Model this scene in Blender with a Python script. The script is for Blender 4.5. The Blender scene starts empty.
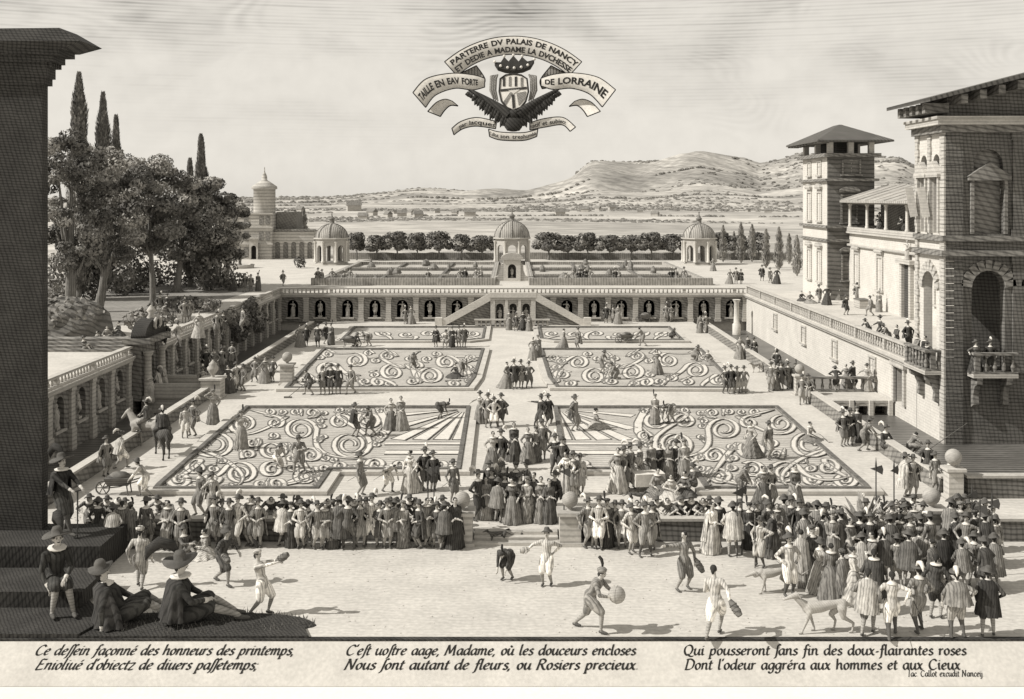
import bpy, bmesh, math, random
import numpy as np
from mathutils import Vector, Matrix, noise as mnoise
R = math.radians
PI = math.pi
random.seed(11)
S = bpy.context.scene
C = S.collection

# ------------------------------------------------------------------ camera
FPX, HC, HY = 1100.0, 12.5, 197.0
cam_d = bpy.data.cameras.new('camera')
cam = bpy.data.objects.new('camera', cam_d)
C.objects.link(cam)
cam.location = (0, 0, HC)
cam.rotation_euler = (R(90), 0, 0)
cam_d.sensor_width = 36
cam_d.lens = 36 * FPX / 1024
cam_d.shift_y = -(349.5 - HY) / 1024
cam_d.clip_end = 20000
S.camera = cam


def gp(px, py, z=0.0):
    """ground point under a spot of the photograph, used while laying the place out"""
    d = FPX * (HC - z) / (py - HY)
    return Vector(((px - 512) * d / FPX, d, z))


# ------------------------------------------------------------------ materials
TINT = (1.0, .96, .885)


def col(v):
    return (v * TINT[0], v * TINT[1], v * TINT[2], 1)


def mk(name, v, hatch=(), noise=.25, ns=2.0, coord='World', rough=.92, v2=None, tone=False, fine=.15, spec=.2, bump=0, lo=1.0, hi=.0):
    """matte printed-paper stone, earth, cloth or leaf: mottled tone plus the scored lines of the surface.
    hatch: (axis, spacing, amount, wander); tone: multiply by the object's own colour"""
    m = bpy.data.materials.new(name)
    m.use_nodes = True
    nt = m.node_tree
    N, L = nt.nodes, nt.links
    b = N['Principled BSDF']
    b.inputs['Roughness'].default_value = rough
    b.inputs['Specular IOR Level'].default_value = spec
    if coord == 'World':
        P = N.new('ShaderNodeNewGeometry').outputs['Position']
    else:
        P = N.new('ShaderNodeTexCoord').outputs['Object']

    def math_(op, a, c, clamp=False):
        n = N.new('ShaderNodeMath'); n.operation = op; n.use_clamp = clamp
        for i, x in enumerate((a, c)):
            if x is None: continue
            if isinstance(x, (int, float)): n.inputs[i].default_value = x
            else: L.new(x, n.inputs[i])
        return n.outputs[0]

    def nz(scale, det=4):
        n = N.new('ShaderNodeTexNoise'); n.inputs['Scale'].default_value = scale; n.inputs['Detail'].default_value = det
        L.new(P, n.inputs['Vector']); return n.outputs[0]
    big = nz(ns)
    f = math_('ADD', math_('MULTIPLY', math_('SUBTRACT', big, .5), 2 * noise * 1.6), 1.0)
    if fine:
        f = math_('MULTIPLY', f, math_('ADD', math_('MULTIPLY', math_('SUBTRACT', nz(ns * 9, 2), .5), 2 * fine * 1.6), 1.0))
    for ax, sp, amt, wan in hatch:
        d = N.new('ShaderNodeVectorMath'); d.operation = 'DOT_PRODUCT'
        L.new(P, d.inputs[0]); d.inputs[1].default_value = Vector(ax).normalized()
        ph = math_('MULTIPLY', d.outputs['Value'], 2 * PI / sp)
        if wan:
            ph = math_('ADD', ph, math_('MULTIPLY', nz(1.2 / (sp * 4), 2), wan))
        s = math_('SINE', ph, None)
        # line weight itself swells and dies along the stroke
        k = math_('MULTIPLY', math_('ADD', math_('MULTIPLY', s, 1.3), math_('MULTIPLY', math_('SUBTRACT', nz(.5 / sp, 3), .5), 1.5)), .9, True)
        k = math_('MULTIPLY', k, math_('ADD', .35, math_('MULTIPLY', nz(.13 / sp, 2), 1.3), True))
        f = math_('MULTIPLY', f, math_('SUBTRACT', 1.0, math_('MULTIPLY', k, amt)))
    mx = N.new('ShaderNodeMix'); mx.data_type = 'RGBA'; mx.blend_type = 'MULTIPLY'
    mx.inputs[0].default_value = 1
    if tone:
        oi = N.new('ShaderNodeObjectInfo')
        k = N.new('ShaderNodeVectorMath'); k.operation = 'SCALE'
        L.new(oi.outputs['Color'], k.inputs[0])
        L.new(math_('ADD', lo, math_('MULTIPLY', oi.outputs['Random'], hi)), k.inputs['Scale'])
        L.new(k.outputs[0], mx.inputs[6])
    else:
        mx.inputs[6].default_value = col(v)
        if v2 is not None:
            m2 = N.new('ShaderNodeMix'); m2.data_type = 'RGBA'
            L.new(math_('MULTIPLY', math_('SUBTRACT', nz(ns * .37, 5), .42), 6, True), m2.inputs[0])
            m2.inputs[6].default_value = col(v); m2.inputs[7].default_value = col(v2)
            L.new(m2.outputs[2], mx.inputs[6])
    L.new(math_('MAXIMUM', f, .04), mx.inputs[7])
    L.new(mx.outputs[2], b.inputs['Base Color'])
    if bump:
        bn = N.new('ShaderNodeBump'); bn.inputs['Strength'].default_value = bump; bn.inputs['Distance'].default_value = .1
        L.new(f, bn.inputs['Height']); L.new(bn.outputs[0], b.inputs['Normal'])
    return m


X_, Y_, Z_ = (1, 0, 0), (0, 1, 0), (0, 0, 1)
M = {}
M['gravel'] = mk('gravel', .52, [((.03, 1, 0), .37, .09, 12.0)], noise=.14, ns=.5, fine=.14)
M['court'] = mk('court_gravel', .50, [((.02, 1, 0), .23, .08, 14.0)], noise=.12, ns=.7, fine=.16)
M['margin_tone'] = mk('pale_margin', .74, [], noise=.05, ns=.6, fine=.05)  # pale tone of the paper margin below the verses
M['slab'] = mk('inscribed_stone', .53, [], noise=.12, ns=1.1, fine=.12)
M['turf'] = mk('turf', .27, [(Y_, .45, .45, 3.0)], noise=.3, ns=.25, fine=.25)
M['soil'] = mk('bed_soil', .44, [((.1, 1, 0), .40, .33, 5.0)], noise=.2, ns=.8)
M['stone'] = mk('pale_stone', .48, [(Z_, .22, .28, 1.2)], noise=.16, ns=.9)
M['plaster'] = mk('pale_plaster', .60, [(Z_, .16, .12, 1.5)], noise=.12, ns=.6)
M['stone_mid'] = mk('grey_stone', .25, [((.2, .2, 1), .24, .45, 2.5), ((1, 1, .7), .33, .25, 3.0)], noise=.3, ns=.8)
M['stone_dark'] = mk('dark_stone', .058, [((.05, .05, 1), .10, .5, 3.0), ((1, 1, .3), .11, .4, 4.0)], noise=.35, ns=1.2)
M['front'] = mk('front_masonry_shaded', .17, [((.04, .1, 1), .19, .5, 3.0), ((1, 0, .12), .22, .3, 4.0)], noise=.3, ns=.8)  # shade of the front faces put into the stone, darker than the sunlit sides
M['front_far'] = mk('front_masonry_far_shaded', .16, [((.04, .1, 1), .40, .45, 4.0)], noise=.35, ns=.7)  # same painted front shade with coarser lines, for the tower
M['dais'] = mk('dais_shade', .055, [((1, .6, .1), .10, .5, 5.0), ((-.5, 1, .4), .12, .4, 6.0)], noise=.4, ns=1.0)  # hatched shade of the near corner put into the stone tone
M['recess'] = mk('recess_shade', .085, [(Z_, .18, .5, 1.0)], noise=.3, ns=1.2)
M['ink'] = mk('ink_black', .022, [], noise=.3, ns=3)
M['glass'] = mk('leaded_glass', .055, [((1, 1, 1), .2, .5, .3), ((-1, 1, 1), .2, .5, .3)], noise=.2, rough=.55, spec=.2)
M['water'] = mk('canal_water', .15, [(Y_, .42, .75, 5.0)], noise=.4, ns=.35, rough=.38, spec=.25)
M['hedge'] = mk('clipped_box', .21, [(Z_, .12, .4, 2.0)], noise=.5, ns=3.0, fine=.4)
M['hedge_pale'] = mk('clipped_box_pale', .34, [(X_, .3, .4, 4.0)], noise=.4, ns=2.0, fine=.3)
M['leaf_dark'] = mk('leaf_dark', .135, [], noise=.6, ns=.9, fine=.5)
M['leaf_mid'] = mk('leaf_mid', .25, [], noise=.6, ns=.9, fine=.5)
M['leaf_pale'] = mk('leaf_pale', .38, [], noise=.5, ns=.9, fine=.5)
M['bark'] = mk('bark', .22, [((1, .35, .03), .13, .6, 6.0)], noise=.3, ns=2)
M['rock'] = mk('rock', .17, [((.4, .2, 1), .35, .5, 14.0)], noise=.55, ns=.8)
M['roof'] = mk('roof_tiles', .12, [((1, 0, .4), .3, .5, .5)], noise=.3, ns=1)
M['roof_pale'] = mk('roof_pale', .40, [((0, 1, 0), .45, .4, .6)], noise=.25, ns=1)
M['dome'] = mk('dome_lead', .36, [(X_, .28, .55, .5)], noise=.25, ns=.8)
M['far'] = mk('far_stone', .46, [(Z_, .5, .35, 1.0)], noise=.2, ns=.4)
M['far_dark'] = mk('far_window', .13, [], noise=.3, ns=1)
M['land'] = mk('plain_land', .45, [((.05, 1, 0), 23, .10, 14.0)], noise=.35, ns=.011, fine=.4, v2=.34)
M['hill'] = mk('hill_land', .44, [((.5, .3, 1), 15, .22, 14.0)], noise=.45, ns=.010, fine=.4, v2=.27)
M['wood_far'] = mk('wood_far', .21, [], noise=.5, ns=.05)
M['ribbon'] = mk('ribbon_vellum', .66, [], noise=.08, ns=.3, coord='Object')
M['ribbon_back'] = mk('ribbon_reverse', .30, [(X_, .5, .6, .6)], noise=.15, ns=.3, coord='Object')
M['feather'] = mk('eagle_feather', .05, [((1, 0, 1), .5, .5, 2)], noise=.4, ns=1.0)
M['wood'] = mk('timber', .16, [(Z_, .1, .4, 1)], noise=.3, ns=3, coord='Object')
M['wood_pale'] = mk('timber_pale', .42, [((1, 1, 0), .1, .4, 1)], noise=.2, ns=3, coord='Object')
M['iron'] = mk('iron', .05, [], noise=.2, rough=.5, spec=.4, coord='Object')
# figures (their own colour property carries the tone of the cloth)
M['cloth'] = mk('cloth', .1, [((1, .25, .12), .07, .5, 7.0)], noise=.5, ns=5, coord='Object', tone=True)
M['cloth2'] = mk('cloth_stripe', .1, [((1, -.3, .1), .06, .5, 5.0)], noise=.45, ns=6, coord='Object', tone=True, lo=.6, hi=1.6)
M['skin'] = mk('skin', .46, [], noise=.15, ns=9, coord='Object')
M['hose'] = mk('stockings', .33, [((0, .2, 1), .05, .3, 1)], noise=.3, ns=7, coord='Object')
M['hair'] = mk('hair', .045, [(Z_, .02, .4, 3)], noise=.4, ns=14, coord='Object')
M['shoe'] = mk('shoe_leather', .10, [], noise=.3, ns=8, coord='Object')
M['linen'] = mk('linen', .62, [], noise=.15, ns=8, coord='Object')
M['fur'] = mk('dog_coat', .40, [((1, .3, .6), .05, .16, 6)], noise=.25, ns=5, coord='Object')
M['fur_dark'] = mk('horse_coat', .10, [((.3, 1, .6), .08, .5, 3)], noise=.3, ns=4, coord='Object')
M['statue'] = mk('statue_stone', .46, [((1, .3, .2), .10, .22, 6)], noise=.2, ns=5, coord='Object')
M['ball'] = mk('ball_leather', .36, [((.3, .2, 1), .06, .2, 6)], noise=.3, ns=4, coord='Object')


# ------------------------------------------------------------------ mesh builder
class MB:
    def __init__(s):
        s.v, s.f, s.m, s.sm = [], [], [], []
        s.T = None

    def add(s, verts, faces, mi=0, smooth=False):
        o = len(s.v)
        if s.T is not None:
            verts = [s.T @ Vector(p) for p in verts]
        s.v += [tuple(p) for p in verts]
        s.f += [tuple(i + o for i in f) for f in faces]
        s.m += [mi] * len(faces); s.sm += [smooth] * len(faces)

    def box(s, x0, x1, y0, y1, z0, z1, mi=0):
        s.add([(x0, y0, z0), (x1, y0, z0), (x1, y1, z0), (x0, y1, z0), (x0, y0, z1), (x1, y0, z1), (x1, y1, z1), (x0, y1, z1)],
              [(0, 3, 2, 1), (4, 5, 6, 7), (0, 1, 5, 4), (1, 2, 6, 5), (2, 3, 7, 6), (3, 0, 4, 7)], mi)

    def prism(s, pts, z0, z1, mi=0, top=None):
        n = len(pts)
        s.add([(p[0], p[1], z0) for p in pts] + [(p[0], p[1], z1) for p in pts], [tuple(range(n))[::-1]] + [(i, (i + 1) % n, n + (i + 1) % n, n + i) for i in range(n)], mi)
        s.add([(p[0], p[1], z1) for p in pts], [tuple(range(n))], mi if top is None else top)

    def loft(s, rings, mi=0, smooth=True, closed=True, caps=True):
        n = len(rings[0]); vs = [p for r in rings for p in r]; fs = []
        for j in range(len(rings) - 1):
            for i in range(n if closed else n - 1):
                a, b = j * n + i, j * n + (i + 1) % n
                fs.append((a, b, b + n, a + n))
        s.add(vs, fs, mi, smooth)
        if caps and closed:
            s.add(rings[0], [tuple(range(n))[::-1]], mi); s.add(rings[-1], [tuple(range(n))], mi)

    def lathe(s, prof, c=(0, 0, 0), n=16, mi=0, smooth=True, sx=1, sy=1, a0=0):
        c = Vector(c)
        s.loft([[(c.x + r * math.cos(a0 + 2 * PI * i / n) * sx, c.y + r * math.sin(a0 + 2 * PI * i / n) * sy, c.z + z) for i in range(n)] for r, z in prof], mi, smooth)

    def tube(s, pts, rad, n=6, mi=0, smooth=True):
        pts = [Vector(p) for p in pts]
        if not hasattr(rad, '__len__'): rad = [rad] * len(pts)
        rings = []; up = None
        for i, p in enumerate(pts):
            t = (pts[min(i + 1, len(pts) - 1)] - pts[max(i - 1, 0)])
            if t.length < 1e-9: t = Vector((0, 0, 1))
            t.normalize()
            if up is None:
                up = Vector((0, 0, 1)) if abs(t.z) < .9 else Vector((0, 1, 0))
            a = t.cross(up)
            if a.length < 1e-4: a = t.cross(Vector((1, 0, 0)))
            a.normalize(); b = a.cross(t); up = b
            rings.append([p + (a * math.cos(2 * PI * k / n) + b * math.sin(2 * PI * k / n)) * rad[i] for k in range(n)])
        s.loft(rings, mi, smooth)

    def ball(s, c, r, n=12, mi=0):
        if not hasattr(r, '__len__'): r = (r, r, r)
        k = max(4, n // 2); c = Vector(c)
        s.loft([[(c.x + r[0] * math.sin(PI * (j + .02) / (k + .04)) * math.cos(2 * PI * i / n), c.y + r[1] * math.sin(PI * (j + .02) / (k + .04)) * math.sin(2 * PI * i / n), c.z - r[2] * math.cos(PI * j / k)) for i in range(n)] for j in range(k + 1)], mi, True, True, True)

    def arch_panel(s, u0, u1, v0, v1, uc, ow, vb, vs, depth, mi=0, back=1, n=8, arch=True, rise=1.0):
        """a stretch of wall in the x-z plane (face at y=0, looking to -y) with one arched or square opening sunk to y=depth"""
        r = ow / 2; a, b = uc - r, uc + r
        if arch:
            arc = [(uc - r * math.cos(PI * k / n), vs + r * rise * math.sin(PI * k / n)) for k in range(n + 1)]
        else:
            arc = [(a, vs), (b, vs)]
        fs = []
        q = lambda p: s.add([(x, 0, z) for x, z in p], [tuple(range(len(p)))], mi)
        q([(u0, v0), (a, v0), (a, v1), (u0, v1)]); q([(b, v0), (u1, v0), (u1, v1), (b, v1)])
        if vb > v0 + 1e-6: q([(a, v0), (b, v0), (b, vb), (a, vb)])
        for p0, p1 in zip(arc, arc[1:]):
            q([p0, p1, (p1[0], v1), (p0[0], v1)])
        if arch is True and vs < arc[0][1]: pass
        loop = [(a, vb)] + ([] if not arch else []) + arc + [(b, vb)]
        m = len(loop)
        s.add([(x, 0, z) for x, z in loop] + [(x, depth, z) for x, z in loop], [(i, (i + 1) % m, m + (i + 1) % m, m + i) for i in range(m)], mi)
        if back is not None:
            s.add([(x, depth, z) for x, z in loop], [tuple(range(m))], back)

    def build(s, name, mats, parent=None, loc=None):
        me = bpy.data.meshes.new(name)
        me.from_pydata(s.v, [], s.f)
        if not isinstance(mats, (list, tuple)): mats = [mats]
        for x in mats: me.materials.append(M[x] if isinstance(x, str) else x)
        me.polygons.foreach_set('material_index', s.m)
        me.polygons.foreach_set('use_smooth', s.sm)
        me.update()
        o = bpy.data.objects.new(name, me)
        C.objects.link(o)
        if parent is not None: o.parent = parent
        if loc is not None: o.location = loc
        return o


def frame(origin, ang):
    """matrix of a wall: local x runs along the wall, local -y is its face; ang turns it about z"""
    return Matrix.Translation(Vector(origin)) @ Matrix.Rotation(ang, 4, 'Z')


def tag(o, label=None, cat=None, group=None, kind=None):
    if label: o['label'] = label
    if cat: o['category'] = cat
    if group: o['group'] = group
    if kind: o['kind'] = kind
    return o


def empty(name, loc, rz=0, label=None, cat=None, group=None):
    o = bpy.data.objects.new(name, None)
    C.objects.link(o)
    o.empty_display_size = .3
    o.location = loc; o.rotation_euler = (0, 0, rz)
    return tag(o, label, cat, group)


KIDS = {}


def dup(o, loc, rz=0, sc=1.0, label=None, group=None, tone=None):
    """a copy of a thing with copies of its parts and sub-parts"""
    r = o.copy(); C.objects.link(r); r.location = loc; r.rotation_euler = (0, 0, rz)
    r.scale = (sc, sc, sc) if not hasattr(sc, '__len__') else sc
    if label: r['label'] = label
    if group: r['group'] = group
    for ch in KIDS[o.name]:
        c = ch.copy(); C.objects.link(c); c.parent = r
        for g in KIDS.get(ch.name, ()):
            d = g.copy(); C.objects.link(d); d.parent = c
    return r


def learn(o):
    ks = [c for c in C.objects if c.parent == o]
    KIDS[o.name] = ks
    for k in ks: KIDS[k.name] = [c for c in C.objects if c.parent == k]
    return o


def struct(mb, name, mat):
    return tag(mb.build(name, mat), kind='structure')


# ------------------------------------------------------------------ light and sky
SUN_EL, SUN_AZ = R(42), R(12)      # azimuth: turned from due left towards the camera
sd = Vector((-math.cos(SUN_EL) * math.cos(SUN_AZ), -math.cos(SUN_EL) * math.sin(SUN_AZ), math.sin(SUN_EL)))
sl = bpy.data.lights.new('sun', 'SUN'); sl.energy = 3.6; sl.angle = R(.55); sl.color = (1, .965, .91)
so = bpy.data.objects.new('sun', sl); C.objects.link(so)
so.rotation_euler = (-sd).to_track_quat('-Z', 'Y').to_euler()
W = bpy.data.worlds.new('World'); S.world = W; W.use_nodes = True
wn, wl = W.node_tree.nodes, W.node_tree.links
bg = wn['Background']; bg.inputs['Strength'].default_value = .085
sky = wn.new('ShaderNodeTexSky'); sky.sky_type = 'NISHITA'; sky.sun_disc = False
sky.sun_elevation = SUN_EL; sky.sun_rotation = math.atan2(sd.x, sd.y)
sky.dust_density = 1.0; sky.air_density = 1.0
bw = wn.new('ShaderNodeRGBToBW'); wl.new(sky.outputs[0], bw.inputs[0])


def wm(op, a, b, clamp=False):
    n = wn.new('ShaderNodeMath'); n.operation = op; n.use_clamp = clamp
    for i, x in enumerate((a, b)):
        if x is None: continue
        if isinstance(x, (int, float)): n.inputs[i].default_value = x
        else: wl.new(x, n.inputs[i])
    return n.outputs[0]


tc = wn.new('ShaderNodeTexCoord'); D_ = tc.outputs['Generated']
sep = wn.new('ShaderNodeSeparateXYZ'); wl.new(D_, sep.inputs[0])
el = sep.outputs['Z']


def wnoise(scale, sz, det=5, dist=0):
    mp = wn.new('ShaderNodeMapping'); mp.inputs['Scale'].default_value = (1, 1, sz); wl.new(D_, mp.inputs['Vector'])
    n = wn.new('ShaderNodeTexNoise'); n.inputs['Scale'].default_value = scale; n.inputs['Detail'].default_value = det
    n.inputs['Distortion'].default_value = dist
    wl.new(mp.outputs[0], n.inputs['Vector']); return n.outputs[0]


# banks of thin cloud: broad patches, each scored with fine level streaks
patch = wm('MULTIPLY', wm('SUBTRACT', wnoise(6.5, 2.6, 6, .4), .46), 4.0, True)
high = wm('MULTIPLY', wm('SUBTRACT', el, .035), 9.0, True)
streak = wm('ADD', wm('MULTIPLY', wm('SINE', wm('ADD', wm('MULTIPLY', el, 2100.0), wm('MULTIPLY', wnoise(7, 4, 2), 2.2)), None), .5), .5)
streak = wm('MULTIPLY', streak, wm('MULTIPLY', wm('SUBTRACT', wnoise(14, 30, 4), .35), 3.5, True))
curl = wm('MULTIPLY', wm('ADD', wm('MULTIPLY', wm('SINE', wm('MULTIPLY', wnoise(6, 2.2, 1, .3), 190.0), None), .5), .5), wm('MULTIPLY', wm('SUBTRACT', wnoise(7.5, 2.0, 3), .52), 7.0, True))
topband = wm('MULTIPLY', wm('MULTIPLY', wm('SUBTRACT', el, .118), 18.0, True), wm('MULTIPLY', streak, .26))
dark = wm('ADD', topband, wm('ADD', wm('MULTIPLY', wm('MULTIPLY', patch, high), wm('ADD', wm('MULTIPLY', streak, .26), .25)), wm('MULTIPLY', wm('MULTIPLY', curl, high), .16), True), True)
tone = wm('SUBTRACT', 1.0, dark)
tone = wm('MULTIPLY', tone, wm('ADD', .93, wm('MULTIPLY', wnoise(60, 1, 4), .14)))
cmb = wn.new('ShaderNodeVectorMath'); cmb.operation = 'SCALE'; cmb.inputs[0].default_value = (1.0, .95, .86)
# an even veil of thin cloud flattens the sky's own gradient
veil = wm('MULTIPLY', wm('POWER', wm('MAXIMUM', bw.outputs[0], .5), .18), 5.2)
wl.new(wm('MULTIPLY', veil, tone), cmb.inputs['Scale'])
wl.new(cmb.outputs[0], bg.inputs['Color'])
vs = S.view_settings
vs.view_transform = 'Standard'; vs.look = 'None'; vs.gamma = 1; vs.use_curve_mapping = False
vs.exposure = .47
S.cycles.max_bounces = 4; S.cycles.diffuse_bounces = 2; S.cycles.glossy_bounces = 2; S.cycles.transparent_max_bounces = 4
S.cycles.use_denoising = True
# ================================================================== GROUND AND WATER
ZT = 2.7          # level of the upper terraces
ZF = -.35         # level of the forecourt
rects = lambda name, mat, z, rs: struct_rects(name, mat, z, rs)


def struct_rects(name, mat, z, rs):
    m = MB()
    for x0, x1, y0, y1 in rs:
        nx, ny = max(1, int((x1 - x0) / 30)), max(1, int((y1 - y0) / 30))
        m.add([(x0, y0, z), (x1, y0, z), (x1, y1, z), (x0, y1, z)], [(0, 1, 2, 3)])
    return struct(m, name, mat)


struct_rects('ground', 'soil', -1.7, [(-260, 260, -40, 240)])
struct_rects('margin_strip', 'margin_tone', -1.29, [(-60, 60, 8, 31.05)])  # pale strip standing for the paper margin below the verses
m = MB()
m.prism([(-60, 31.9), (60, 31.9), (60, 41.4), (-60, 41.4)], -1.6, ZF)
struct(m, 'forecourt', 'court')
m = MB()
for r in [(-18.85, 18.1, 41.4, 110.4), (-60, -18.85, 41.4, 44.0), (18.1, 60, 41.4, 46.0)]:
    m.prism([(r[0], r[2]), (r[1], r[2]), (r[1], r[3]), (r[0], r[3])], -1.6, 0)
struct(m, 'garden_path', 'gravel')
struct_rects('canal_water', 'water', -.9, [(18.1, 30, 46, 110.5)])
struct_rects('moat_water', 'water', -.9, [(-23.5, -18.85, 44, 110.5)])
m = MB()
for r in [(-120, -23.9, 41, 110.9), (-120, 120, 110.9, 182), (23.95, 120, 63.85, 110.9)]:
    m.prism([(r[0], r[2]), (r[1], r[2]), (r[1], r[3]), (r[0], r[3])], -1.6, ZT)
struct(m, 'upper_terrace', 'gravel')

m = MB(); m.add([(x, y, ZT + .004) for x, y in ((-62, 52), (-38, 56), (-32, 66), (-29, 90), (-27.5, 104), (-27, 118), (-33, 128), (-44, 133), (-64, 134))], [tuple(range(9))]); struct(m, 'grove_turf', 'turf')
# country beyond: one rolling sheet out to the skyline
sky_x = [-900, 200, 330, 380, 420, 470, 540, 558, 572, 582, 592, 640, 690, 742, 762, 785, 810, 850, 872, 900, 915, 960, 1100, 1900]
sky_y = [199, 198, 197, 193.5, 188.5, 192, 193, 189, 180, 170, 164, 163.5, 161.5, 162, 168, 172, 167, 162, 163, 170, 180, 186, 192, 198]


def land_z(px, d):
    zr = 12.5 + (197 - np.interp(px, sky_x, sky_y)) * 3300 / 1100
    t = min(1, max(0, (d - 700) / 2600)); g = (t * t * (3 - 2 * t)) ** 1.25
    x = (px - 512) * d / 1100
    n = mnoise.fractal(Vector((x / 420, d / 420, 3.1)), 1.0, 2.0, 4)
    lo = mnoise.fractal(Vector((x / 160, d / 260, 8.7)), 1.0, 2.0, 3) * 1.1 * min(1, (d - 176) / 250)
    rd = 1 - abs(mnoise.fractal(Vector((x / 520 + 9, d / 300, 5.5)), 1.0, 2.0, 4))
    z = ZT - .08 + lo * (1 - g) + (zr - ZT) * g + (n * 50 + (rd - .75) * 80) * g * (1 - g) * 1.9 * min(1, max(0, (px - 250) / 300))
    # a lower fold of hill in front of the long flat-topped one
    q = np.interp(px, [430, 520, 600, 640, 700, 760, 800, 860, 900, 1000], [0, 10, 26, 20, 36, 22, 40, 34, 44, 14]) * math.exp(-((d - 1750) / 420) ** 2)
    return z + max(0, q)


pxs = np.arange(-800, 1825, 8.0)
ds = np.geomspace(181.5, 6500, 130)
m = MB()
vs_ = [((px - 512) * d / 1100, d, land_z(px, d)) for d in ds for px in pxs]
nx = len(pxs)
f1, f2 = [], []
for j in range(len(ds) - 1):
    for i in range(nx - 1):
        a = j * nx + i
        (f1 if ds[j] < 1150 else f2).append((a, a + 1, a + 1 + nx, a + nx))
m.v = vs_; m.f = f1 + f2; m.m = [0] * len(f1) + [1] * len(f2); m.sm = [True] * len(m.f)
tag(m.build('country_land', ['land', 'hill']), kind='structure')

# woods and hedgerows far off, too many to count
rw = random.Random(5)
m = MB()


def lump(x, y, z, r, h):
    k = 6; rings = []
    for t, q in ((0, .8), (.35, 1.0), (.75, .7), (1, .12)):
        rings.append([(x + 1.5 * r * q * math.cos(6.283 * i / k + t) * rw.uniform(.8, 1.2), y + r * q * math.sin(6.283 * i / k + t), z + h * t * rw.uniform(.9, 1.1)) for i in range(k)])
    m.loft(rings, 0, False)


n = 0
while n < 6500:
    d = math.exp(rw.uniform(math.log(420), math.log(3350)))
    px = rw.uniform(150, 1010)
    x = (px - 512) * d / 1100
    v = mnoise.fractal(Vector((x / 330 + 4, d / 210, 1.5)), 1.0, 2.0, 3)
    edge = 1 if (d > 2500 and px > 560) else 0
    if v < .13 - .16 * edge: continue
    r = d / 1100 * rw.uniform(.6, 1.9)
    lump(x, d, land_z(px, d) - r * .2, r, r * rw.uniform(.6, 1.2)); n += 1
for row_y, d0 in ((0, 560), (1, 820), (2, 1180), (3, 1600)):      # hedgerows
    px = 180
    while px < 1000:
        px += rw.uniform(2, 7)
        if mnoise.noise(Vector((px / 60, row_y * 7.3, 0))) < -.12: continue
        d = d0 * (1 + .03 * math.sin(px / 70 + row_y))
        x = (px - 512) * d / 1100; r = d / 1100 * rw.uniform(1.0, 2.2)
        lump(x, d, land_z(px, d) - .3, r, r * 1.3)
tag(m.build('distant_woods', 'wood_far'), kind='stuff', label='dark scattered woods and hedgerows over the far plain and hills', cat='woods')

# ================================================================== FORECOURT EDGE AND VERSES
def text_mesh(body, x0, x1, cap, shear=.28, bold=0.003):
    """flat lettering as a mesh in the x-z plane: baseline z=0, stretched to run from x0 to x1; returns verts, faces"""
    cu = bpy.data.curves.new('lettering', 'FONT')
    cu.body = body; cu.size = 1; cu.shear = shear; cu.offset = bold; cu.resolution_u = 3
    cu.space_word = 1.35
    ob = bpy.data.objects.new('lettering', cu); C.objects.link(ob)
    bpy.context.view_layer.update()
    me = bpy.data.meshes.new_from_object(ob.evaluated_get(bpy.context.evaluated_depsgraph_get()))
    vs = [v.co.copy() for v in me.vertices]; fs = [tuple(p.vertices) for p in me.polygons]
    bpy.data.objects.remove(ob); bpy.data.curves.remove(cu); bpy.data.meshes.remove(me)
    a, b = min(v.x for v in vs), max(v.x for v in vs)
    k = (x1 - x0) / (b - a)
    return [Vector((x0 + (v.x - a) * k, 0, v.y * cap / .73)) for v in vs], fs


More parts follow.
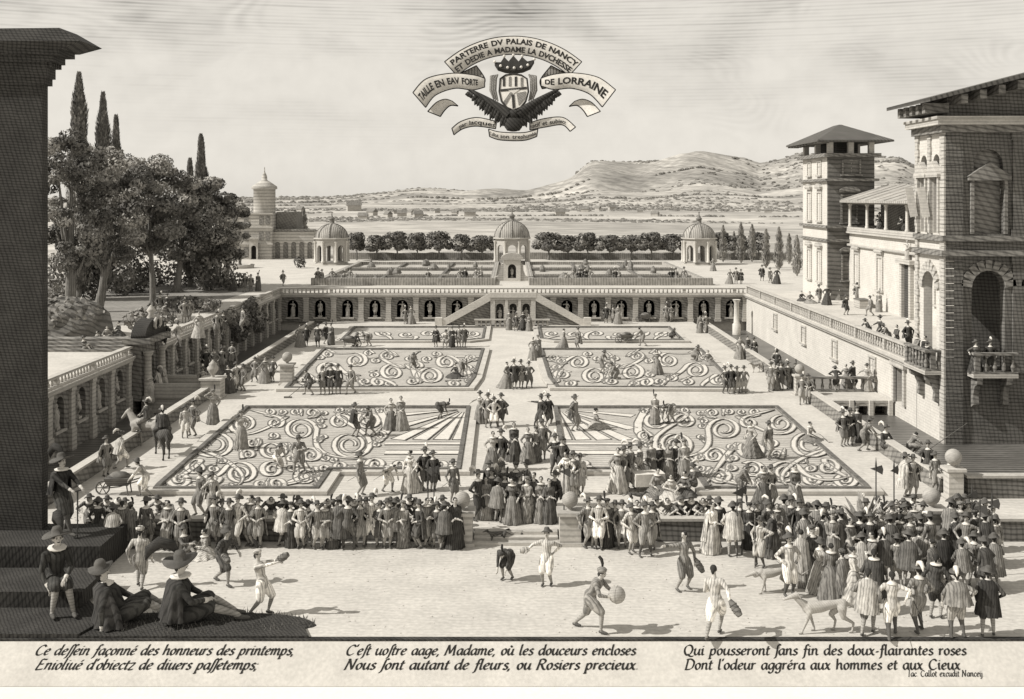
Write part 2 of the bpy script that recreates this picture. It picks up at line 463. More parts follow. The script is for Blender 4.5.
GLY = {'a': "42 36,40 24,45 8,34 5,14 14,0 26,8 36,30|36,45 34,14 38,1 46,6", 'b': "40 8,76 6,10 16,0 32,12 34,34 22,45 8,30", 'c': "34 33,36 24,45 9,34 5,14 16,0 32,9",
       'd': "45 36,38 24,45 8,34 5,14 14,0 26,8 37,30|40,78 36,20 39,1 47,6", 'e': "36 8,22 24,26 32,36 24,45 9,34 5,14 15,0 32,10", 'f': "26 36,70 28,76 19,66 12,10 6,-18 -4,-22|4,42 28,42",
       'g': "42 36,40 24,45 8,34 5,14 14,2 26,8 36,30|38,45 34,0 26,-22 10,-24 4,-14", 'h': "44 8,78 5,0|6,24 20,44 32,40 32,14 36,1 44,6", 'i': "20 4,36 10,45 8,14 12,0 20,6|12,61 15,66",
       'j': "18 10,45 6,-10 -4,-24 -12,-18|12,61 15,66", 'l': "20 12,78 7,14 12,0 20,6", 'm': "66 3,38 9,44 6,0|7,24 20,44 30,40 28,0|29,24 42,44 54,40 53,12 58,0 66,6",
       'n': "44 3,38 9,44 6,0|7,24 20,44 33,40 32,12 37,0 45,6", 'o': "38 22,45 8,36 5,16 14,0 28,8 34,28 28,42 20,45", 'p': "42 9,45 2,-28|6,24 20,44 34,36 32,12 20,0 6,8|-6,-27 12,-26",
       'q': "42 36,40 24,45 8,34 5,14 14,2 26,8 36,30|37,45 30,-28", 'r': "30 3,38 9,44 6,0|7,24 18,42 30,42", 's': "30 29,38 20,45 9,36 14,26 26,16 24,4 12,0 2,6", 'ſ': "18 34,70 26,77 17,66 10,10 4,-18 -6,-22",
       't': "24 15,64 8,14 13,0 24,7|2,44 26,45", 'u': "44 3,38 9,45 6,16 14,0 26,8 34,26|37,45 34,12 39,0 46,6", 'v': "36 4,42 10,38 14,0 30,30 32,45", 'x': "38 2,40 10,44 24,4 36,2|34,45 20,26 2,0", 'z': "34 4,44 32,44 6,0 34,1",
       '’': "12 9,78 4,60", ',': "14 6,5 0,-14", ';': "14 6,5 0,-14|8,36 11,41", '.': "12 4,1 8,5", '-': "26 4,22 22,24", ' ': "30",
       'C': "56 54,60 40,73 18,62 6,32 14,4 34,-1 52,12", 'E': "50 46,72 30,73 14,72 9,36 4,0 24,0 44,3|10,38 36,39", 'N': "62 4,0 16,74|16,74 44,0|44,0 56,74|8,74 18,74|50,74 62,74|-2,0 10,0", 'M': "74 2,0 16,74|16,74 32,10|32,10 58,74|58,74 60,0|-4,0 8,0|54,0 68,0",
       'R': "54 4,0 14,73|8,70 30,75 46,62 36,42 10,38|24,38 40,4 54,0|-2,0 10,0", 'Q': "62 34,74 12,60 6,28 20,0 44,8 56,40 48,66 30,74|26,6 46,-10 66,-8", 'D': "58 4,0 14,74|4,72 34,74 54,52 46,14 24,0 -2,0", 'I': "26 5,0 15,74|-2,0 12,0|8,74 22,74"}
for ac, base, mark in (('ç', 'c', "16,0 20,-10 10,-16"), ('é', 'e', "20,56 30,70"), ('ù', 'u', "26,56 16,68")): GLY[ac] = GLY[base] + '|' + mark


def pen_mesh(body, x0, x1, cap, shear=.20, nib=.048, thin=.02):
    """lettering drawn with a broad pen held aslant: flat faces in the x-z plane, stretched to run from x0 to x1"""
    vs, fs = [], []; cx = 0.0; nd = Vector((math.cos(R(35)), math.sin(R(35))))
    for chh in body:
        g = GLY.get(chh, GLY[' ']).split('|'); w, _, g[0] = g[0].partition(' ')
        for st_ in g:
            pt = [Vector([float(c) / 100 for c in q.split(',')]) for q in st_.split()]
            if len(pt) < 2: continue
            out = []; nn = 6 if len(pt) > 2 else 2
            for k in range(len(pt) - 1):
                p0, p1, p2, p3 = pt[max(k - 1, 0)], pt[k], pt[k + 1], pt[min(k + 2, len(pt) - 1)]
                for i in range(nn + (k == len(pt) - 2)):
                    f = i / nn
                    out.append(.5 * ((2 * p1) + (p2 - p0) * f + (2 * p0 - 5 * p1 + 4 * p2 - p3) * f * f + (3 * p1 - p0 - 3 * p2 + p3) * f ** 3))
            o = len(vs)
            for i, c in enumerate(out):
                t = out[min(i + 1, len(out) - 1)] - out[max(i - 1, 0)]
                n = Vector((-t.y, t.x)).normalized() if t.length > 1e-6 else Vector((0, 1))
                s = 1 if n.dot(nd) >= 0 else -1
                off = nd * nib * s + n * thin
                for e in (1, -1):
                    q = c + off * e; vs.append(Vector((cx + q.x + q.y * shear, 0, q.y)))
            fs += [(o + 2 * i, o + 2 * i + 2, o + 2 * i + 3, o + 2 * i + 1) for i in range(len(out) - 1)]
        cx += int(w) / 100 + .035
    a, b = min(v.x for v in vs), max(v.x for v in vs); k = (x1 - x0) / (b - a)
    return [Vector((x0 + (v.x - a) * k, 0, v.z * cap / .74)) for v in vs], fs


plinth = empty('caption_plinth', (0, 31.9, ZF), 0, 'long sloping slab added to carry three caption couplets of French verse below the forecourt', 'plinth')  # added to carry the caption, sloped so its face catches the sun
m = MB()
m.T = None
SL = .93
m.add([(-40, 0, 0), (40, 0, 0), (40, -SL, -SL), (-40, -SL, -SL)], [(0, 3, 2, 1)])
m.build('slab', 'slab', plinth)
m = MB(); m.box(-40, 40, -.03, .16, -.02, .035); m.build('kerb', 'stone_dark', plinth)
verses = [  # x range and baseline as they stand on the slab
    ('Ce deſſein façonné des honneurs des printemps,', 35, 293, 655), ('Enioliué d’obiectz de diuers paſſetemps;', 35, 258, 669.5),
    ('C’eſt uoſtre aage, Madame, où les douceurs encloses', 346, 637, 655), ('Nous ſont autant de fleurs, ou Rosiers precieux.', 343, 638, 669.5),
    ('Qui pousseront ſans fin des doux-flairantes roses', 684, 968, 655), ('Dont l’odeur aggréra aux hommes et aux Cieux', 684, 962, 669.5),
    ('Iac. Callot excudit Nanceij.', 908, 984, 676.5)]
for body, xa, xb, yb in verses:
    # drop s below the lip whose picture row is yb
    s = (31.9 * (yb - HY) / FPX - (HC - ZF)) / (1 + (yb - HY) / FPX)
    sc = (31.9 - s) / FPX
    cap = .29 if yb < 672 else .17
    v, f = pen_mesh(body, (xa - 512) * sc, (xb - 512) * sc, cap)
    ca = math.cos(R(45))
    m = MB()
    m.add([(p.x, -s + p.z * ca - .005 - .0000015 * i, -s + p.z * ca + .005 + .0000015 * i) for i, p in enumerate(v)], f)
    o = m.build('lettering', 'ink', plinth)

dais = empty('stone_dais', (0, 0, 0), 0, 'stepped stone dais, shade painted into its dark tone, at the foot of the tall pier', 'dais')
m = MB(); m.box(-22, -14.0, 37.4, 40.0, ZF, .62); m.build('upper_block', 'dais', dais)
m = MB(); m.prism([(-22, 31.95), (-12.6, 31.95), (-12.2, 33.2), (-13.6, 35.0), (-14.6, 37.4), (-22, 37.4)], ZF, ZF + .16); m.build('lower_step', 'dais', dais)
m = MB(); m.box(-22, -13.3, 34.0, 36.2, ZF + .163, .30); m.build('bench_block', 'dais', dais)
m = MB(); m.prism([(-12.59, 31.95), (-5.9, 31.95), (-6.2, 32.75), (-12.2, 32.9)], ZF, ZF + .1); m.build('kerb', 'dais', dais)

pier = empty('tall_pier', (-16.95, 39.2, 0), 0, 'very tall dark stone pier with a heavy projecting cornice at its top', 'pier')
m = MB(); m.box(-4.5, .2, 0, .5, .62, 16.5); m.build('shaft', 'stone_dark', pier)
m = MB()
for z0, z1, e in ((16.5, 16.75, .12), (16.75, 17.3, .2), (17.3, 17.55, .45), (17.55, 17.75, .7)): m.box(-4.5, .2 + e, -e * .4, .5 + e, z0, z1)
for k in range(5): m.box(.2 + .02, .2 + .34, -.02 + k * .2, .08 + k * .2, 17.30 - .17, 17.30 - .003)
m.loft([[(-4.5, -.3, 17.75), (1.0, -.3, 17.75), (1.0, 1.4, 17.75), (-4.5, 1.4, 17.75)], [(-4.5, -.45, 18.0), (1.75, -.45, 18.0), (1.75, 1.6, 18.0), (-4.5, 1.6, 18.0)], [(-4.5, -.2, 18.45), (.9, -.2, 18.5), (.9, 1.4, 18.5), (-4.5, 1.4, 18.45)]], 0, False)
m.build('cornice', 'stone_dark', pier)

# ================================================================== PARAPETS, PEDESTALS, STEPS
def parapet(name, x0, x1, y0, y1, z0, z1, label, mat='stone_mid', cope='stone'):
    t = empty(name, ((x0 + x1) / 2, (y0 + y1) / 2, z0), 0, label, 'parapet')
    hx, hy = (x1 - x0) / 2, (y1 - y0) / 2
    m = MB(); m.box(-hx, hx, -hy, hy, 0, z1 - z0 - .1); m.build('wall', mat, t)
    m = MB(); m.box(-hx - .05, hx + .05, -hy - .05, hy + .05, z1 - z0 - .1, z1 - z0); m.build('coping', cope, t)
    return t


parapet('low_wall', -15.8, -2.2, 41.0, 41.35, ZF, .52, 'low dark wall with spectators leaning on it, on the cypress side of the steps', 'front')
parapet('low_wall', 2.55, 30, 41.0, 41.35, ZF, .52, 'low dark wall with spectators leaning on it, on the palace side of the steps', 'front')
parapet('moat_parapet', -19.1, -18.75, 44, 68.2, -1.3, .75, 'low parapet along the near stretch of the moat, below the portal bridge')
parapet('moat_parapet', -19.1, -18.75, 71.8, 104, -1.3, .75, 'low parapet along the far stretch of the moat, beyond the portal bridge')
parapet('canal_parapet', 18.0, 18.35, 46.1, 69.0, -1.3, .8, 'low canal parapet nearer the viewer, from the ball pedestal to the landing')
parapet('canal_parapet', 18.0, 18.35, 74.0, 106, -1.3, .8, 'low canal parapet beyond the landing, running on to the back wall')
parapet('canal_parapet', 18.9, 30, 45.6, 46.0, -1.3, .95, 'dark end wall across the near end of the palace canal', 'front')


def pedestal(x, y, z0, h, w, label, top='ball', r=.3):
    t = empty('stone_pedestal', (x, y, z0), 0, label, 'pedestal')
    m = MB(); a = w / 2
    m.box(-a - .08, a + .08, -a - .08, a + .08, 0, .14); m.box(-a, a, -a, a, .14, h - .12); m.box(-a - .1, a + .1, -a - .1, a + .1, h - .12, h)
    m.build('plinth', 'stone', t)
    m = MB()
    if top == 'ball':
        m.lathe([(.13, 0), (.1, .05), (.1, .1)], (0, 0, h), 12); m.ball((0, 0, h + .08 + r), r, 20); m.build('stone_ball', 'ball', t)
    else:
        m.lathe([(.16, 0), (.1, .08), (.16, .2), (.34, .45), (.36, .6), (.22, .75), (.26, .82), (.12, .95), (.04, 1.08)], (0, 0, h), 14); m.build('urn', 'statue', t)
    return t


pedestal(-1.85, 40.8, ZF, 1.25, .78, 'square ball pedestal beside the steps, on the side of the tall pier', r=.30)
pedestal(2.15, 40.8, ZF, 1.25, .78, 'square ball pedestal beside the steps, nearer the palace', r=.30)
pedestal(15.55, 40.8, ZF, 1.35, .85, 'square stone pedestal with a ball rising out of the dense crowd before the palace', r=.32)
pedestal(18.3, 45.6, 0, 1.3, .6, 'ball pedestal at the near corner of the palace canal', r=.34)
pedestal(18.2, 69.6, 0, 1.25, .6, 'ball pedestal where the landing meets the canal parapet', r=.30)
pedestal(-18.6, 68.4, 0, 1.3, 1.2, 'broad stone pedestal with an urn beside the portal bridge', 'urn')
pedestal(-15.0, 73.4, 0, 1.4, .8, 'ball pedestal among the strollers behind the urn', r=.34)
st = empty('garden_steps', (.15, 0, 0), 0, 'three broad stone steps between the two ball pedestals', 'steps')
for k in range(3):
    m = MB(); m.box(-1.55, 1.55, 40.5 + .3 * k, 41.395, ZF + .002 + .1167 * k, ZF + .1167 * (k + 1) - (.003 if k == 2 else 0)); m.build('step', 'stone', st)

# ================================================================== PARTERRE BEDS
def inset(poly, w):
    n = len(poly); out = []
    for i in range(n):
        p, a, b = Vector(poly[i]), Vector(poly[i - 1]), Vector(poly[(i + 1) % n])
        d1, d2 = (p - a).normalized(), (b - p).normalized()
        n1, n2 = Vector((-d1.y, d1.x)), Vector((-d2.y, d2.x))
        k = (n1 + n2); k = k / max(.3, (1 + n1.dot(n2)))
        out.append(tuple(p + k * w))
    return out


def kerb_ring(poly, w, z0, z1, parent, name='kerb', mat='stone'):
    q = inset(poly, w); n = len(poly); m = MB()
    lo = [(x, y, z0) for x, y in poly]; hi = [(x, y, z1) for x, y in poly]
    ih = [(x, y, z1) for x, y in q]; il = [(x, y, z0) for x, y in q]
    m.loft([lo, hi, ih, il], 0, False, True, False)
    return m.build(name, mat, parent), q


def band(path, w, zb, parent, name='scroll_hedge', edge=.05, mats=('hedge', 'plaster'), rise=.035):
    """two clipped dark edges with a pale strip between, following the path"""
    P = [Vector((p[0], p[1])) for p in path]; n = len(P); band.k += 1; zb += .0007 * (band.k % 40)
    if not hasattr(w, '__len__'): w = [w] * n
    m = MB(); L, Rr = [], []
    for i, p in enumerate(P):
        t = P[min(i + 1, n - 1)] - P[max(i - 1, 0)]
        if t.length < 1e-9: t = Vector((1, 0))
        t.normalize(); nn = Vector((-t.y, t.x))
        L.append((p + nn * w[i] / 2, nn)); Rr.append((p - nn * w[i] / 2, -nn))
    m.loft([[(a[0].x, a[0].y, zb + .02 + .0003 * i) for i, a in enumerate(L)], [(b[0].x, b[0].y, zb + .02 + .0003 * i) for i, b in enumerate(Rr)]], 1, False, False)
    for side in (L, Rr):
        rows = [[], [], [], []]
        for i, (p, nn) in enumerate(side):
            q = p + nn * edge; rz = rise + .0003 * i
            rows[0].append((p.x, p.y, zb)); rows[1].append((p.x, p.y, zb + rz)); rows[2].append((q.x, q.y, zb + rz)); rows[3].append((q.x, q.y, zb))
        m.loft(rows, 0, False, False)
        for e in (0, -1): m.add([rows[k][e] for k in range(4)], [(0, 1, 2, 3)])
    return m.build(name, list(mats), parent)


band.k = 0


def volute(c, r, turns, a0, sgn, tail=(), asp=.72, w0=.09, w1=.23, z=.12, n=None):
    """spiral in picture-plan units (pixels) set down on the ground; returns path and widths in metres"""
    pts = []; n = n or int(16 * turns)
    for i in range(n + 1):
        t = i / n; rr = r * (.24 + .76 * t); a = a0 + sgn * turns * 2 * PI * t
        pts.append((c[0] + rr * math.cos(a), c[1] + asp * rr * math.sin(a)))
    if tail:
        p0 = Vector(pts[-1]); d = (p0 - Vector(pts[-2])).normalized()
        ctrl = [p0, p0 + d * r * .9] + [Vector(q) for q in tail]
        if len(ctrl) == 3: ctrl.insert(2, ctrl[2] * .6 + ctrl[1] * .4)
        for i in range(1, 17):
            t = i / 16
            b = (1 - t) ** 3 * ctrl[0] + 3 * t * (1 - t) ** 2 * ctrl[1] + 3 * t * t * (1 - t) * ctrl[2] + t ** 3 * ctrl[3]
            pts.append((b.x, b.y))
    ws = [w0 + (w1 - w0) * min(1, 1.6 * i / len(pts)) for i in range(len(pts))]
    if tail:
        for i in range(1, 9): ws[-i] = w1 * (.12 + .11 * i)
    return pts, ws


def bed(name, poly, label, scrolls, mirror=False, z1=.19, kw=.42, wk=1.0):
    t = empty(name, (0, 0, 0), 0, label, 'flower bed')
    fx = (lambda p: (1024 - p[0], p[1])) if mirror else (lambda p: p)
    P = [tuple(gp(*fx(p)).xy) for p in poly]
    area = sum(P[i - 1][0] * P[i][1] - P[i][0] * P[i - 1][1] for i in range(len(P)))
    if area < 0: P = P[::-1]
    _, q = kerb_ring(P, kw, 0, z1, t)
    q2 = inset(P, kw + .02); o = inset(q2, .28)
    kerb_ring(q2, .22, .05, z1 + .06, t, 'box_edging', 'hedge')
    m = MB(); m.add([(x, y, .10) for x, y in inset(P, kw - .05)], [tuple(range(len(P)))]); m.build('soil', 'soil', t)
    for pts, ws in scrolls:
        band([tuple(gp(*fx(p)).xy) for p in pts], [x * wk for x in ws], .102, t, edge=.055 * wk)
    return t


V = volute
near_poly = [(146, 489), (240, 408), (478, 408), (470, 476), (340, 476), (327, 496), (140, 496)]
near_scr = [
    V((214, 446), 20, 2.0, 2.6, 1, [(262, 472), (238, 488)]), V((243, 426), 15, 1.8, 0.2, -1, [(300, 412), (284, 420)]),
    V((240, 476), 17, 2.0, 3.4, -1, [(190, 486), (176, 480)]), V((300, 432), 17, 1.9, 1.0, 1, [(318, 462), (372, 462)]),
    V((272, 452), 14, 1.7, 4.0, -1, [(306, 470), (318, 486)]), V((350, 447), 21, 2.2, 0.3, -1, [(310, 412), (372, 414)]),
    V((305, 480), 12, 1.6, 2.0, 1, [(270, 492), (250, 490)]), V((340, 424), 11, 1.5, 3.0, 1, [(368, 414), (350, 410)]),
    V((196, 470), 11, 1.6, 1.2, 1, [(170, 488), (176, 478)]), V((275, 425), 9, 1.4, 1.0, -1, [(258, 414), (250, 412)]),
    V((440, 467), 7, 1.3, 0.5, 1, [(470, 470), (462, 466)], w1=.26), V((400, 467), 7, 1.3, 2.5, -1, [(362, 472), (376, 468)], w1=.26),
    ([(385, 446), (420, 446), (474, 446)], [.5, .5, .5]), ([(385, 455), (420, 455), (473, 455)], [.7, .7, .7]),
    ([(378, 409.5), (386, 425), (386, 434), (379, 443), (372, 447)], [.4, .4, .4, .4, .4]),
    ([(290, 486), (318, 474), (330, 478)], [.5, .6, .2]), ([(182, 491), (240, 490), (300, 491)], [.25, .4, .2]),
]
for k in range(6):    # a fan of rays in the inner corner
    a = [(398, 442), (420, 442), (441, 442), (460, 442), (392, 431), (391, 418)][k]
    s0 = (466 - (466 - a[0]) * .12, 411 + (a[1] - 411) * .12)
    near_scr.append(([s0, ((s0[0] + a[0]) / 2, (s0[1] + a[1]) / 2), a], [.1, .4, .75]))


def inside(poly, x, y):
    c = False
    for (xa, ya), (xb, yb) in zip(poly, poly[1:] + poly[:1]):
        if (ya > y) != (yb > y) and x < (xb - xa) * (y - ya) / (yb - ya) + xa: c = not c
    return c


def fill(poly, taken, n, rs, seed, hole=None, asp=.72, margin=5):
    rf = random.Random(seed); out = []
    for r in rs:
        for _ in range(n):
            x, y = rf.uniform(140, 500), rf.uniform(325, 496)
            if hole and hole[0] < x < hole[2] and hole[1] < y < hole[3]: continue
            if not all(inside(poly, x + (r + margin) * math.cos(a) * 1.1, y + asp * (r + margin * .6) * math.sin(a)) for a in np.arange(0, 6.28, .5)): continue
            if any(((x - c[0]) ** 2 + ((y - c[1]) / asp) ** 2) < ((r + c[2]) * .93) ** 2 for c in taken): continue
            taken.append((x, y, r)); a = rf.uniform(0, 6.28); s = rf.choice((-1, 1))
            ta = a + s * 1.6 + rf.uniform(-.4, .4)
            out.append(V((x, y), r, 1.25 + r * .035, a, s, [(x + r * 1.7 * math.cos(ta), y + asp * r * 1.7 * math.sin(ta))] if r < 9 else (), asp=asp, w1=.13 + .007 * r))
    return out


tk = [(214, 446, 24), (243, 426, 17), (240, 476, 20), (300, 432, 20), (272, 452, 16), (350, 447, 24), (305, 480, 14), (340, 424, 13), (196, 470, 13), (275, 425, 11)]
near_scr += fill(near_poly, tk, 900, (12, 9, 7, 5, 3.6), 4, (382, 406, 480, 480), margin=3)
bed('parterre_bed', near_poly, 'large near scrollwork bed with a fan of rays, on the tree side', near_scr)
bed('parterre_bed', near_poly, 'large near scrollwork bed with a fan of rays, on the palace side', near_scr, True)
mid_poly = [(276, 392), (318, 350), (490, 350), (482, 380), (474, 391)]
mid_scr = [
    V((328, 372), 12, 1.8, 1.0, 1, [(370, 386), (360, 388)]), V((356, 362), 11, 1.8, 3.0, -1, [(320, 354), (330, 353)]),
    V((392, 374), 12, 1.9, 0.0, 1, [(360, 356), (390, 354)]), V((430, 378), 13, 2.0, 2.6, -1, [(400, 356), (420, 353)]),
    V((446, 364), 10, 1.7, 1.2, 1, [(476, 378), (466, 384)]), V((305, 382), 8, 1.5, 2.0, -1, [(330, 389), (320, 388)]),
    V((378, 384), 6, 1.3, 2.0, 1, [(400, 388), (394, 388)]), ([(455, 358), (470, 358), (486, 358)], [.5, .5, .5]), ([(455, 374), (470, 371), (482, 372)], [.3, .5, .2]),
]
mid_scr += fill(mid_poly, [(328, 372, 14), (356, 362, 13), (392, 374, 14), (430, 378, 15), (446, 364, 12), (305, 382, 10), (378, 384, 8)], 700, (8, 6, 4.5), 5, asp=.65, margin=4)
bed('parterre_bed', mid_poly, 'smaller scrollwork bed behind the large one, on the tree side', mid_scr, wk=1.35)
bed('parterre_bed', mid_poly, 'smaller scrollwork bed behind the large one, on the palace side', mid_scr, True, wk=1.35)
far_poly = [(334, 343), (350, 328), (491, 328), (489, 341), (470, 343)]
far_scr = [V((362 + 22 * k, 336 - (k % 2)), 7, 1.3, k * 1.3, 1 if k % 2 else -1, [(362 + 22 * k + 12, 340), (362 + 22 * k + 6, 341)], asp=.4) for k in range(6)]
bed('parterre_bed', far_poly, 'narrow scrollwork bed before the back wall, on the tree side of the central path', far_scr, wk=1.6)
bed('parterre_bed', far_poly, 'narrow scrollwork bed before the back wall, on the palace side of the central path', far_scr, True, wk=1.6)

# beds of the upper terrace: clipped hedges in compartments
for sgn, lab in ((-1, 'tree'), (1, 'palace')):
    t = empty('compartment_bed', (0, 0, ZT), 0, f'hedged compartment garden on the upper terrace, on the {lab} side of the small aedicule', 'flower bed')
    x0, x1, y0, y1 = 1.9, 22.3, 122, 160
    bx = lambda a, b, c, d, h, nm, mt: (lambda mm: (mm.box(min(sgn * a, sgn * b), max(sgn * a, sgn * b), c, d, .01, h), mm.build(nm, mt, t)))(MB())
    m = MB(); m.add([(sgn * x0, y0, .006), (sgn * x1, y0, .006), (sgn * x1, y1, .006), (sgn * x0, y1, .006)], [(0, 1, 2, 3) if sgn > 0 else (3, 2, 1, 0)]); m.build('soil', 'soil', t)
    bx(x0, x1, y0, y0 + .7, .8, 'hedge', 'hedge_pale'); bx(x0, x1, y1 - .7, y1, .4, 'hedge', 'hedge_pale')
    bx(x0, x0 + .6, y0 + .7, y1 - .7, .45, 'hedge', 'hedge_pale'); bx(x1 - .6, x1, y0 + .7, y1 - .7, .45, 'hedge', 'hedge_pale')
    for yy in (133, 146): bx(x0 + .6, x1 - .6, yy, yy + .5, .3, 'hedge', 'hedge'); bx(x0 + .6, x1 - .6, yy + 2.3, yy + 2.9, .3, 'hedge', 'hedge_pale')
    for xx in (8.4, 15.2):
        for ya, yb in ((y0 + .7, 133), (136, 146), (149, y1 - .7)): bx(xx, xx + .35, ya, yb, .3, 'dividing_hedge', 'hedge')
    rr = random.Random(3 + sgn)
    for i in range(13):
        m = MB(); x, y = rr.uniform(x0 + 1.5, x1 - 1.5), rr.uniform(y0 + 2, y1 - 2)
        r = rr.uniform(.25, .55)
        rings = [[(sgn * x + r * q * math.cos(k) * rr.uniform(.8, 1.2), y + r * q * math.sin(k) * 1.4, z) for k in np.arange(0, 6.2, .7)] for q, z in ((.9, .01), (1.1, .35), (.7, .7), (.15, .95))]
        m.loft(rings, 0, False); m.build('shrub', 'hedge', t)

# ================================================================== WALLS WITH NICHES
def balusters(mb, L, z0, h, step, r=.075, th=.16):
    mb.box(0, L, -th, th, z0, z0 + .12); mb.box(0, L, -th - .03, th + .03, z0 + h - .13, z0 + h)
    n = max(1, int(L / step)); hh = h - .25
    for i in range(n):
        x = (i + .5) * L / n
        if i % 12 == 0: mb.box(x - .14, x + .14, -th + .01, th - .01, z0 + .12, z0 + .12 + hh); continue
        mb.lathe([(r * .7, 0), (r * 1.25, hh * .3), (r * .55, hh * .62), (r * .8, hh)], (x, 0, z0 + .12), 6)


def niche_wall(name, label, org, ang, L, n, zb, skip=(), depth=.5, mats=('stone_mid', 'recess'), hood=True):
    t = empty(name, org, ang, label, 'wall')
    pw = L / n
    for i in range(n):
        m = MB(); u0, u1 = i * pw + .26, (i + 1) * pw - .26
        if i in skip: m.box(u0, u1, 0, .5, zb, ZT - .25); m.build('wall_panel', mats[0], t)
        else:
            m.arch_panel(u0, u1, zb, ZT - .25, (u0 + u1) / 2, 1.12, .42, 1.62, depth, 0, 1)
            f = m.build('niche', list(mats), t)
            if hood:
                k = MB(); uc = (u0 + u1) / 2
                k.box(uc - .68, uc + .68, -.12, -.004, .3, .42)
                k.build('niche_sill', 'stone', f)
    for i in range(n + 1):
        m = MB(); u = i * pw
        m.box(u - .26, u + .26, -.14, .3, zb, ZT - .25); m.box(u - .32, u + .32, -.2, .3, zb, max(zb, 0) + .3); m.box(u - .31, u + .31, -.19, .3, ZT - .5, ZT - .252)
        m.build('pilaster', 'stone', t)
    m = MB(); m.box(-.3, L + .3, -.24, .55, ZT - .25, ZT - .08); m.box(-.35, L + .35, -.34, .6, ZT - .08, ZT + .06); m.build('cornice', 'stone', t)
    m = MB(); balusters(m, L, ZT + .06, .62, .42); m.build('balustrade', 'stone', t)
    return t


BW_N = 17; BW_L = 46.8
niche_wall('retaining_wall', 'long back wall of statue niches below the upper terrace, behind the double stair', (-23.4, 110.4, 0), 0, BW_L, BW_N, 0, skip=(8,))
niche_wall('retaining_wall', 'dark side wall of niches under the tree terrace, along the moat', (-23.4, 41, 0), R(90), 69.4, 24, -1.3, skip=(9,), mats=('stone_mid', 'recess'))

# portal with the bridge over the moat
po = empty('garden_portal', (-23.4, 69.2, 0), R(90), 'dark arched portal with a segmental pediment and urn in the moat wall', 'portal')
m = MB(); m.T = Matrix.Translation((0, -.62, 0)); m.arch_panel(-1.75, 1.75, -.02, 3.5, 0, 1.7, -.02, 2.0, .6, 0, 1); m.T = None
m.box(-1.75, -1.745, -.62, .4, -.02, 3.5); m.box(1.745, 1.75, -.62, .4, -.02, 3.5); m.build('archway', ['stone_mid', 'ink'], po)
for s in (-1, 1):
    m = MB(); m.lathe([(.34, 0), (.34, .2), (.25, .26), (.21, 2.7), (.3, 2.8), (.34, 3.0)], (s * 1.35, -.95, 0), 12); m.build('column', 'stone', po)
m = MB(); m.box(-2.1, 2.1, -1.3, .4, 3.5, 3.85); m.build('entablature', 'stone_mid', po)
m = MB()
pts = [(2.0 * math.cos(a), 3.85 + 1.05 * math.sin(a)) for a in np.linspace(PI, 0, 15)]
m.loft([[(x, -1.0, z) for x, z in pts], [(x, -.1, z) for x, z in pts]], 0, True, True)
m.build('pediment', 'stone_dark', po)
m = MB()
for s in (-1, 1): m.tube([(s * .25, -1.1, 4.9), (s * .5, -1.1, 4.75), (s * .55, -1.1, 4.45), (s * .32, -1.1, 4.3)], [.1, .13, .12, .08], 6)
m.lathe([(.2, 4.9), (.28, 5.1), (.12, 5.3), (.3, 5.5), (.2, 5.65), (.05, 5.85)], (0, -.7, -.15), 10)
m.build('urn_ornament', 'statue', po)
br = empty('moat_bridge', (0, 0, 0), 0, 'pale stone bridge crossing the moat from the portal to the beds', 'bridge')
m = MB(); m.box(-23.0, -18.86, 68.3, 71.7, -1.3, -.005); m.build('deck', 'stone', br)
for y0 in (68.2, 71.5):
    m = MB(); m.box(-22.6, -19.15, y0, y0 + .3, -.004, .9); m.build('side_wall', 'stone', br)

# ================================================================== DOUBLE STAIR AND BASIN
ds_ = empty('double_stair', (.1, 107.2, 0), 0, 'double-flight stone stair climbing from both sides to the upper terrace', 'staircase')
m = MB()
for c in (-1.28, 0, 1.28):
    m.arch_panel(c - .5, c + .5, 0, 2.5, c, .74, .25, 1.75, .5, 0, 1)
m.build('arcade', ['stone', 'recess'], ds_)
for x in (-1.98, -.64, .64, 1.98):
    m = MB(); m.box(x - .14 - (.08 if abs(x) > 1 else 0), x + .14 + (.08 if abs(x) > 1 else 0), -.12, .5, 0, 2.5); m.build('pier', 'plaster', ds_)
m = MB(); m.box(-2.2, 2.2, -.16, 3.2, 2.5, ZT); m.build('landing', 'stone', ds_)
m = MB(); m.box(-2.25, 2.25, -.2, .1, ZT, ZT + .5); m.build('landing_parapet', 'plaster', ds_)
for s in (-1, 1):
    m = MB()
    A = [(2.25, 0), (6.6, 0), (2.25, ZT - .15)]
    m.loft([[(s * x, .12, z) for x, z in A], [(s * x, .45, z) for x, z in A]], 0, False); m.build('stair_side', 'stone_mid', ds_)
    m = MB()
    B = [(2.2, ZT - .3), (2.2, ZT + .5), (7.1, .42), (7.1, -.0), (6.6, -.0)]
    m.loft([[(s * x, -.18, z) for x, z in B], [(s * x, .1, z) for x, z in B]], 0, False); m.build('sloping_parapet', 'plaster', ds_)
    m = MB(); m.box(min(s * 6.9, s * 7.6), max(s * 6.9, s * 7.6), -.25, .35, 0, .75); m.build('newel', 'plaster', ds_)
    for k in range(14):
        z = ZT * (k + 1) / 15; xa = 6.6 - 4.35 * k / 14
        m = MB(); m.box(min(s * 2.25, s * xa), max(s * 2.25, s * xa), .46, 3.1, ZT * k / 15 + .001, z); m.build('step', 'stone', ds_)
fb = empty('fountain_basin', (0, 105, 0), 0, 'low balustraded basin at the foot of the double stair', 'basin')
m = MB(); m.T = Matrix.Translation((-3.6, 0, 0)); balusters(m, 7.2, 0, .85, .45, .1); m.build('balustrade', 'stone', fb)
m = MB(); m.box(-3.5, 3.5, .4, 1.7, .0, .25); m.build('basin_wall', 'stone_mid', fb)

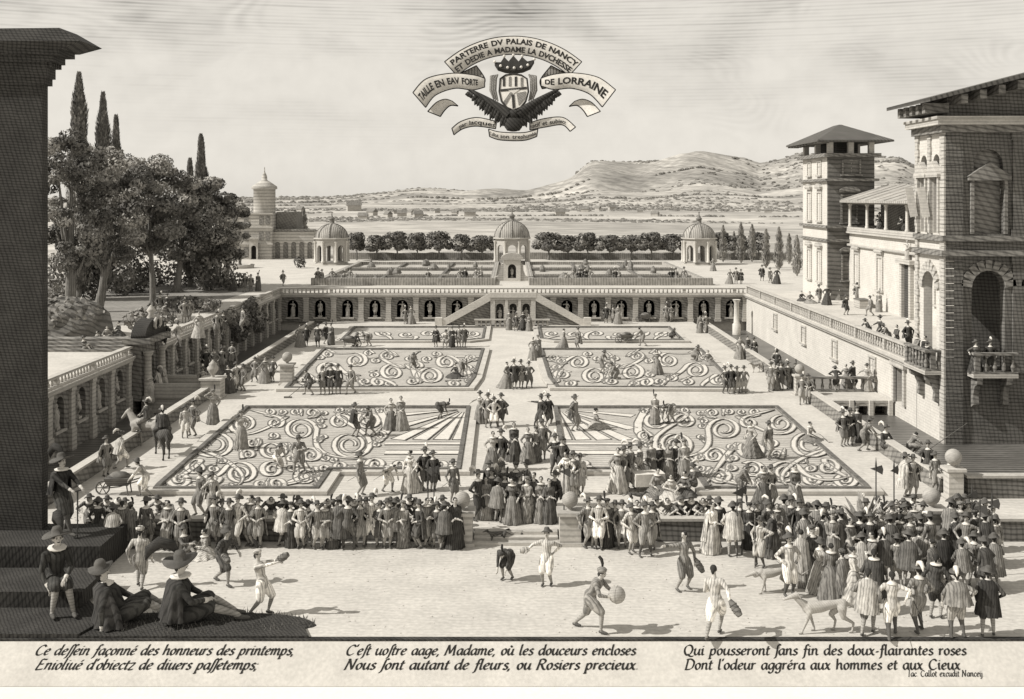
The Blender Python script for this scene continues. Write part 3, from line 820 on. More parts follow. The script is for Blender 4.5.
# ================================================================== UPPER TERRACE: AEDICULE, PAVILIONS
ae = empty('fountain_aedicule', (0, 128, ZT), 0, 'small niche monument with scrolled sides before the middle pavilion', 'monument')
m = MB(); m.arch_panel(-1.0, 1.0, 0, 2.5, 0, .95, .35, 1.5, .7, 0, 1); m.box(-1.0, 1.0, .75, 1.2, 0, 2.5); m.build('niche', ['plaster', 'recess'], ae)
for s in (-1, 1):
    m = MB(); sp = [(1.0, 0), (2.2, 0), (2.1, .45), (1.6, .6), (1.35, 1.2), (1.3, 1.9), (1.0, 2.1)]
    m.loft([[(s * x, .1, z) for x, z in sp], [(s * x, .8, z) for x, z in sp]], 0, False); m.build('scroll_buttress', 'stone', ae)
m = MB(); pts = [(1.35 * math.cos(a), 2.5 + .8 * math.sin(a)) for a in np.linspace(PI, 0, 11)]
m.loft([[(x, -.15, z) for x, z in pts], [(x, 1.2, z) for x, z in pts]], 0, True); m.build('pediment', 'stone', ae)


def pavilion(x, y, label, w=4.6, dome_h=2.5):
    t = empty('domed_pavilion', (x, y, ZT), 0, label, 'pavilion')
    r = w / 2
    m = MB(); m.lathe([(r * 1.12, 0), (r * 1.12, .22), (r * 1.04, .23), (r * 1.04, .4)], (0, 0, 0), 8, 0, False, a0=PI / 8); m.build('base', 'stone', t)
    hs = 3.4
    for k in range(8):
        a = k * PI / 4 - PI / 2
        wd = 2 * r * math.tan(PI / 8)
        m = MB(); m.T = Matrix.Rotation(a + PI / 2, 4, 'Z') @ Matrix.Translation((0, -r, 0))
        m.arch_panel(-wd / 2, wd / 2, .4, hs, 0, wd * .58, .41, 2.3, .3, 0, None)
        m.build('arch', ['stone', 'recess'], t)
        m = MB(); b = a + PI / 8
        m.lathe([(.24, .4), (.24, .6), (.17, .65), (.15, hs - .25), (.24, hs - .1), (.24, hs)], (math.cos(b) * r * 1.11, math.sin(b) * r * 1.11, 0), 8); m.build('column', 'plaster', t)
    m = MB(); m.lathe([(r * 1.08, hs), (r * 1.08, hs + .25), (r * 1.22, hs + .35), (r * 1.22, hs + .5), (r * .9, hs + .55)], (0, 0, 0), 8, 0, False, a0=PI / 8); m.build('entablature', 'stone', t)
    m = MB(); m.lathe([(r * 1.05 * math.cos(a), hs + .5 + dome_h * math.sin(a)) for a in np.linspace(0, 1.42, 9)], (0, 0, 0), 24)
    m.build('dome', 'dome', t)
    for k in range(8):
        a = k * PI / 4
        m = MB(); m.tube([(r * 1.06 * math.cos(q) * math.cos(a), r * 1.06 * math.cos(q) * math.sin(a), hs + .5 + dome_h * math.sin(q) * 1.01) for q in np.linspace(0, 1.4, 8)], .09, 5); m.build('rib', 'stone_mid', t)
    m = MB(); zt = hs + .5 + dome_h
    m.lathe([(.5, -.1), (.42, .1), (.36, .15), (.36, .6), (.5, .66), (.3, .9), (.1, 1.15), (.06, 1.5), (.12, 1.62), (.03, 1.8)], (0, 0, zt), 10); m.build('lantern', 'stone_mid', t)


pavilion(-26.2, 160, 'domed garden pavilion next to the old round-towered palace', 4.4, 2.0)
pavilion(0, 161, 'middle domed garden pavilion, straight above the double stair', 4.8, 2.4)
pavilion(27.2, 160, 'domed garden pavilion beside the slim poplars on the palace side', 4.4, 2.0)

# ================================================================== PALACE ON THE RIGHT
def window(parent, u, z0, z1, w, T, style='flat', mat='stone', pane='glass', y=0.0):
    m = MB(); m.T = T
    f = .16
    m.box(u - w / 2 - f, u - w / 2, y - .1, y + .05, z0, z1); m.box(u + w / 2, u + w / 2 + f, y - .1, y + .05, z0, z1)
    m.box(u - w / 2 - f, u + w / 2 + f, y - .1, y + .05, z1, z1 + f); m.box(u - w / 2 - f - .12, u + w / 2 + f + .12, y - .2, y + .05, z0 - .16, z0)
    if style == 'segment':
        m.box(u - w / 2 - .3, u + w / 2 + .3, y - .25, y + .05, z1 + f + .2, z1 + f + .32)
        pts = [(u + (w / 2 + .35) * math.cos(a), z1 + f + .32 + .42 * math.sin(a)) for a in np.linspace(PI, 0, 9)]
        m.loft([[(x, y - .3, z) for x, z in pts], [(x, y + .04, z) for x, z in pts]], 0, True)
    if style == 'gable':
        pts = [(u - w / 2 - .35, z1 + f + .1), (u + w / 2 + .35, z1 + f + .1), (u, z1 + f + .8)]
        m.loft([[(x, y - .3, z) for x, z in pts], [(x, y + .04, z) for x, z in pts]], 0, False)
    fr = m.build('window', mat, parent)
    m = MB(); m.T = T; m.box(u - w / 2, u + w / 2, y + .02, y + .04, z0, z1); m.build('pane', pane, fr)
    m = MB(); m.T = T; m.box(u - .04, u + .04, y - .03, y + .018, z0, z1); m.box(u - w / 2, u - .04, y - .025, y + .016, z0 + (z1 - z0) * .6, z0 + (z1 - z0) * .6 + .07); m.box(u + .04, u + w / 2, y - .025, y + .016, z0 + (z1 - z0) * .6, z0 + (z1 - z0) * .6 + .07); m.build('mullion', mat, fr)
    return fr


cw = empty('canal_wall', (23.5, 110.3, 0), R(-90), 'tall pale wall with four small windows above the canal, topped by a balustrade', 'wall')
m = MB()
L = 110.3 - 63.9; du = 110.3 - 66.6
m.arch_panel(du - 1.3, L, -1.3, ZT - .2, du, 1.5, -.02, 2.2, .4, 0, 1, arch=False); m.box(0, du - 1.3, 0, .4, -1.3, ZT - .2)
m.build('wall', ['plaster', 'ink'], cw)
for d in (98, 88.5, 80, 71.6): window(cw, 110.3 - d, .75, 2.0, 1.05, None)
m = MB(); m.box(du - 1.05, du - .75, -.16, .05, -.02, 2.2); m.box(du + .75, du + 1.05, -.16, .05, -.02, 2.2); m.box(du - 1.2, du + 1.2, -.25, .05, 2.2, ZT - .22); m.build('doorframe', 'stone', cw)
m = MB(); m.box(0, L, -.22, .45, ZT - .2, ZT - .05); m.box(0, L, -.32, .48, ZT - .05, ZT + .08); m.build('cornice', 'stone', cw)
m = MB(); m.T = Matrix.Translation((0, .1, 0)); balusters(m, L, ZT + .08, .95, .48, .1); m.build('balustrade', 'stone', cw)
m = MB(); m.lathe([(.4, -.9), (.4, .1), (.28, .2), (.23, 2.2), (.36, 2.4), (.4, 2.5)], (3.0, -1.6, 0), 12); m.build('column', 'plaster', cw)

la = empty('canal_landing', (0, 0, 0), 0, 'stone landing with a railing crossing the canal to the low palace doorway', 'landing')
m = MB()
for i in range(4): m.T = Matrix.Translation((18.5 + i * 1.2, 67.6, 0)); m.arch_panel(0, 1.2, -.95, -.02, .6, .8, -.95, -.55, 1.0, 0, 1)
m.T = None; m.box(18.4, 23.35, 67.62, 71.0, -.35, -.02); m.build('deck', ['stone', 'recess'], la)
for yy in (70.8,):
    m = MB(); m.T = Matrix.Translation((18.7, yy, 0)); balusters(m, 4.6, -.01, .95, .5, .09); m.build('balustrade', 'stone_mid', la)
for i in range(5):
    m = MB(); m.box(18.45 + i * 1.2 - .12, 18.45 + i * 1.2 + .12, 67.45, 67.75, -.95, .02); m.build('post', 'plaster', la)

# wing with the loggia
WX = 32.0
wg = empty('palace_wing', (WX, 104.4, ZT), R(-90), 'long pale palace wing with pedimented windows and an open loggia under a tiled roof', 'building')
Lw = 104.4 - 62
m = MB(); m.box(0, Lw, 0, 9, 0, 6.55); m.build('wall', 'plaster', wg)
for u, st_ in ((2.4, 'segment'), (8.8, 'segment'), (22, 'segment'), (28.5, 'segment')): window(wg, u, 1.7, 4.5, 1.3, None, st_)
m = MB(); u = 15.6
for s in (-1, 1): m.box(u + s * 1.0 - .22, u + s * 1.0 + .22, -.3, .02, 0, 4.4)
m.box(u - 1.6, u + 1.6, -.5, .02, 4.4, 4.75); dr = m.build('doorway', 'stone', wg)
m = MB(); m.box(u - .78, u + .78, -.05, .01, .02, 4.38); m.build('door_leaf', 'recess', dr)
m = MB(); m.box(0, Lw, -.25, .02, 5.2, 5.4); m.box(0, Lw, -.35, .02, 6.4, 6.6); m.build('cornice', 'stone', wg)
m = MB(); m.box(0, Lw, 3.0, 3.4, 6.62, 9.8); m.build('loggia_back', 'stone_mid', wg)
m = MB(); m.box(0, Lw, -.3, .02, 6.62, 7.0); m.build('loggia_rail', 'stone', wg)
for i in range(9):
    m = MB(); m.lathe([(.2, 7.0), (.2, 7.12), (.15, 7.2), (.13, 8.9), (.2, 9.05), (.2, 9.15)], (.6 + i * 5.0, -.1, 0), 8); m.build('loggia_post', 'plaster', wg)
m = MB(); m.box(0, Lw, -.25, .1, 9.15, 9.32); m.build('loggia_beam', 'stone', wg)
m = MB(); A = [(-.9, 9.28), (3.6, 10.7), (3.6, 10.9), (-.9, 9.48)]
m.loft([[(-.3, y, z) for y, z in A], [(Lw, y, z) for y, z in A]], 0, False)
for i in range(18): m.tube([(.4 + i * 2.4, -.9, 9.5), (.4 + i * 2.4, 3.6, 10.92)], .09, 4)
m.build('roof', 'roof_pale', wg)

# square tower
tw = empty('palace_tower', (30, 104.4, ZT), 0, 'square palace tower with open belvedere and low overhanging roof', 'tower')
TW, TD = 4.4, 9.0
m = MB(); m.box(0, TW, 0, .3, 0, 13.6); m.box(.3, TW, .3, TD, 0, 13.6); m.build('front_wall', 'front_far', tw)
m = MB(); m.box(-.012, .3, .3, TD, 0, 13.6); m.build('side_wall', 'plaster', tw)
for z0, z1, e in ((5.55, 5.8, .2), (6.85, 7.1, .3), (11.3, 11.55, .35), (13.6, 13.95, .5)):
    m = MB(); m.box(-e, TW + e, -e, TD + e, z0, z1); m.build('cornice', 'stone_mid', tw)
Tw = Matrix.Translation((-.012, TD, 0)) @ Matrix.Rotation(R(-90), 4, 'Z')
for u in (2.6, 6.2):
    window(tw, u, 1.6, 4.5, 1.3, Tw, 'segment'); window(tw, u, 7.5, 10.2, 1.3, Tw, 'segment'); window(tw, u, 11.95, 13.2, 1.1, Tw, pane='ink')
window(tw, 2.0, 1.9, 4.2, 1.2, None, 'segment', 'stone_mid'); window(tw, 2.0, 7.4, 9.9, 1.3, None, 'segment', 'stone_mid'); window(tw, 2.2, 11.95, 13.2, 1.5, None, mat='stone_mid')
for sx, sy in ((0, 0), (0, 1), (1, 0), (1, 1), (.5, 0), (0, .5), (.5, 1), (1, .5)):
    m = MB(); m.box(sx * (TW - .5), sx * (TW - .5) + .5, sy * (TD - .5), sy * (TD - .5) + .5, 13.95, 15.0); m.build('belvedere_post', 'plaster', tw)
m = MB(); m.box(1.2, TW - 1.2, 1.2, TD - 1.2, 13.95, 14.99); m.build('belvedere_core', 'recess', tw)
m = MB(); e = 1.4
m.loft([[(-e, -e, 15.0), (TW + e, -e, 15.0), (TW + e, TD + e, 15.0), (-e, TD + e, 15.0)], [(-e, -e, 15.16), (TW + e, -e, 15.16), (TW + e, TD + e, 15.16), (-e, TD + e, 15.16)], [(TW / 2 - .1, 3.5, 16.9), (TW / 2 + .1, 3.5, 16.9), (TW / 2 + .1, TD - 3.5, 16.9), (TW / 2 - .1, TD - 3.5, 16.9)]], 0, False)
m.build('roof', 'roof', tw)
m = MB()
for k in range(11): m.box(-e + .1, -.2, -e + .3 + k * 1.1, -e + .45 + k * 1.1, 14.86, 14.995)
m.build('rafter', 'stone_mid', tw)

# rusticated corner pavilion rising from the canal
cp = empty('palace_pavilion', (23.5, 59.7, 0), 0, 'rusticated corner pavilion of the palace standing in the canal, with balcony and gabled eaves', 'building')
PD = 4.15; PW = 7.4
Tp = Matrix.Translation((0, PD, 0)) @ Matrix.Rotation(R(-90), 4, 'Z')     # the side towards the garden
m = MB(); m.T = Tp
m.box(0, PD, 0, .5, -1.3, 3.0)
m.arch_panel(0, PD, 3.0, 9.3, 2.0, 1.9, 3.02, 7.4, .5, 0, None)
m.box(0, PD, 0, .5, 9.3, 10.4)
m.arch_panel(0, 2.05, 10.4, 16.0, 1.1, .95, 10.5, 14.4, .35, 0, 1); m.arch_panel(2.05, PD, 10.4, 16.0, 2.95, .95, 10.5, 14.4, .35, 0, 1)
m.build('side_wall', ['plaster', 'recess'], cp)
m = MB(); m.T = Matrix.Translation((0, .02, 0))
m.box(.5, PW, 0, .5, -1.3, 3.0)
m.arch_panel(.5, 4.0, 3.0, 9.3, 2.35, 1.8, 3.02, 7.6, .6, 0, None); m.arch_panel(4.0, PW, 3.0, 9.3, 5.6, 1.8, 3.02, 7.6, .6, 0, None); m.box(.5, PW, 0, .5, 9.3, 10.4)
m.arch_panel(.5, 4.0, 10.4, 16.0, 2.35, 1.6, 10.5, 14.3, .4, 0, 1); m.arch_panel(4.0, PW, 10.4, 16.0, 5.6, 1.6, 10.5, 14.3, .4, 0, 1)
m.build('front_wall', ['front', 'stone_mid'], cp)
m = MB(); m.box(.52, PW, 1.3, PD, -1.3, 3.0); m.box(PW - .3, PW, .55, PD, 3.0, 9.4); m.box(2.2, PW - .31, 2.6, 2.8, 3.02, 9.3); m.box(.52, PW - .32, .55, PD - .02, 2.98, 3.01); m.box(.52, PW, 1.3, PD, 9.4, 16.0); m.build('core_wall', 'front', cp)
# quoins of alternating long and short blocks
def quoin(u0, u1, z0, z1, T, mat, out=.12, lip=.08):
    m = MB(); m.T = T; z = z0; k = 0
    while z < z1 - .05:
        h = min(.40, z1 - z); a = lip * (k % 2)
        m.box(u0 - a, u1 + a, -out, .02, z + .03, z + h); z += h; k += 1
    return m.build('quoin', mat, cp)
quoin(.0, .95, -1.0, 16.0, None, 'front', .1, 0)
for c in (2.35, 5.6):
    m = MB(); m.box(c - 1.0, c - .82, -.16, .03, 10.5, 13.4); m.box(c + .82, c + 1.0, -.16, .03, 10.5, 13.4); m.box(c - 1.15, c + 1.15, -.26, .03, 13.4, 13.6); g3 = ((c - 1.2, 13.6), (c + 1.2, 13.6), (c, 14.4)); m.loft([[(x, -.26, z) for x, z in g3], [(x, .03, z) for x, z in g3]], 0, False); m.build('window_surround', 'stone_mid', cp)
for c in (3.95, 7.1):
    for z0, z1 in ((3.0, 9.3), (10.4, 16.0)):
        m = MB(); m.box(c - .3, c + .3, -.1, .03, z0 + .35, z1 - .4); m.box(c - .4, c + .4, -.18, .03, z0, z0 + .35); m.box(c - .4, c + .4, -.18, .03, z1 - .4, z1 - .005); m.build('pilaster', 'front', cp)
for c in (2.35, 5.6):
    for k in range(9):
        a = PI * (k + .5) / 9; m = MB(); m.T = Matrix.Translation((c + 1.2 * math.cos(a), -.04, 7.6 + 1.2 * math.sin(a))) @ Matrix.Rotation(-(a - PI / 2), 4, 'Y')
        m.box(-.17, .17, -.06, .07, -.29, .29); m.build('arch_stone', 'stone_mid', cp)
quoin(3.62, PD + .09, -1.0, 16.0, Tp, 'stone', .1, 0)
quoin(.03, .40, 3.2, 16.0, Tp, 'stone'); quoin(1.85, 2.25, 10.5, 15.9, Tp, 'stone', .1, .05)
for k in range(9):       # rusticated arch stones
    a = PI * (k + .5) / 9; m = MB()
    m.T = Tp @ Matrix.Translation((2.0 + 1.2 * math.cos(a), -.06, 7.4 + 1.2 * math.sin(a))) @ Matrix.Rotation(-(a - PI / 2), 4, 'Y')
    m.box(-.17, .17, -.06, .08, -.27, .27 + (.12 if k == 4 else 0)); m.build('arch_stone', 'stone', cp)
for z0, z1, e in ((9.3, 9.6, .3), (10.1, 10.4, .22), (16.0, 16.4, .3), (16.4, 16.7, .62), (16.7, 16.85, .72)):
    m = MB(); m.box(-e, PW + .1, -e, PD + .3 * e, z0 + .002, z1); m.build('cornice', 'stone_mid' if z1 < 16.6 else 'stone', cp)
m = MB(); A = [(.2, 16.85), (PW, 16.85), (PW, 19.75), (.2, 17.95)]; m.loft([[(x, .2, z) for x, z in A], [(x, PD, z) for x, z in A]], 0, False); m.build('attic', 'front', cp)
m = MB()
for k in range(5): m.box(-1.1, .22, .0 + k * .95, .4 + k * .95, 17.05, 17.6)
for k in range(7): m.box(.4 + k * 1.0, .75 + k * 1.0, -1.2, .22, 17.5 + k * .25, 17.97 + k * .25)
m.build('eave_bracket', 'stone_mid', cp)
m = MB(); A = [(-1.45, 17.55), (PW + .25, 19.85), (PW + .25, 20.1), (-1.45, 17.75)]
m.loft([[(x, -1.7, z) for x, z in A], [(x, PD + .9, z) for x, z in A]], 0, False); m.build('roof', 'roof', cp)
for uc in (1.1, 2.95):    # window dressings of the upper floor
    m = MB(); m.T = Tp
    for s in (-1, 1): m.box(uc + s * .62 - .1, uc + s * .62 + .1, -.2, .02, 10.5, 13.6)
    m.box(uc - .85, uc + .85, -.3, .02, 13.6, 13.78)
    pts = [(uc - .85, 13.78), (uc + .85, 13.78), (uc, 14.5)]
    m.loft([[(x, -.3, z) for x, z in pts], [(x, .02, z) for x, z in pts]], 0, False); m.build('window_surround', 'stone', cp)
    m = MB(); m.T = Tp @ Matrix.Translation((uc - .5, -.2, 11.6)) @ Matrix.Rotation(R(-100), 4, 'Z') @ Matrix.Rotation(R(10), 4, 'Y')
    m.box(0, .42, -.03, .03, -.2, 1.5); m.build('shutter', 'plaster', cp)
for (x0, x1, y0, y1, zz, nm) in ((-1.0, 0, .25, 3.5, 3.0, 'side'), (1.2, 3.6, -.85, .02, 3.0, 'front')):
    m = MB(); m.box(x0, x1, y0, y1, zz - .2, zz); b = m.build('balcony', 'stone', cp)
    m = MB()
    if nm == 'side':
        m.T = Matrix.Translation((x0 + .15, y1, 0)) @ Matrix.Rotation(R(-90), 4, 'Z'); balusters(m, y1 - y0, zz, 1.15, .42, .1, .12)
        m.T = Matrix.Translation((x0 + .3, y0 + .14, 0)); balusters(m, .7, zz, 1.15, .35, .1, .12)
    else:
        m.T = Matrix.Translation((x0, y0 + .15, 0)); balusters(m, x1 - x0, zz, 1.15, .42, .1, .12)
    m.build('balustrade', 'stone_mid', b)
    m = MB()
    for q in ((.6, 2.9) if nm == 'side' else (1.4, 3.0)):
        pr = [(0, 0), (.85, 0), (.8, -.35), (.5, -.5), (.3, -1.0), (.35, -1.5), (0, -1.7)]
        for side in (0,):
            if nm == 'side': m.loft([[(-a, q, zz - .2 + z) for a, z in pr], [(-a, q + .3, zz - .2 + z) for a, z in pr]], 0, False)
            else: m.loft([[(q, -a, zz - .2 + z) for a, z in pr], [(q + .3, -a, zz - .2 + z) for a, z in pr]], 0, False)
    m.build('bracket', 'stone_mid', b)

# ================================================================== OLD PALACE AT THE LEFT
op = empty('old_palace', (-41, 173, ZT), 0, 'pale old palace with a round lantern tower behind the great trees', 'building')
m = MB(); m.box(-5.5, 3.2, 0, 8, 0, 7.2); m.build('wall', 'far', op)
m = MB(); m.box(3.2, 9.6, 1.5, 8, 0, 4.4); m.build('wing', 'far', op)
m = MB(); m.box(3.3, 6.5, 3, 8, 4.4, 7.4); m.build('attic_block', 'stone_mid', op)
m = MB(); m.lathe([(1.75, 7.2), (1.75, 11.0), (2.05, 11.1), (2.05, 11.3), (2.0, 11.5), (.8, 12.3), (.45, 12.5), (.4, 13.2), (.1, 13.8), (.05, 14.6)], (1.4, 3, 0), 16); m.build('round_tower', 'far', op)
for z in (2.3, 4.9, 7.1): m = MB(); m.box(-5.7, 3.4, -.2, .02, z, z + .2); m.build('string_course', 'stone', op)
for x in (-4.4, -2.6, -.8, 1.6, 2.6):
    for z in (.5, 3.0, 5.5):
        if x > 0 and z < 1: continue
        m = MB(); m.box(x - .35, x + .35, -.08, .02, z, z + 1.3); m.build('window', 'stone_mid', op)
m = MB(); m.T = Matrix.Translation((3.2, 1.38, 0))
for i in range(5): m.arch_panel(i * 1.28, i * 1.28 + 1.28, 0, 4.3, i * 1.28 + .64, .8, .1, 2.3, .11, 0, 1)
m.build('arcade', ['far', 'stone_mid'], op)
m = MB(); m.box(3.1, 9.8, 1.2, 2.0, 4.4, 4.7); m.build('cornice', 'stone_mid', op)
m = MB(); m.arch_panel(-.2, 1.2, 0, 3.2, .5, .8, .05, 1.8, .5, 0, 1); m.T = None; m.box(-.4, 1.4, -.5, .4, 3.2, 3.5); m.T = None
for v in range(len(m.v)): x, y, z = m.v[v]; m.v[v] = (x, y - .6, z)
m.build('porch', ['stone', 'ink'], op)

tf = empty('tiered_fountain', (-37.6, 152, ZT), 0, 'two-tiered fountain in front of the old palace', 'fountain')
m = MB(); m.lathe([(1.9, 0), (2.0, .5), (1.8, .5), (1.75, .35), (.3, .34)], (0, 0, 0), 18); m.build('basin', 'stone', tf)
m = MB(); m.lathe([(.3, .3), (.18, .8), (.25, 1.2), (1.1, 1.5), (1.1, 1.58), (.2, 1.5), (.15, 2.0), (.6, 2.3), (.6, 2.36), (.12, 2.3), (.1, 2.9), (.03, 3.2)], (0, 0, 0), 14); m.build('tier', 'stone_mid', tf)

# small houses of the far villages
vh = empty('village_house', (-115, 800, land_z(354, 800) - .2), .3, 'small gabled far-off village cottage on the plain', 'house', 'cottages scattered over the far plain')
m = MB(); m.box(-5, 5, -3, 3, 0, 4.5); m.build('wall', 'far', vh)
m = MB(); m.loft([[(-5.5, -3.6, 4.4), (-5.5, 3.6, 4.4), (-5.5, 0, 8)], [(5.5, -3.6, 4.4), (5.5, 3.6, 4.4), (5.5, 0, 8)]], 0, False); m.build('roof', 'stone_mid', vh)
learn(vh)
rv = random.Random(9)
for px, d in [(363, 640), (372, 760), (388, 690), (395, 830), (402, 720), (411, 780), (418, 680), (437, 900), (455, 820), (470, 700), (560, 760), (585, 900), (598, 980), (612, 1000), (640, 860), (655, 720), (668, 1100), (300, 900), (748, 950), (768, 880)]:
    d *= .78
    dup(vh, ((px - 512) * d / 1100, d, land_z(px, d) - .3), rv.uniform(-1, 1), rv.uniform(.32, .58))

# small loose stones on the forecourt and the walks
rg = random.Random(77); m = MB()
for i in range(800):
    x, y = rg.uniform(-14, 19), rg.uniform(32.2, 40.7)
    if i > 480: x, y = rg.choice((rg.uniform(-1.6, 1.6), rg.uniform(-18, -16.6), rg.uniform(-15, 15))), rg.uniform(42, 45.3)
    z = ZF if y < 41 else 0; r = rg.uniform(.012, .038)
    m.loft([[(x + r * q * math.cos(a) * 1.3, y + r * q * math.sin(a), z + h * r) for a in np.arange(0, 6.28, 1.26)] for q, h in ((1, -.1), (.9, .5), (.3, .8))], 0, False)
tag(m.build('loose_pebbles', 'stone'), 'small loose pebbles lying on the forecourt and gravel walks', 'pebbles', kind='stuff')
# ================================================================== TREES
def leaves(mb, c, rad, n, size, rg, mi=0, shell=.55, squash=1.0):
    """n leaf-sized faces through an ellipsoid clump"""
    c = Vector(c)
    for _ in range(n):
        d = Vector((rg.gauss(0, 1), rg.gauss(0, 1), rg.gauss(0, 1)))
        if d.length < 1e-3: continue
        d.normalize(); r = shell + (1 - shell) * rg.random() ** .5
        p = c + Vector((d.x * rad[0], d.y * rad[1], d.z * rad[2])) * r
        nrm = (d + Vector((rg.uniform(-.8, .8), rg.uniform(-.8, .8), rg.uniform(-.5, .9)))).normalized()
        a = nrm.orthogonal().normalized(); a = Matrix.Rotation(rg.uniform(0, 6.28), 3, nrm) @ a; b = nrm.cross(a)
        s = size * rg.uniform(.6, 1.3); w = s * rg.uniform(.4, .7) * squash
        mb.add([p - a * s, p - b * w, p + a * s, p + b * w], [(0, 1, 2, 3)], mi)


def big_tree(x, y, h, w, label, seed, lean=0, trunk=.35, kinds=('leaf_dark', 'leaf_mid', 'leaf_pale'), low=.38, nclump=36, name='broadleaf_tree', bark='bark', leaf=.30):
    rg = random.Random(seed)
    t = empty(name, (x, y, ZT), 0, label, 'tree')
    m = MB(); hb = h * low
    top = Vector((lean * 1.2, rg.uniform(-.4, .4), h * .62))
    path = [Vector((0, 0, -.1)), Vector((lean * .3 + rg.uniform(-.15, .15), 0, hb * .5)), Vector((lean * .7, 0, hb)), top]
    m.tube(path, [trunk * 1.35, trunk, trunk * .85, trunk * .3], 9)
    for k in range(4): a = k * 1.6 + rg.random(); m.tube([(0, 0, .55), (math.cos(a) * trunk * 1.6, math.sin(a) * trunk * 1.6, .12), (math.cos(a) * trunk * 3, math.sin(a) * trunk * 3, -.1)], [trunk * .7, trunk * .4, .06], 5)
    m.build('trunk', bark, t)
    cr = MB(); centers = []
    rx = w / 2 * 1.06; zc = h * (1 + low) / 2; rz = h * (1 - low) / 2
    for i in range(nclump):
        for _ in range(20):
            a, u = rg.uniform(0, 6.283), rg.uniform(-1, 1); rr = (1 - u * u) ** .5 * rg.uniform(.45, 1.0)
            c = Vector((lean + rx * rr * math.cos(a), rx * .8 * rr * math.sin(a), zc + rz * u * .88))
            if all((c - q).length > w * .10 for q in centers): break
        centers.append(c)
        r = w * rg.uniform(.07, .15)
        k = 0 if rg.random() < .5 else (1 if rg.random() < .62 else 2)
        leaves(cr, c, (r * 1.25, r * 1.1, r * .8), int(270 * (r / (w * .12)) ** 2), leaf * (.8 + .2 * rg.random()), rg, k)
    cr.build('crown', list(kinds), t)
    lm = 0
    for c in rg.sample(centers, min(7, len(centers))):
        b = MB(); s = Vector((lean * .7, 0, hb * rg.uniform(.85, 1.15))); mid = s.lerp(c, .5) + Vector((0, 0, -.4))
        b.tube([s, mid, c], [trunk * .5, trunk * .32, .05], 6); b.build('limb', bark, t)
    return t


def tpos(px, py): return gp(px, py, ZT)


for px, py, top, wpx, lab, seed, lean, tr, low in [
    (68, 322, 126, 84, 'great old tree nearest the tall pier, forking out of a mossy mound', 1, .3, .45, .24),
    (97, 312, 148, 88, 'great dark tree just behind the mossy mound, leaning towards the open garden', 2, 1.0, .35, .26),
    (153, 306, 152, 84, 'slender pale-trunked tree standing alone in the middle of the tree terrace', 3, -.3, .24, .36),
    (122, 288, 156, 96, 'shaded tree over the clipped round arbour', 4, .2, .34, .20),
    (176, 292, 176, 76, 'dark tree above the grotto mound with a slanting trunk', 5, .6, .34, .26),
    (205, 290, 176, 62, 'dense rounded tree under the tall paired cypresses', 6, .5, .36, .22),
    (226, 286, 188, 40, 'outermost tree of the grove, its crown against the old palace', 7, .4, .3, .22)]:
    p = tpos(px, py); k = p.y / FPX
    big_tree(p.x, p.y, (py - top) * k, wpx * k, lab, seed, lean, tr, low=low, nclump=50 if wpx > 60 else 28, leaf=.185)


def cypress_mesh(h, r, n, seed, size=.28):
    rg = random.Random(seed); cr = MB()
    for i in range(n):
        u = rg.random(); z = h * (.05 + .95 * u)
        prof = r * min(1, u * 7) ** .6 * (1 - u) ** .62 * (1 + .16 * math.sin(u * 23 + seed)) + .05
        a = rg.uniform(0, 6.283); q = prof * rg.uniform(.5, 1.12) * (1 + .14 * math.sin(3 * a + u * 31 + seed))
        p = Vector((q * math.cos(a), q * math.sin(a), z)); s = size * rg.uniform(.6, 1.3)
        t = Vector((math.cos(a) * .35, math.sin(a) * .35, 1)).normalized(); b = Vector((-math.sin(a), math.cos(a), rg.uniform(-.4, .4))).normalized()
        cr.add([p - t * s * .6, p + b * s * .35, p + t * s, p - b * s * .35], [(0, 1, 2, 3)], 0 if rg.random() < .7 else 1)
    return cr


for px, py, top, w, lab, seed, d in [
    (79, 0, 74, 19, 'tallest dark cypress rising above the grove', 1, 104), (103, 0, 94, 16, 'middle-height cypress beside the tallest one above the grove', 2, 106),
    (116, 0, 117, 11, 'slim shorter cypress next to the two tall ones above the grove', 3, 112), (201, 0, 136, 12, 'tall cypress standing by itself above the dense rounded tree', 4, 118),
    (190, 0, 160, 8, 'little pointed cypress close beside the lone tall cypress', 5, 120)]:
    k = d / FPX; h = HC - ZT + (197 - top) * k
    t = empty('cypress', ((px - 512) * k, d, ZT), 0, lab, 'tree')
    cypress_mesh(h, w * k / 2 * 1.75, 9000, seed, .32).build('crown', ['leaf_dark', 'leaf_mid'], t)
    m = MB(); m.tube([(0, 0, -.1), (0, 0, h * .5)], [.28, .08], 7); m.build('trunk', 'bark', t)

# slim poplars on the palace side and behind the old palace
pop = empty('poplar', (0, 0, ZT), 0, 'slim poplar in the loose line beside the palace-side pavilion', 'tree', 'poplars by the palace-side pavilion')
cypress_mesh(5.2, .75, 900, 8, .24).build('crown', ['leaf_mid', 'leaf_pale'], pop)
m = MB(); m.tube([(0, 0, -.1), (0, 0, 2)], [.1, .05], 6); m.build('trunk', 'bark', pop)
learn(pop)
rg = random.Random(4)
first = True
for px, py, top, lab in [(723, 262, 226, 0), (741, 263, 224, 0), (752, 262, 225, 0), (766, 268, 230, 0), (779, 270, 228, 0), (789, 264, 234, 0), (797, 276, 236, 0), (734, 258, 232, 0), (805, 268, 240, 0),
                         (285, 256, 212, 1), (295, 256, 211, 1), (304, 255, 211, 1), (277, 257, 214, 1)]:
    p = tpos(px, py); h = (py - top) * p.y / FPX
    dup(pop, p, rg.uniform(0, 6), (h / 5.4, h / 5.4, h / 5.2), 'slim poplar standing behind the arcaded wing of the old palace' if lab else None, 'poplars behind the old palace' if lab else None)
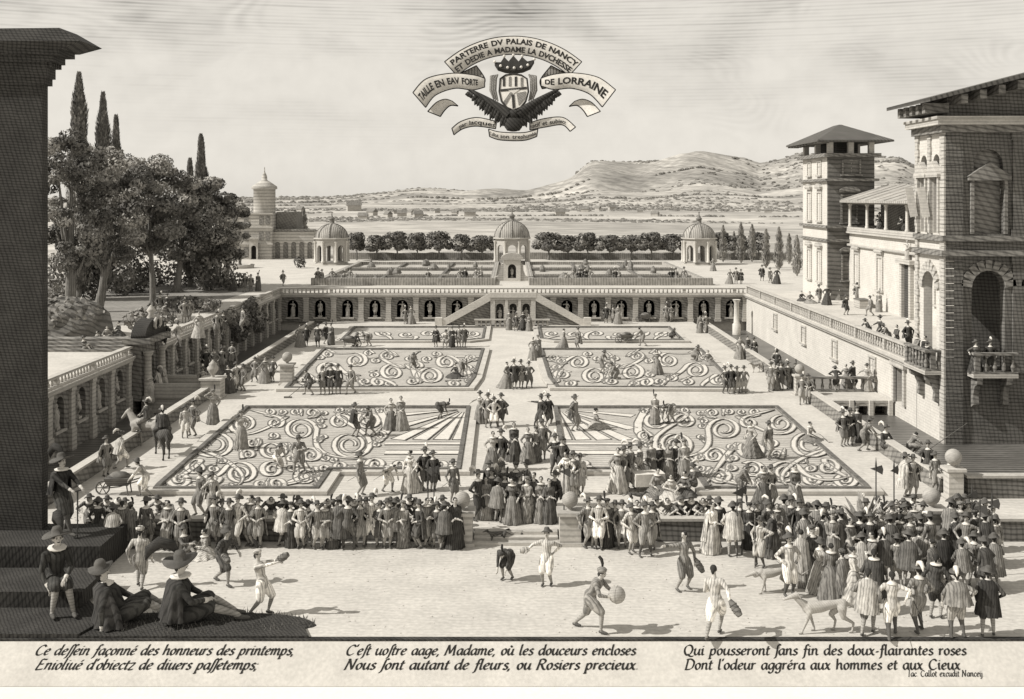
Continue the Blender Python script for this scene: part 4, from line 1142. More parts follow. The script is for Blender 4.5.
for ch in list(pop.children): bpy.data.objects.remove(ch)
bpy.data.objects.remove(pop)

# the avenue of small round trees along the back of the terrace
row = empty('avenue_tree', (0, 0, ZT), 0, 'small round-headed clipped tree in the avenue at the back of the terrace', 'tree', 'avenue of clipped trees behind the pavilions')
m = MB(); m.tube([(0, 0, -.1), (.04, 0, .9), (0, 0, 2.0)], [.13, .1, .07], 6)
for a in (0, 2, 4): m.tube([(0, 0, 1.2), (math.cos(a) * .5, math.sin(a) * .5, 2.0)], [.06, .03], 4)
m.build('trunk', 'bark', row)
rg = random.Random(12); m = MB()
for c, r in (((0, 0, 2.6), 1.1), ((-.95, .1, 2.5), .95), ((.95, 0, 2.5), .95), ((0, -.4, 3.4), .9), ((.6, .3, 3.25), .9), ((-.65, .2, 3.3), .9), ((-1.3, 0, 2.0), .6), ((1.3, 0, 1.95), .6), ((0, -.6, 1.9), .7)):
    leaves(m, c, (r, r, r * .8), 190, .19, rg, 0 if rg.random() < .6 else 1)
m.build('crown', ['leaf_dark', 'leaf_mid'], row)
learn(row)
for px in [356, 377, 398, 419, 440, 461, 481, 547, 567, 588, 609, 631, 652, 673, 719, 737, 757]:
    dup(row, ((px - 512) * 171 / FPX + rg.uniform(-.3, .3), 171 + rg.uniform(-.4, .4), ZT), rg.uniform(0, 6), (rg.uniform(1.2, 1.45), rg.uniform(1.0, 1.3), rg.uniform(.92, 1.12)))
for ch in list(row.children): bpy.data.objects.remove(ch)
bpy.data.objects.remove(row)
hd = empty('low_hedge', (0, 173.5, ZT), 0, 'low clipped hedge running behind the avenue of small trees', 'hedge')
m = MB(); rg = random.Random(2)
xs = np.arange(-27, 44, .9); rings = []
for x in xs: rings.append([(x, -.5, .01), (x, -.55, 1.0 + rg.uniform(-.08, .08)), (x, .5, 1.05 + rg.uniform(-.08, .08)), (x, .5, .01)])
m.loft(rings, 0, False); m.build('foliage', 'hedge_pale', hd)


def leafy(name, label, cat, loc, clumps, mats, leaf=.22, seed=0, n=150):
    t = empty(name, loc, 0, label, cat); rg = random.Random(seed); m = MB()
    for c, r in clumps: leaves(m, c, r, int(n * r[0] * r[2]) + 40, leaf, rg, 0 if rg.random() < .65 else 1)
    m.build('foliage', mats, t)
    return t


p = tpos(127, 292); leafy('clipped_arbour', 'dark domed arbour of clipped leaves beneath the grove', 'shrub', p, [((0, 0, 2.0), (2.7, 2.2, 2.2)), ((0, -.4, 1.2), (3.0, 2.4, 1.3))], ['leaf_dark', 'leaf_mid'], seed=1)
p = tpos(176, 286); leafy('grotto_mound', 'leaf-grown grotto mound behind the slanting tree', 'shrub', p, [((-1.8, 0, 1.4), (2.4, 2, 1.5)), ((1.6, .6, 2.4), (2.2, 2, 2.6)), ((3.4, .5, 2.8), (1.6, 1.6, 2.9))], ['leaf_dark', 'leaf_mid'], seed=2)
p = tpos(214, 290); leafy('ivy_bank', 'tall bank of hanging ivy at the edge of the grove', 'shrub', p, [((-.8, 0, 2.6), (1.6, 1.4, 2.8)), ((1.0, .2, 3.0), (1.5, 1.4, 3.1))], ['leaf_mid', 'leaf_dark'], seed=3)
p = tpos(74, 300); leafy('ivy_bank', 'curtain of leaves hanging behind the mossy mound', 'shrub', p, [((-1.5, 0, 2.2), (1.8, 1.2, 2.4)), ((1.4, .6, 2.6), (1.7, 1.2, 2.8))], ['leaf_mid', 'leaf_dark'], seed=13)
p = tpos(104, 296); leafy('ivy_bank', 'leafy thicket filling the gap beside the domed arbour', 'shrub', p, [((-.8, 0, 2.0), (1.6, 1.2, 2.2)), ((1.6, .6, 1.8), (1.4, 1.2, 1.9))], ['leaf_mid', 'leaf_dark'], seed=14)
p = tpos(152, 330); leafy('low_bush', 'low bushes in the middle of the tree terrace', 'shrub', p, [((-.9, 0, .8), (1.2, .9, .8)), ((.5, .3, .9), (1.3, 1, .9))], ['leaf_mid', 'leaf_dark'], seed=4)
p = tpos(186, 312); leafy('low_bush', 'low spreading bush near the standing groups on the tree terrace', 'shrub', p, [((0, 0, .7), (1.6, 1.2, .7)), ((1.8, .4, .6), (1.2, 1, .6))], ['leaf_dark', 'leaf_mid'], seed=5)
p = tpos(250, 287); leafy('low_bush', 'dark low bush between the ivy bank and the strolling visitors', 'shrub', p, [((-1.2, 0, .8), (1.5, 1, .8)), ((-3.2, .4, .9), (1.3, 1, .9))], ['leaf_dark', 'leaf_mid'], seed=6)
p = tpos(300, 268); leafy('round_bush', 'round bush on the corner of the path to the old palace', 'shrub', p, [((0, 0, .8), (.9, .8, .8))], ['leaf_dark', 'leaf_mid'], seed=7)
rk = empty('rock_mound', tpos(66, 335), 0, 'mossy rock mound under the great forked tree', 'rock')
rg = random.Random(6); m = MB(); rings = []
for j, (z, q) in enumerate(((-.1, 1.1), (.6, 1.05), (1.5, .92), (2.2, .7), (2.6, .35), (2.75, .05))):
    rings.append([(3.2 * q * math.cos(a) * (1 + .22 * mnoise.noise(Vector((a * 2, j * .9, 1)))), 2.2 * q * math.sin(a) * (1 + .22 * mnoise.noise(Vector((a * 2, j * .9, 5)))), z) for a in np.arange(0, 6.28, .3)])
m.loft(rings, 0, False); m.build('boulder', 'rock', rk)
m = MB(); leaves(m, (0, -.5, 1.5), (3.0, 2.1, 1.4), 500, .2, rg, 0); m.build('moss', 'leaf_mid', rk)
sp = empty('terrace_steps', tpos(72, 352), 0, 'short flight of stone steps at the foot of the mossy mound', 'steps')
for k in range(4): m = MB(); m.box(-3, 3.2, k * .5, 2.6, .16 * k + .003, .16 * (k + 1)); m.build('step', 'stone_mid', sp)
# ivy over the moat wall
iv = empty('wall_ivy', (-22.9, 95, 0), 0, 'dark ivy tumbling over the balustrade of the moat wall', 'ivy')
m = MB(); rg = random.Random(8)
for i in range(9): leaves(m, (rg.uniform(.0, .4), rg.uniform(-6, 5), rg.uniform(.6, 3.2)), (.5, 1.3, .8), 130, .2, rg, rg.choice((0, 0, 1)))
m.build('foliage', ['leaf_dark', 'leaf_mid'], iv)
# the big potted plant in the crowd before the palace wall
pt = empty('potted_plant', (gp(852, 545, ZF).x, 39.3, ZF), 0, 'tall spiky potted plant rising out of the crowd by the low wall', 'plant')
m = MB(); m.lathe([(.3, 0), (.36, .1), (.5, .75), (.56, .8), (.5, .86), (.44, .8)], (0, 0, 0), 14); m.build('pot', 'stone_mid', pt)
m = MB(); rg = random.Random(3)
for i in range(34):
    a = rg.uniform(0, 6.283); l = rg.uniform(.9, 1.5); o = rg.uniform(.25, .95)
    P = [Vector((0, 0, .8)) + Vector((math.cos(a) * o * l * t, math.sin(a) * o * l * t, l * t * (1.15 - .45 * o * t))) for t in (0, .3, .6, .85, 1)]
    ww = [.05, .09, .08, .05, .01]; s = Vector((-math.sin(a), math.cos(a), 0))
    m.loft([[q - s * w for q, w in zip(P, ww)], [q + s * w for q, w in zip(P, ww)]], i % 2, True, False)
m.build('leaves', ['leaf_mid', 'leaf_pale'], pt)

# ================================================================== THE ARMORIAL BANNER
BD = 186.0; BK = BD / FPX
bz = lambda py: HC + (197 - py) * BK
bn_ = empty('armorial_banner', (0, BD, bz(85)), 0, 'crowned eagle carrying a shield and lettered ribbons high in the sky above the garden', 'banner')
bn_.rotation_euler = (R(-24), 0, 0)
KZ = BK / math.cos(R(24))
zx = lambda x: (400 + x / 4.551 - 512) * BK
zz = lambda y: (85 - (25 + y / 4.551)) * KZ


def ribbon(name, top, bot, mat='ribbon', dep=None, th=.12, n=40):
    """band between two smooth edges given in plan units; a real sheet with thickness"""
    def smooth(pts):
        P = [Vector((zx(a), zz(b))) for a, b in pts]; out = []
        for i in range(n + 1):
            t = i / n * (len(P) - 1); k = min(int(t), len(P) - 2); f = t - k
            p0, p1, p2, p3 = P[max(k - 1, 0)], P[k], P[k + 1], P[min(k + 2, len(P) - 1)]
            out.append(.5 * ((2 * p1) + (p2 - p0) * f + (2 * p0 - 5 * p1 + 4 * p2 - p3) * f * f + (3 * p1 - p0 - 3 * p2 + p3) * f ** 3))
        return out
    A, B = smooth(top), smooth(bot); d = dep or (lambda t: 0)
    m = MB(); ro = [[], [], [], []]
    for i in range(n + 1):
        y = d(i / n)
        ro[0].append((A[i].x, y, A[i].y)); ro[1].append((A[i].x, y + th, A[i].y)); ro[2].append((B[i].x, y + th, B[i].y)); ro[3].append((B[i].x, y, B[i].y))
    m.loft(ro + [ro[0]], 0, True, False)
    for e in (0, -1): m.add([ro[k][e] for k in range(4)], [(0, 1, 2, 3)])
    o = m.build(name, mat, bn_)
    m = MB()
    for E in (A, B): m.tube([(p.x, d(i / n) + .02, p.y) for i, p in enumerate(E)], .10, 4)
    for e in (0, n): m.tube([(A[e].x, d(e / n) + .02, A[e].y), (B[e].x, d(e / n) + .02, B[e].y)], .10, 4)
    m.build('hem', 'ink', o)
    return o, A, B, d


def letter_on(o, A, B, d, body, t0, t1, v0, v1, bold=.012):
    v, f = text_mesh(body, 0, 1, 1, 0, bold); n = len(A) - 1; out = []
    for p in v:
        t = (t0 + (t1 - t0) * p.x) * n; k = min(int(t), n - 1); a = A[k].lerp(A[k + 1], t - k); b = B[k].lerp(B[k + 1], t - k)
        q = b.lerp(a, v0 + (v1 - v0) * p.z); out.append((q.x, d(t / n) - .05, q.y))
    m = MB(); m.add(out, f); m.build('lettering', 'ink', o)


arcp = lambda r: [(515 + r * math.sin(a), 517 - r * math.cos(a)) for a in np.linspace(-R(41), R(41), 9)]
rb = ribbon('title_ribbon', arcp(482), arcp(392), dep=lambda t: .5 * (2 * t - 1) ** 2)
letter_on(*rb, 'PARTERRE DV PALAIS DE NANCY', .035, .985, .56, .86, .03)
letter_on(*rb, 'ET DEDIE A MADAME LA DVCHESSE', .03, .975, .12, .42, .03)
rb = ribbon('side_ribbon', [(62, 318), (120, 252), (230, 224), (330, 228), (385, 240)], [(122, 388), (165, 330), (250, 296), (330, 300), (385, 282)], dep=lambda t: -.7 + .8 * t * t)
letter_on(*rb, 'TAILLE EN EAV FORTE', .04, .84, .3, .72, .03)
rb = ribbon('side_ribbon', [(642, 240), (700, 226), (790, 222), (900, 245), (978, 305)], [(642, 276), (700, 298), (780, 296), (860, 325), (915, 386)], dep=lambda t: -.7 + .8 * (1 - t) ** 2)
letter_on(*rb, 'DE LORRAINE', .10, .93, .3, .72, .03)
for pts_ in ([[(345, 165), (385, 225), (375, 262)], [(248, 215), (262, 244), (330, 262)], 0], [[(690, 165), (640, 230), (648, 270)], [(780, 215), (762, 248), (690, 262)], 1],
             [[(128, 384), (165, 340), (205, 322), (238, 330)], [(186, 408), (205, 376), (230, 352), (264, 352)], 2], [[(910, 384), (872, 340), (832, 322), (796, 330)], [(850, 408), (832, 376), (806, 352), (770, 354)], 3]):
    ribbon('ribbon_fold', pts_[0], pts_[1], 'ribbon_back' if pts_[2] < 2 else 'ribbon', dep=lambda t: 1.0 + .5 * t, n=16)
rb = ribbon('lower_scroll', [(240, 468), (280, 436), (350, 418), (440, 436)], [(250, 498), (290, 470), (350, 458), (436, 470)], dep=lambda t: .6, n=24)
letter_on(*rb, 'par Iacques', .25, .97, .2, .75, .01)
rb = ribbon('lower_scroll', [(405, 478), (460, 492), (560, 494), (625, 478)], [(410, 512), (460, 528), (560, 530), (620, 512)], dep=lambda t: .1, n=24)
letter_on(*rb, 'Callot son treshumble', .04, .96, .25, .75, .01)
rb = ribbon('lower_scroll', [(590, 442), (660, 422), (740, 418), (795, 462)], [(590, 476), (660, 462), (735, 452), (770, 482)], dep=lambda t: .6, n=24)
letter_on(*rb, 'natif et subiect', .03, .75, .2, .75, .01)
# shield with its scrolled frame
bb = lambda pts: [(zx(a), zz(b)) for a, b in pts]
def plate(name, pts, y0, y1, mat, parent=None):
    m = MB(); P = bb(pts); m.loft([[(x, y0, z) for x, z in P], [(x, y1, z) for x, z in P]], 0, False); return m.build(name, mat, parent or bn_)
shp = [(456, 250), (480, 232), (516, 226), (552, 232), (578, 250), (584, 310), (572, 355), (548, 385), (516, 398), (486, 385), (462, 355), (452, 310)]
sh = plate('shield', shp, -.4, .3, 'ribbon')
m = MB(); m.tube([(zx(a), -.42, zz(b)) for a, b in shp + shp[:1]], .16, 6); m.build('rim', 'stone_dark', sh)
def charge(pts, mat='stone_dark'): return plate('charge', pts, -.5, -.41, mat, sh)
for k in range(4): charge([(468 + 27 * k, 245 - (4 if k in (1, 2) else 0)), (478 + 27 * k, 243 - (4 if k in (1, 2) else 0)), (478 + 27 * k, 285), (468 + 27 * k, 285)], 'stone_mid' if k % 2 else 'stone_dark')
charge([(458, 300), (576, 288), (576, 298), (458, 310)]); charge([(470, 360), (500, 315), (512, 315), (482, 372)], 'stone_mid'); charge([(530, 318), (572, 310), (566, 345), (540, 375)], 'stone_mid'); charge([(508, 325), (520, 325), (524, 385), (512, 390)])
charge([(486, 300), (516, 285), (546, 300), (516, 322)], 'plaster')
for s in (-1, 1):
    m = MB()
    for r in (0, 1, 2): m.tube([(zx(516 + s * (70 + 9 * r)), .0, zz(350 - 4 * r)), (zx(516 + s * (84 + 9 * r)), -.1, zz(300)), (zx(516 + s * (82 + 9 * r)), -.1, zz(245 - 6 * r)), (zx(516 + s * (72 + 7 * r)), .1, zz(222 + 2 * r))], [.12, .28, .28, .15], 6)
    m.build('scrolled_frame', 'stone_mid', sh)
cw_ = empty('crown', (0, 0, 0)); cw_.parent = bn_
m = MB()
P = [(430, 172), (445, 196), (480, 208), (520, 212), (560, 206), (595, 190), (612, 160), (580, 168), (556, 146), (540, 168), (516, 140), (494, 168), (474, 146), (458, 172)]
m.loft([[(x, -.6, z) for x, z in bb(P)], [(x, .6, z) for x, z in bb(P)]], 0, False)
m.build('circlet', 'stone_dark', cw_)
m = MB()
for a, b in ((430, 170), (474, 143), (516, 138), (556, 143), (612, 158), (458, 190), (490, 198), (520, 200), (552, 196), (582, 186)): m.ball((zx(a), -.62, zz(b)), .26, 8)
m.build('jewel', 'ribbon', cw_)
# eagle: head and breast under the shield, two spread wings of overlapping feathers
m = MB(); m.ball((zx(516), .1, zz(450)), (1.7, .8, 1.6), 14); m.ball((zx(516), -.3, zz(415)), (.9, .7, .9), 12); m.tube([(zx(520), -.6, zz(412)), (zx(548), -.9, zz(402)), (zx(555), -.9, zz(415))], [.35, .25, .05], 6)
for s in (-1, 0, 1): m.tube([(zx(516), 0, zz(455)), (zx(516 + 28 * s), .1, zz(482))], [.7, .25], 6)
m.build('eagle_body', 'feather', bn_)
for s in (-1, 1):
    m = MB()
    for k in range(15):
        t = k / 14; ax, ay = 516 + s * (30 + 165 * t), 432 - 118 * t ** .85
        l = 40 + 30 * math.sin(t * 2.6) + (9 if k % 2 else -6); dx, dy = s * (18 - 2 * t), l * (1 - .75 * t)
        if t > .9: dx, dy = s * 24, 2
        b0 = Vector((zx(ax), .05 * (k % 3), zz(ay))); b1 = Vector((zx(ax + dx), .05 * (k % 3), zz(ay + dy)))
        m.tube([b0, b0.lerp(b1, .5), b1], [.5, .5, .06], 5)
    m.tube([(zx(516 + s * (20 + 190 * t)), -.1, zz(428 - 128 * t ** .85 - 8)) for t in np.linspace(0, 1, 8)], [.9, .85, .75, .65, .55, .45, .35, .15], 6)
    m.build('wing', 'feather', bn_)
# ================================================================== FIGURES
def unit(v): v = Vector(v); return v.normalized() if v.length > 1e-6 else Vector((0, 0, 1))


def ik(a, b, l1, l2, pole):
    """joint between a and b for two bones, bent towards pole; b is pulled in when out of reach"""
    a, b = Vector(a), Vector(b); d = b - a; L = min(d.length, (l1 + l2) * .995)
    u = unit(d); b = a + u * L
    x = (l1 * l1 - l2 * l2 + L * L) / (2 * L); h = math.sqrt(max(0, l1 * l1 - x * x))
    p = Vector(pole); p = unit(p - u * p.dot(u))
    return a + u * x + p * h, b


SLOT = ['skin', 'hair', 'cloth', 'cloth2', 'hose', 'shoe', 'linen', 'ink']


class Fig:
    def __init__(s): s.pr = []          # (p0, r0, p1, r1, slot)

    def cap(s, p0, r0, p1, r1, k): s.pr.append((Vector(p0), r0, Vector(p1), r1, SLOT.index(k)))

    def body(s, name, vox=.021, extra=None, smooth=5):
        """one continuous skin round all the limbs"""
        m = MB()
        for p0, r0, p1, r1, k in s.pr:
            d = p1 - p0; u = unit(d); a = u.orthogonal().normalized(); b = u.cross(a); rings = []; n = 12
            for t in (-88, -60, -30): rings.append((p0 + u * r0 * math.sin(R(t)), r0 * math.cos(R(t))))
            rings += [(p0, r0), (p1, r1)]
            for t in (30, 60, 88): rings.append((p1 + u * r1 * math.sin(R(t)), r1 * math.cos(R(t))))
            m.loft([[c + (a * math.cos(q * 2 * PI / n) + b * math.sin(q * 2 * PI / n)) * r for q in range(n)] for c, r in rings], 0, True)
        o = m.build('raw_' + name, ['skin'])
        md = o.modifiers.new('r', 'REMESH'); md.mode = 'VOXEL'; md.voxel_size = vox
        md = o.modifiers.new('s', 'SMOOTH'); md.factor = .5; md.iterations = smooth
        bpy.context.view_layer.update()
        me = bpy.data.meshes.new_from_object(o.evaluated_get(bpy.context.evaluated_depsgraph_get()))
        old = o.data; bpy.data.objects.remove(o); bpy.data.meshes.remove(old)
        co = np.array([v.co[:] for v in me.vertices]); fs = [tuple(p.vertices) for p in me.polygons]
        ctr = np.array([co[list(f)].mean(0) for f in fs]); best = np.full(len(fs), 1e9); sl = np.zeros(len(fs), int)
        for p0, r0, p1, r1, k in s.pr:
            A, B = np.array(p0), np.array(p1); d = B - A; L2 = max(d @ d, 1e-9)
            t = np.clip((ctr - A) @ d / L2, 0, 1); q = A + t[:, None] * d
            ds = np.linalg.norm(ctr - q, axis=1) - (r0 + (r1 - r0) * t)
            u = ds < best; best[u] = ds[u]; sl[u] = k
        mb = MB(); mb.add([tuple(c) for c in co], fs, 0, True); mb.m = [int(x) for x in sl]
        bpy.data.meshes.remove(me)
        if extra: extra(mb)
        return mb


def make_person(key, pelvis=(0, 0, .93), chest=None, head=None, hands=((-.30, -.05, .82), (.30, -.05, .82)), feet=((-.10, -.02, .06), (.10, -.02, .06)),
                knee=(0, -1, .1), elbow=((-1, .7, -.2), (1, .7, -.2)), toe=((0, -1, 0), (0, -1, 0)), look=(0, -1, 0), female=False, breeches=True, gown=False,
                hat=None, cloak=None, collar=True, sword=False, skirt=None, boots=False, detail=False, bust=False):
    """one figure of about 1.72 m facing -y; returns the top-level body with its worn parts as children"""
    f = Fig(); pel = Vector(pelvis)
    ch = Vector(chest) if chest else pel + Vector((0, 0, .38))
    sp = unit(ch - pel); nk = ch + sp * .16
    hd = Vector(head) if head else nk + unit(sp + Vector((0, -.12, .35))) * .17
    lk = unit(look); side = unit(sp.cross(Vector((0, 1, 0)) if abs(sp.y) < .95 else Vector((0, 0, 1))))
    if side.x > 0: side = -side
    # side points to the figure's own right hand (-x)
    wsh = .165 if female else .19
    shL, shR = ch + side * wsh + sp * .05, ch - side * wsh + sp * .05
    top = 'cloth2' if (female or gown) else 'cloth'
    f.cap(pel, .125 if not female else .13, pel + sp * .16, .105 if female else .125, top)
    f.cap(pel + sp * .16, .105 if female else .125, ch, .135 if female else .15, top)
    f.cap(ch + side * .08, .11, ch - side * .08, .11, top); f.cap(shL, .075, shR, .075, top)
    if female: f.cap(ch + side * .06 + Vector((0, -.07, -.01)), .075, ch - side * .06 + Vector((0, -.07, -.01)), .075, top)
    f.cap(nk - sp * .03, .06, nk + (hd - nk) * .5, .052, 'skin')
    up = unit(hd - nk * .999); ls = unit(lk.cross(Vector((0, 0, 1)))) if abs(lk.z) < .95 else side
    hu = unit(ls.cross(lk))
    f.cap(hd + hu * .025 - lk * .012, .088, hd + hu * .025 - lk * .012 + Vector((0, 0, .001)), .088, 'hair')
    f.cap(hd - hu * .005 + lk * .012, .078, hd - hu * .055 + lk * .03, .052, 'skin')
    f.cap(hd + hu * .028 + lk * .03, .062, hd + hu * .03 + lk * .031, .062, 'skin')
    f.cap(hd - hu * .01 + lk * .092, .013, hd - hu * .028 + lk * .103, .016, 'skin')          # nose
    for s in (-1, 1): f.cap(hd + ls * s * .083 - hu * .005, .018, hd + ls * s * .083 - hu * .03, .014, 'skin')   # ears
    if female: f.cap(hd + hu * .05 - lk * .09, .055, hd + hu * .03 - lk * .10, .05, 'hair')
    else: f.cap(hd - hu * .03 - lk * .07, .05, hd - hu * .08 - lk * .06, .035, 'hair')
    # arms
    hand_fr = []
    for i, (sh, hp) in enumerate(((shL, hands[0]), (shR, hands[1]))):
        el, wr = ik(sh, hp, .29, .26, elbow[i])
        f.cap(sh, .068, el, .052, 'cloth' if not female else 'cloth2'); f.cap(el, .052, el.lerp(wr, .9), .037, 'cloth2'); f.cap(el.lerp(wr, .86), .04, el.lerp(wr, .98), .038, 'linen')
        d = unit(wr - el); pa = wr + d * .085
        f.cap(wr, .026, pa, .034, 'skin'); hand_fr.append((wr, pa, d))
    if not (female or gown):
        f.cap(pel + Vector((0, 0, .03)), .155, pel + Vector((0, 0, -.10)), .17, 'cloth')       # skirts of the doublet
    if female or gown:
        f.cap(pel, .14, pel + Vector((0, 0, -.22)), .16, top)
    if skirt is None:
        for i, ft in enumerate(feet):
            s = -1 if i == 0 else 1
            hp = pel + Vector((s * .09, 0, -.04)); an = Vector(ft) + Vector((0, .03, .04))
            kn, an = ik(hp, an, .44, .43, knee if not isinstance(knee[0], (tuple, list)) else knee[i])
            f.cap(hp, .125, hp.lerp(kn, .5), .140, 'cloth2'); f.cap(hp.lerp(kn, .5), .140, hp.lerp(kn, .95), .105, 'cloth2')
            f.cap(kn, .062, kn.lerp(an, .35), .062, 'shoe' if boots else 'hose'); f.cap(kn.lerp(an, .35), .062, an, .036, 'shoe' if boots else 'hose')
            if boots: f.cap(kn.lerp(an, .12), .078, kn.lerp(an, .2), .075, 'shoe')
            t = unit(toe[i]); f.cap(an + Vector((0, 0, -.035)) - t * .03, .038, an + Vector((0, 0, -.045)) + t * .07, .042, 'shoe'); f.cap(an + Vector((0, 0, -.045)) + t * .07, .042, an + Vector((0, 0, -.055)) + t * .15, .03, 'shoe')

    def extra(mb):
        SK = SLOT.index('skin'); IK = SLOT.index('ink')
        for wr, pa, d in hand_fr:          # five fingers each, curled a little
            a = unit(d.cross(Vector((0, 0, 1)) if abs(d.z) < .9 else Vector((1, 0, 0)))); b = d.cross(a)
            for q, (o_, l) in enumerate(((-.027, .066), (-.009, .078), (.009, .073), (.026, .058))):
                r0 = pa + a * o_ + d * .012; p1 = r0 + d * l * .5 + b * .006; p2 = p1 + d * l * .36 + b * .022; p3 = p2 + d * l * .16 + b * .022
                mb.tube([r0, p1, p2, p3], [.0095, .009, .008, .005], 5, SK)
            r0 = wr.lerp(pa, .35) - a * .022; mb.tube([r0, r0 - a * .022 + d * .03, r0 - a * .026 + d * .062 + b * .012], [.012, .0105, .006], 5, SK)
        for s in (-1, 1):                  # eyes and brow, mouth
            e = hd + ls * s * .031 + hu * .012 + lk * .083
            mb.ball(e, (.011, .009, .008), 6, IK); mb.tube([e + ls * s * .016 + hu * .017, e + hu * .022 + lk * .004, e - ls * s * .014 + hu * .019 + lk * .004], .0045, 4, SLOT.index('hair'))
        mo = hd - hu * .055 + lk * .083
        mb.tube([mo + ls * .02 - lk * .006, mo, mo - ls * .02 - lk * .006], [.003, .006, .003], 4, SLOT.index('hair'))
        if not female: mb.tube([mo + ls * .028 + hu * .008 - lk * .008, mo + hu * .012 + lk * .006, mo - ls * .028 + hu * .008 - lk * .008], [.004, .008, .004], 4, SLOT.index('hair'))
    mb = f.body(key, .014 if detail else .022, extra, 4 if detail else 3)
    o = mb.build('person', SLOT)
    o['key'] = key
    if skirt is not None:
        # skirt = list of (centre, radius x, radius y) from waist to hem, pleated
        m = MB(); rings = []; n = 44
        for j, (c, rx, ry) in enumerate(skirt):
            fold = .10 * j / (len(skirt) - 1)
            rings.append([(c[0] + rx * math.cos(a) * (1 + fold * math.sin(a * 11 + .6 * math.sin(3 * a))), c[1] + ry * math.sin(a) * (1 + fold * math.sin(a * 11 + .6 * math.sin(3 * a))), c[2]) for a in np.arange(n) * 2 * PI / n])
        m.loft(rings, 0, True); m.build('gown' if gown else 'skirt', 'cloth', o)
    if cloak:
        # cloak = (drop, spread, how far it hangs behind)
        drop, spread, back = cloak; m = MB(); n = 26; rings = []
        for t in (0, .12, .35, .65, 1):
            rr = []
            for i in range(n + 1):
                a = R(-25) + R(230) * i / n
                r = (.10 if t == 0 else .215) + spread * t; q = 1 + .10 * t * math.sin(i * 1.55)
                base = nk.lerp(pel, min(1, t * drop / .5)) if t * drop < .5 else pel + Vector((0, 0, .5 - t * drop))
                rr.append((base.x + r * 1.02 * math.cos(a) * q, base.y + (r * .78 * math.sin(a)) * q + .02 + back * t, base.z + (.02 if t == 0 else 0)))
            rings.append(rr)
        inner = [[(p[0] * .96, p[1] * .96 + .004, p[2]) for p in r] for r in rings]
        m.loft(rings, 0, True, False); m.loft(inner[::-1], 0, True, False)
        for e in (0, n): m.add([rings[j][e] for j in range(5)] + [inner[j][e] for j in range(4, -1, -1)], [tuple(range(10))])
        m.add(rings[4] + inner[4], [(i, i + 1, n + 2 + i, n + 1 + i) for i in range(n)])
        m.build('cloak', 'cloth', o)
    if collar:
        m = MB(); ax = unit(sp + Vector((0, 0, .3))); a_ = ax.orthogonal().normalized(); b_ = ax.cross(a_); n = 20
        rr = .15 if collar == 'ruff' else .125
        prof = [(.05, .03), (rr, .012 if collar == 'ruff' else -.035), (rr, -.012 if collar == 'ruff' else -.055), (.05, -.02)]
        m.loft([[nk + (a_ * math.cos(2 * PI * k / n) + b_ * math.sin(2 * PI * k / n)) * r * (1 + (.06 * (k % 2) if r > .1 else 0)) + ax * z for k in range(n)] for r, z in prof], 0, True)
        m.build('collar', 'linen', o)
    if hat:
        m = MB(); n = 20; c = hd + hu * .062 - lk * .012
        tilt = .25 if hat in ('plume', 'brim', 'bigplume') else .1
        R_ = .19 if hat != 'cap' else .12
        if hat == 'bigplume': R_ = .25
        axs = unit(hu - lk * .1 + ls * tilt * .4); e1 = unit(lk - axs * lk.dot(axs)); e2 = axs.cross(e1)
        hh = {'plume': .13, 'brim': .14, 'cap': .07, 'bigplume': .15, 'tall': .2}[hat]
        prof = [(.085, -.012), (R_, .004), (R_, .016), (.098, .018), (.088, hh * .7), (.06, hh), (.005, hh + .01)]
        if hat == 'cap': prof = [(.09, -.02), (.115, .0), (.125, .045), (.09, hh + .01), (.005, hh + .02)]
        m.loft([[c + (e1 * math.cos(2 * PI * k / n) + e2 * math.sin(2 * PI * k / n)) * r * (1 + (.08 * math.sin(2 * 2 * PI * k / n) if r > .15 else 0)) + axs * (z + (.03 * math.cos(4 * PI * k / n) if r > .15 else 0)) for k in range(n)] for r, z in prof], 0, True)
        h_ = m.build('hat', 'shoe' if hat != 'cap' else 'cloth', o)
        if 'plume' in hat or hat == 'cap':
            m = MB(); s0 = c + axs * .05 + e2 * .09 - e1 * .02; k = 1.7 if hat == 'bigplume' else (.8 if hat == 'cap' else 1.15)
            P = [s0, s0 + axs * .10 * k - e1 * .05 * k, s0 + axs * .14 * k - e1 * .15 * k, s0 + axs * .08 * k - e1 * .25 * k, s0 - axs * .01 - e1 * .29 * k]
            if hat == 'cap': P = [s0, s0 + axs * .1, s0 + axs * .2 - e1 * .03, s0 + axs * .27 - e1 * .1]
            m.tube(P, [.02, .045 * k, .055 * k, .045 * k, .01][:len(P)], 7); m.build('plume', 'linen' if hat == 'plume' else 'hair', h_)
    if sword:
        m = MB(); a = pel + Vector((.17, -.10, .02)); b = pel + Vector((.24, .62, -.42)); d = unit(b - a)
        m.tube([a - d * .12, a], [.016, .014], 5); m.tube([a, b], [.014, .008], 5); q = unit(d.cross(Vector((1, 0, 0)))); m.tube([a - q * .09, a + q * .09], [.01, .01], 5); m.ball(a - d * .13, .022, 6)
        m.build('sword', 'iron', o)
    return learn(o)


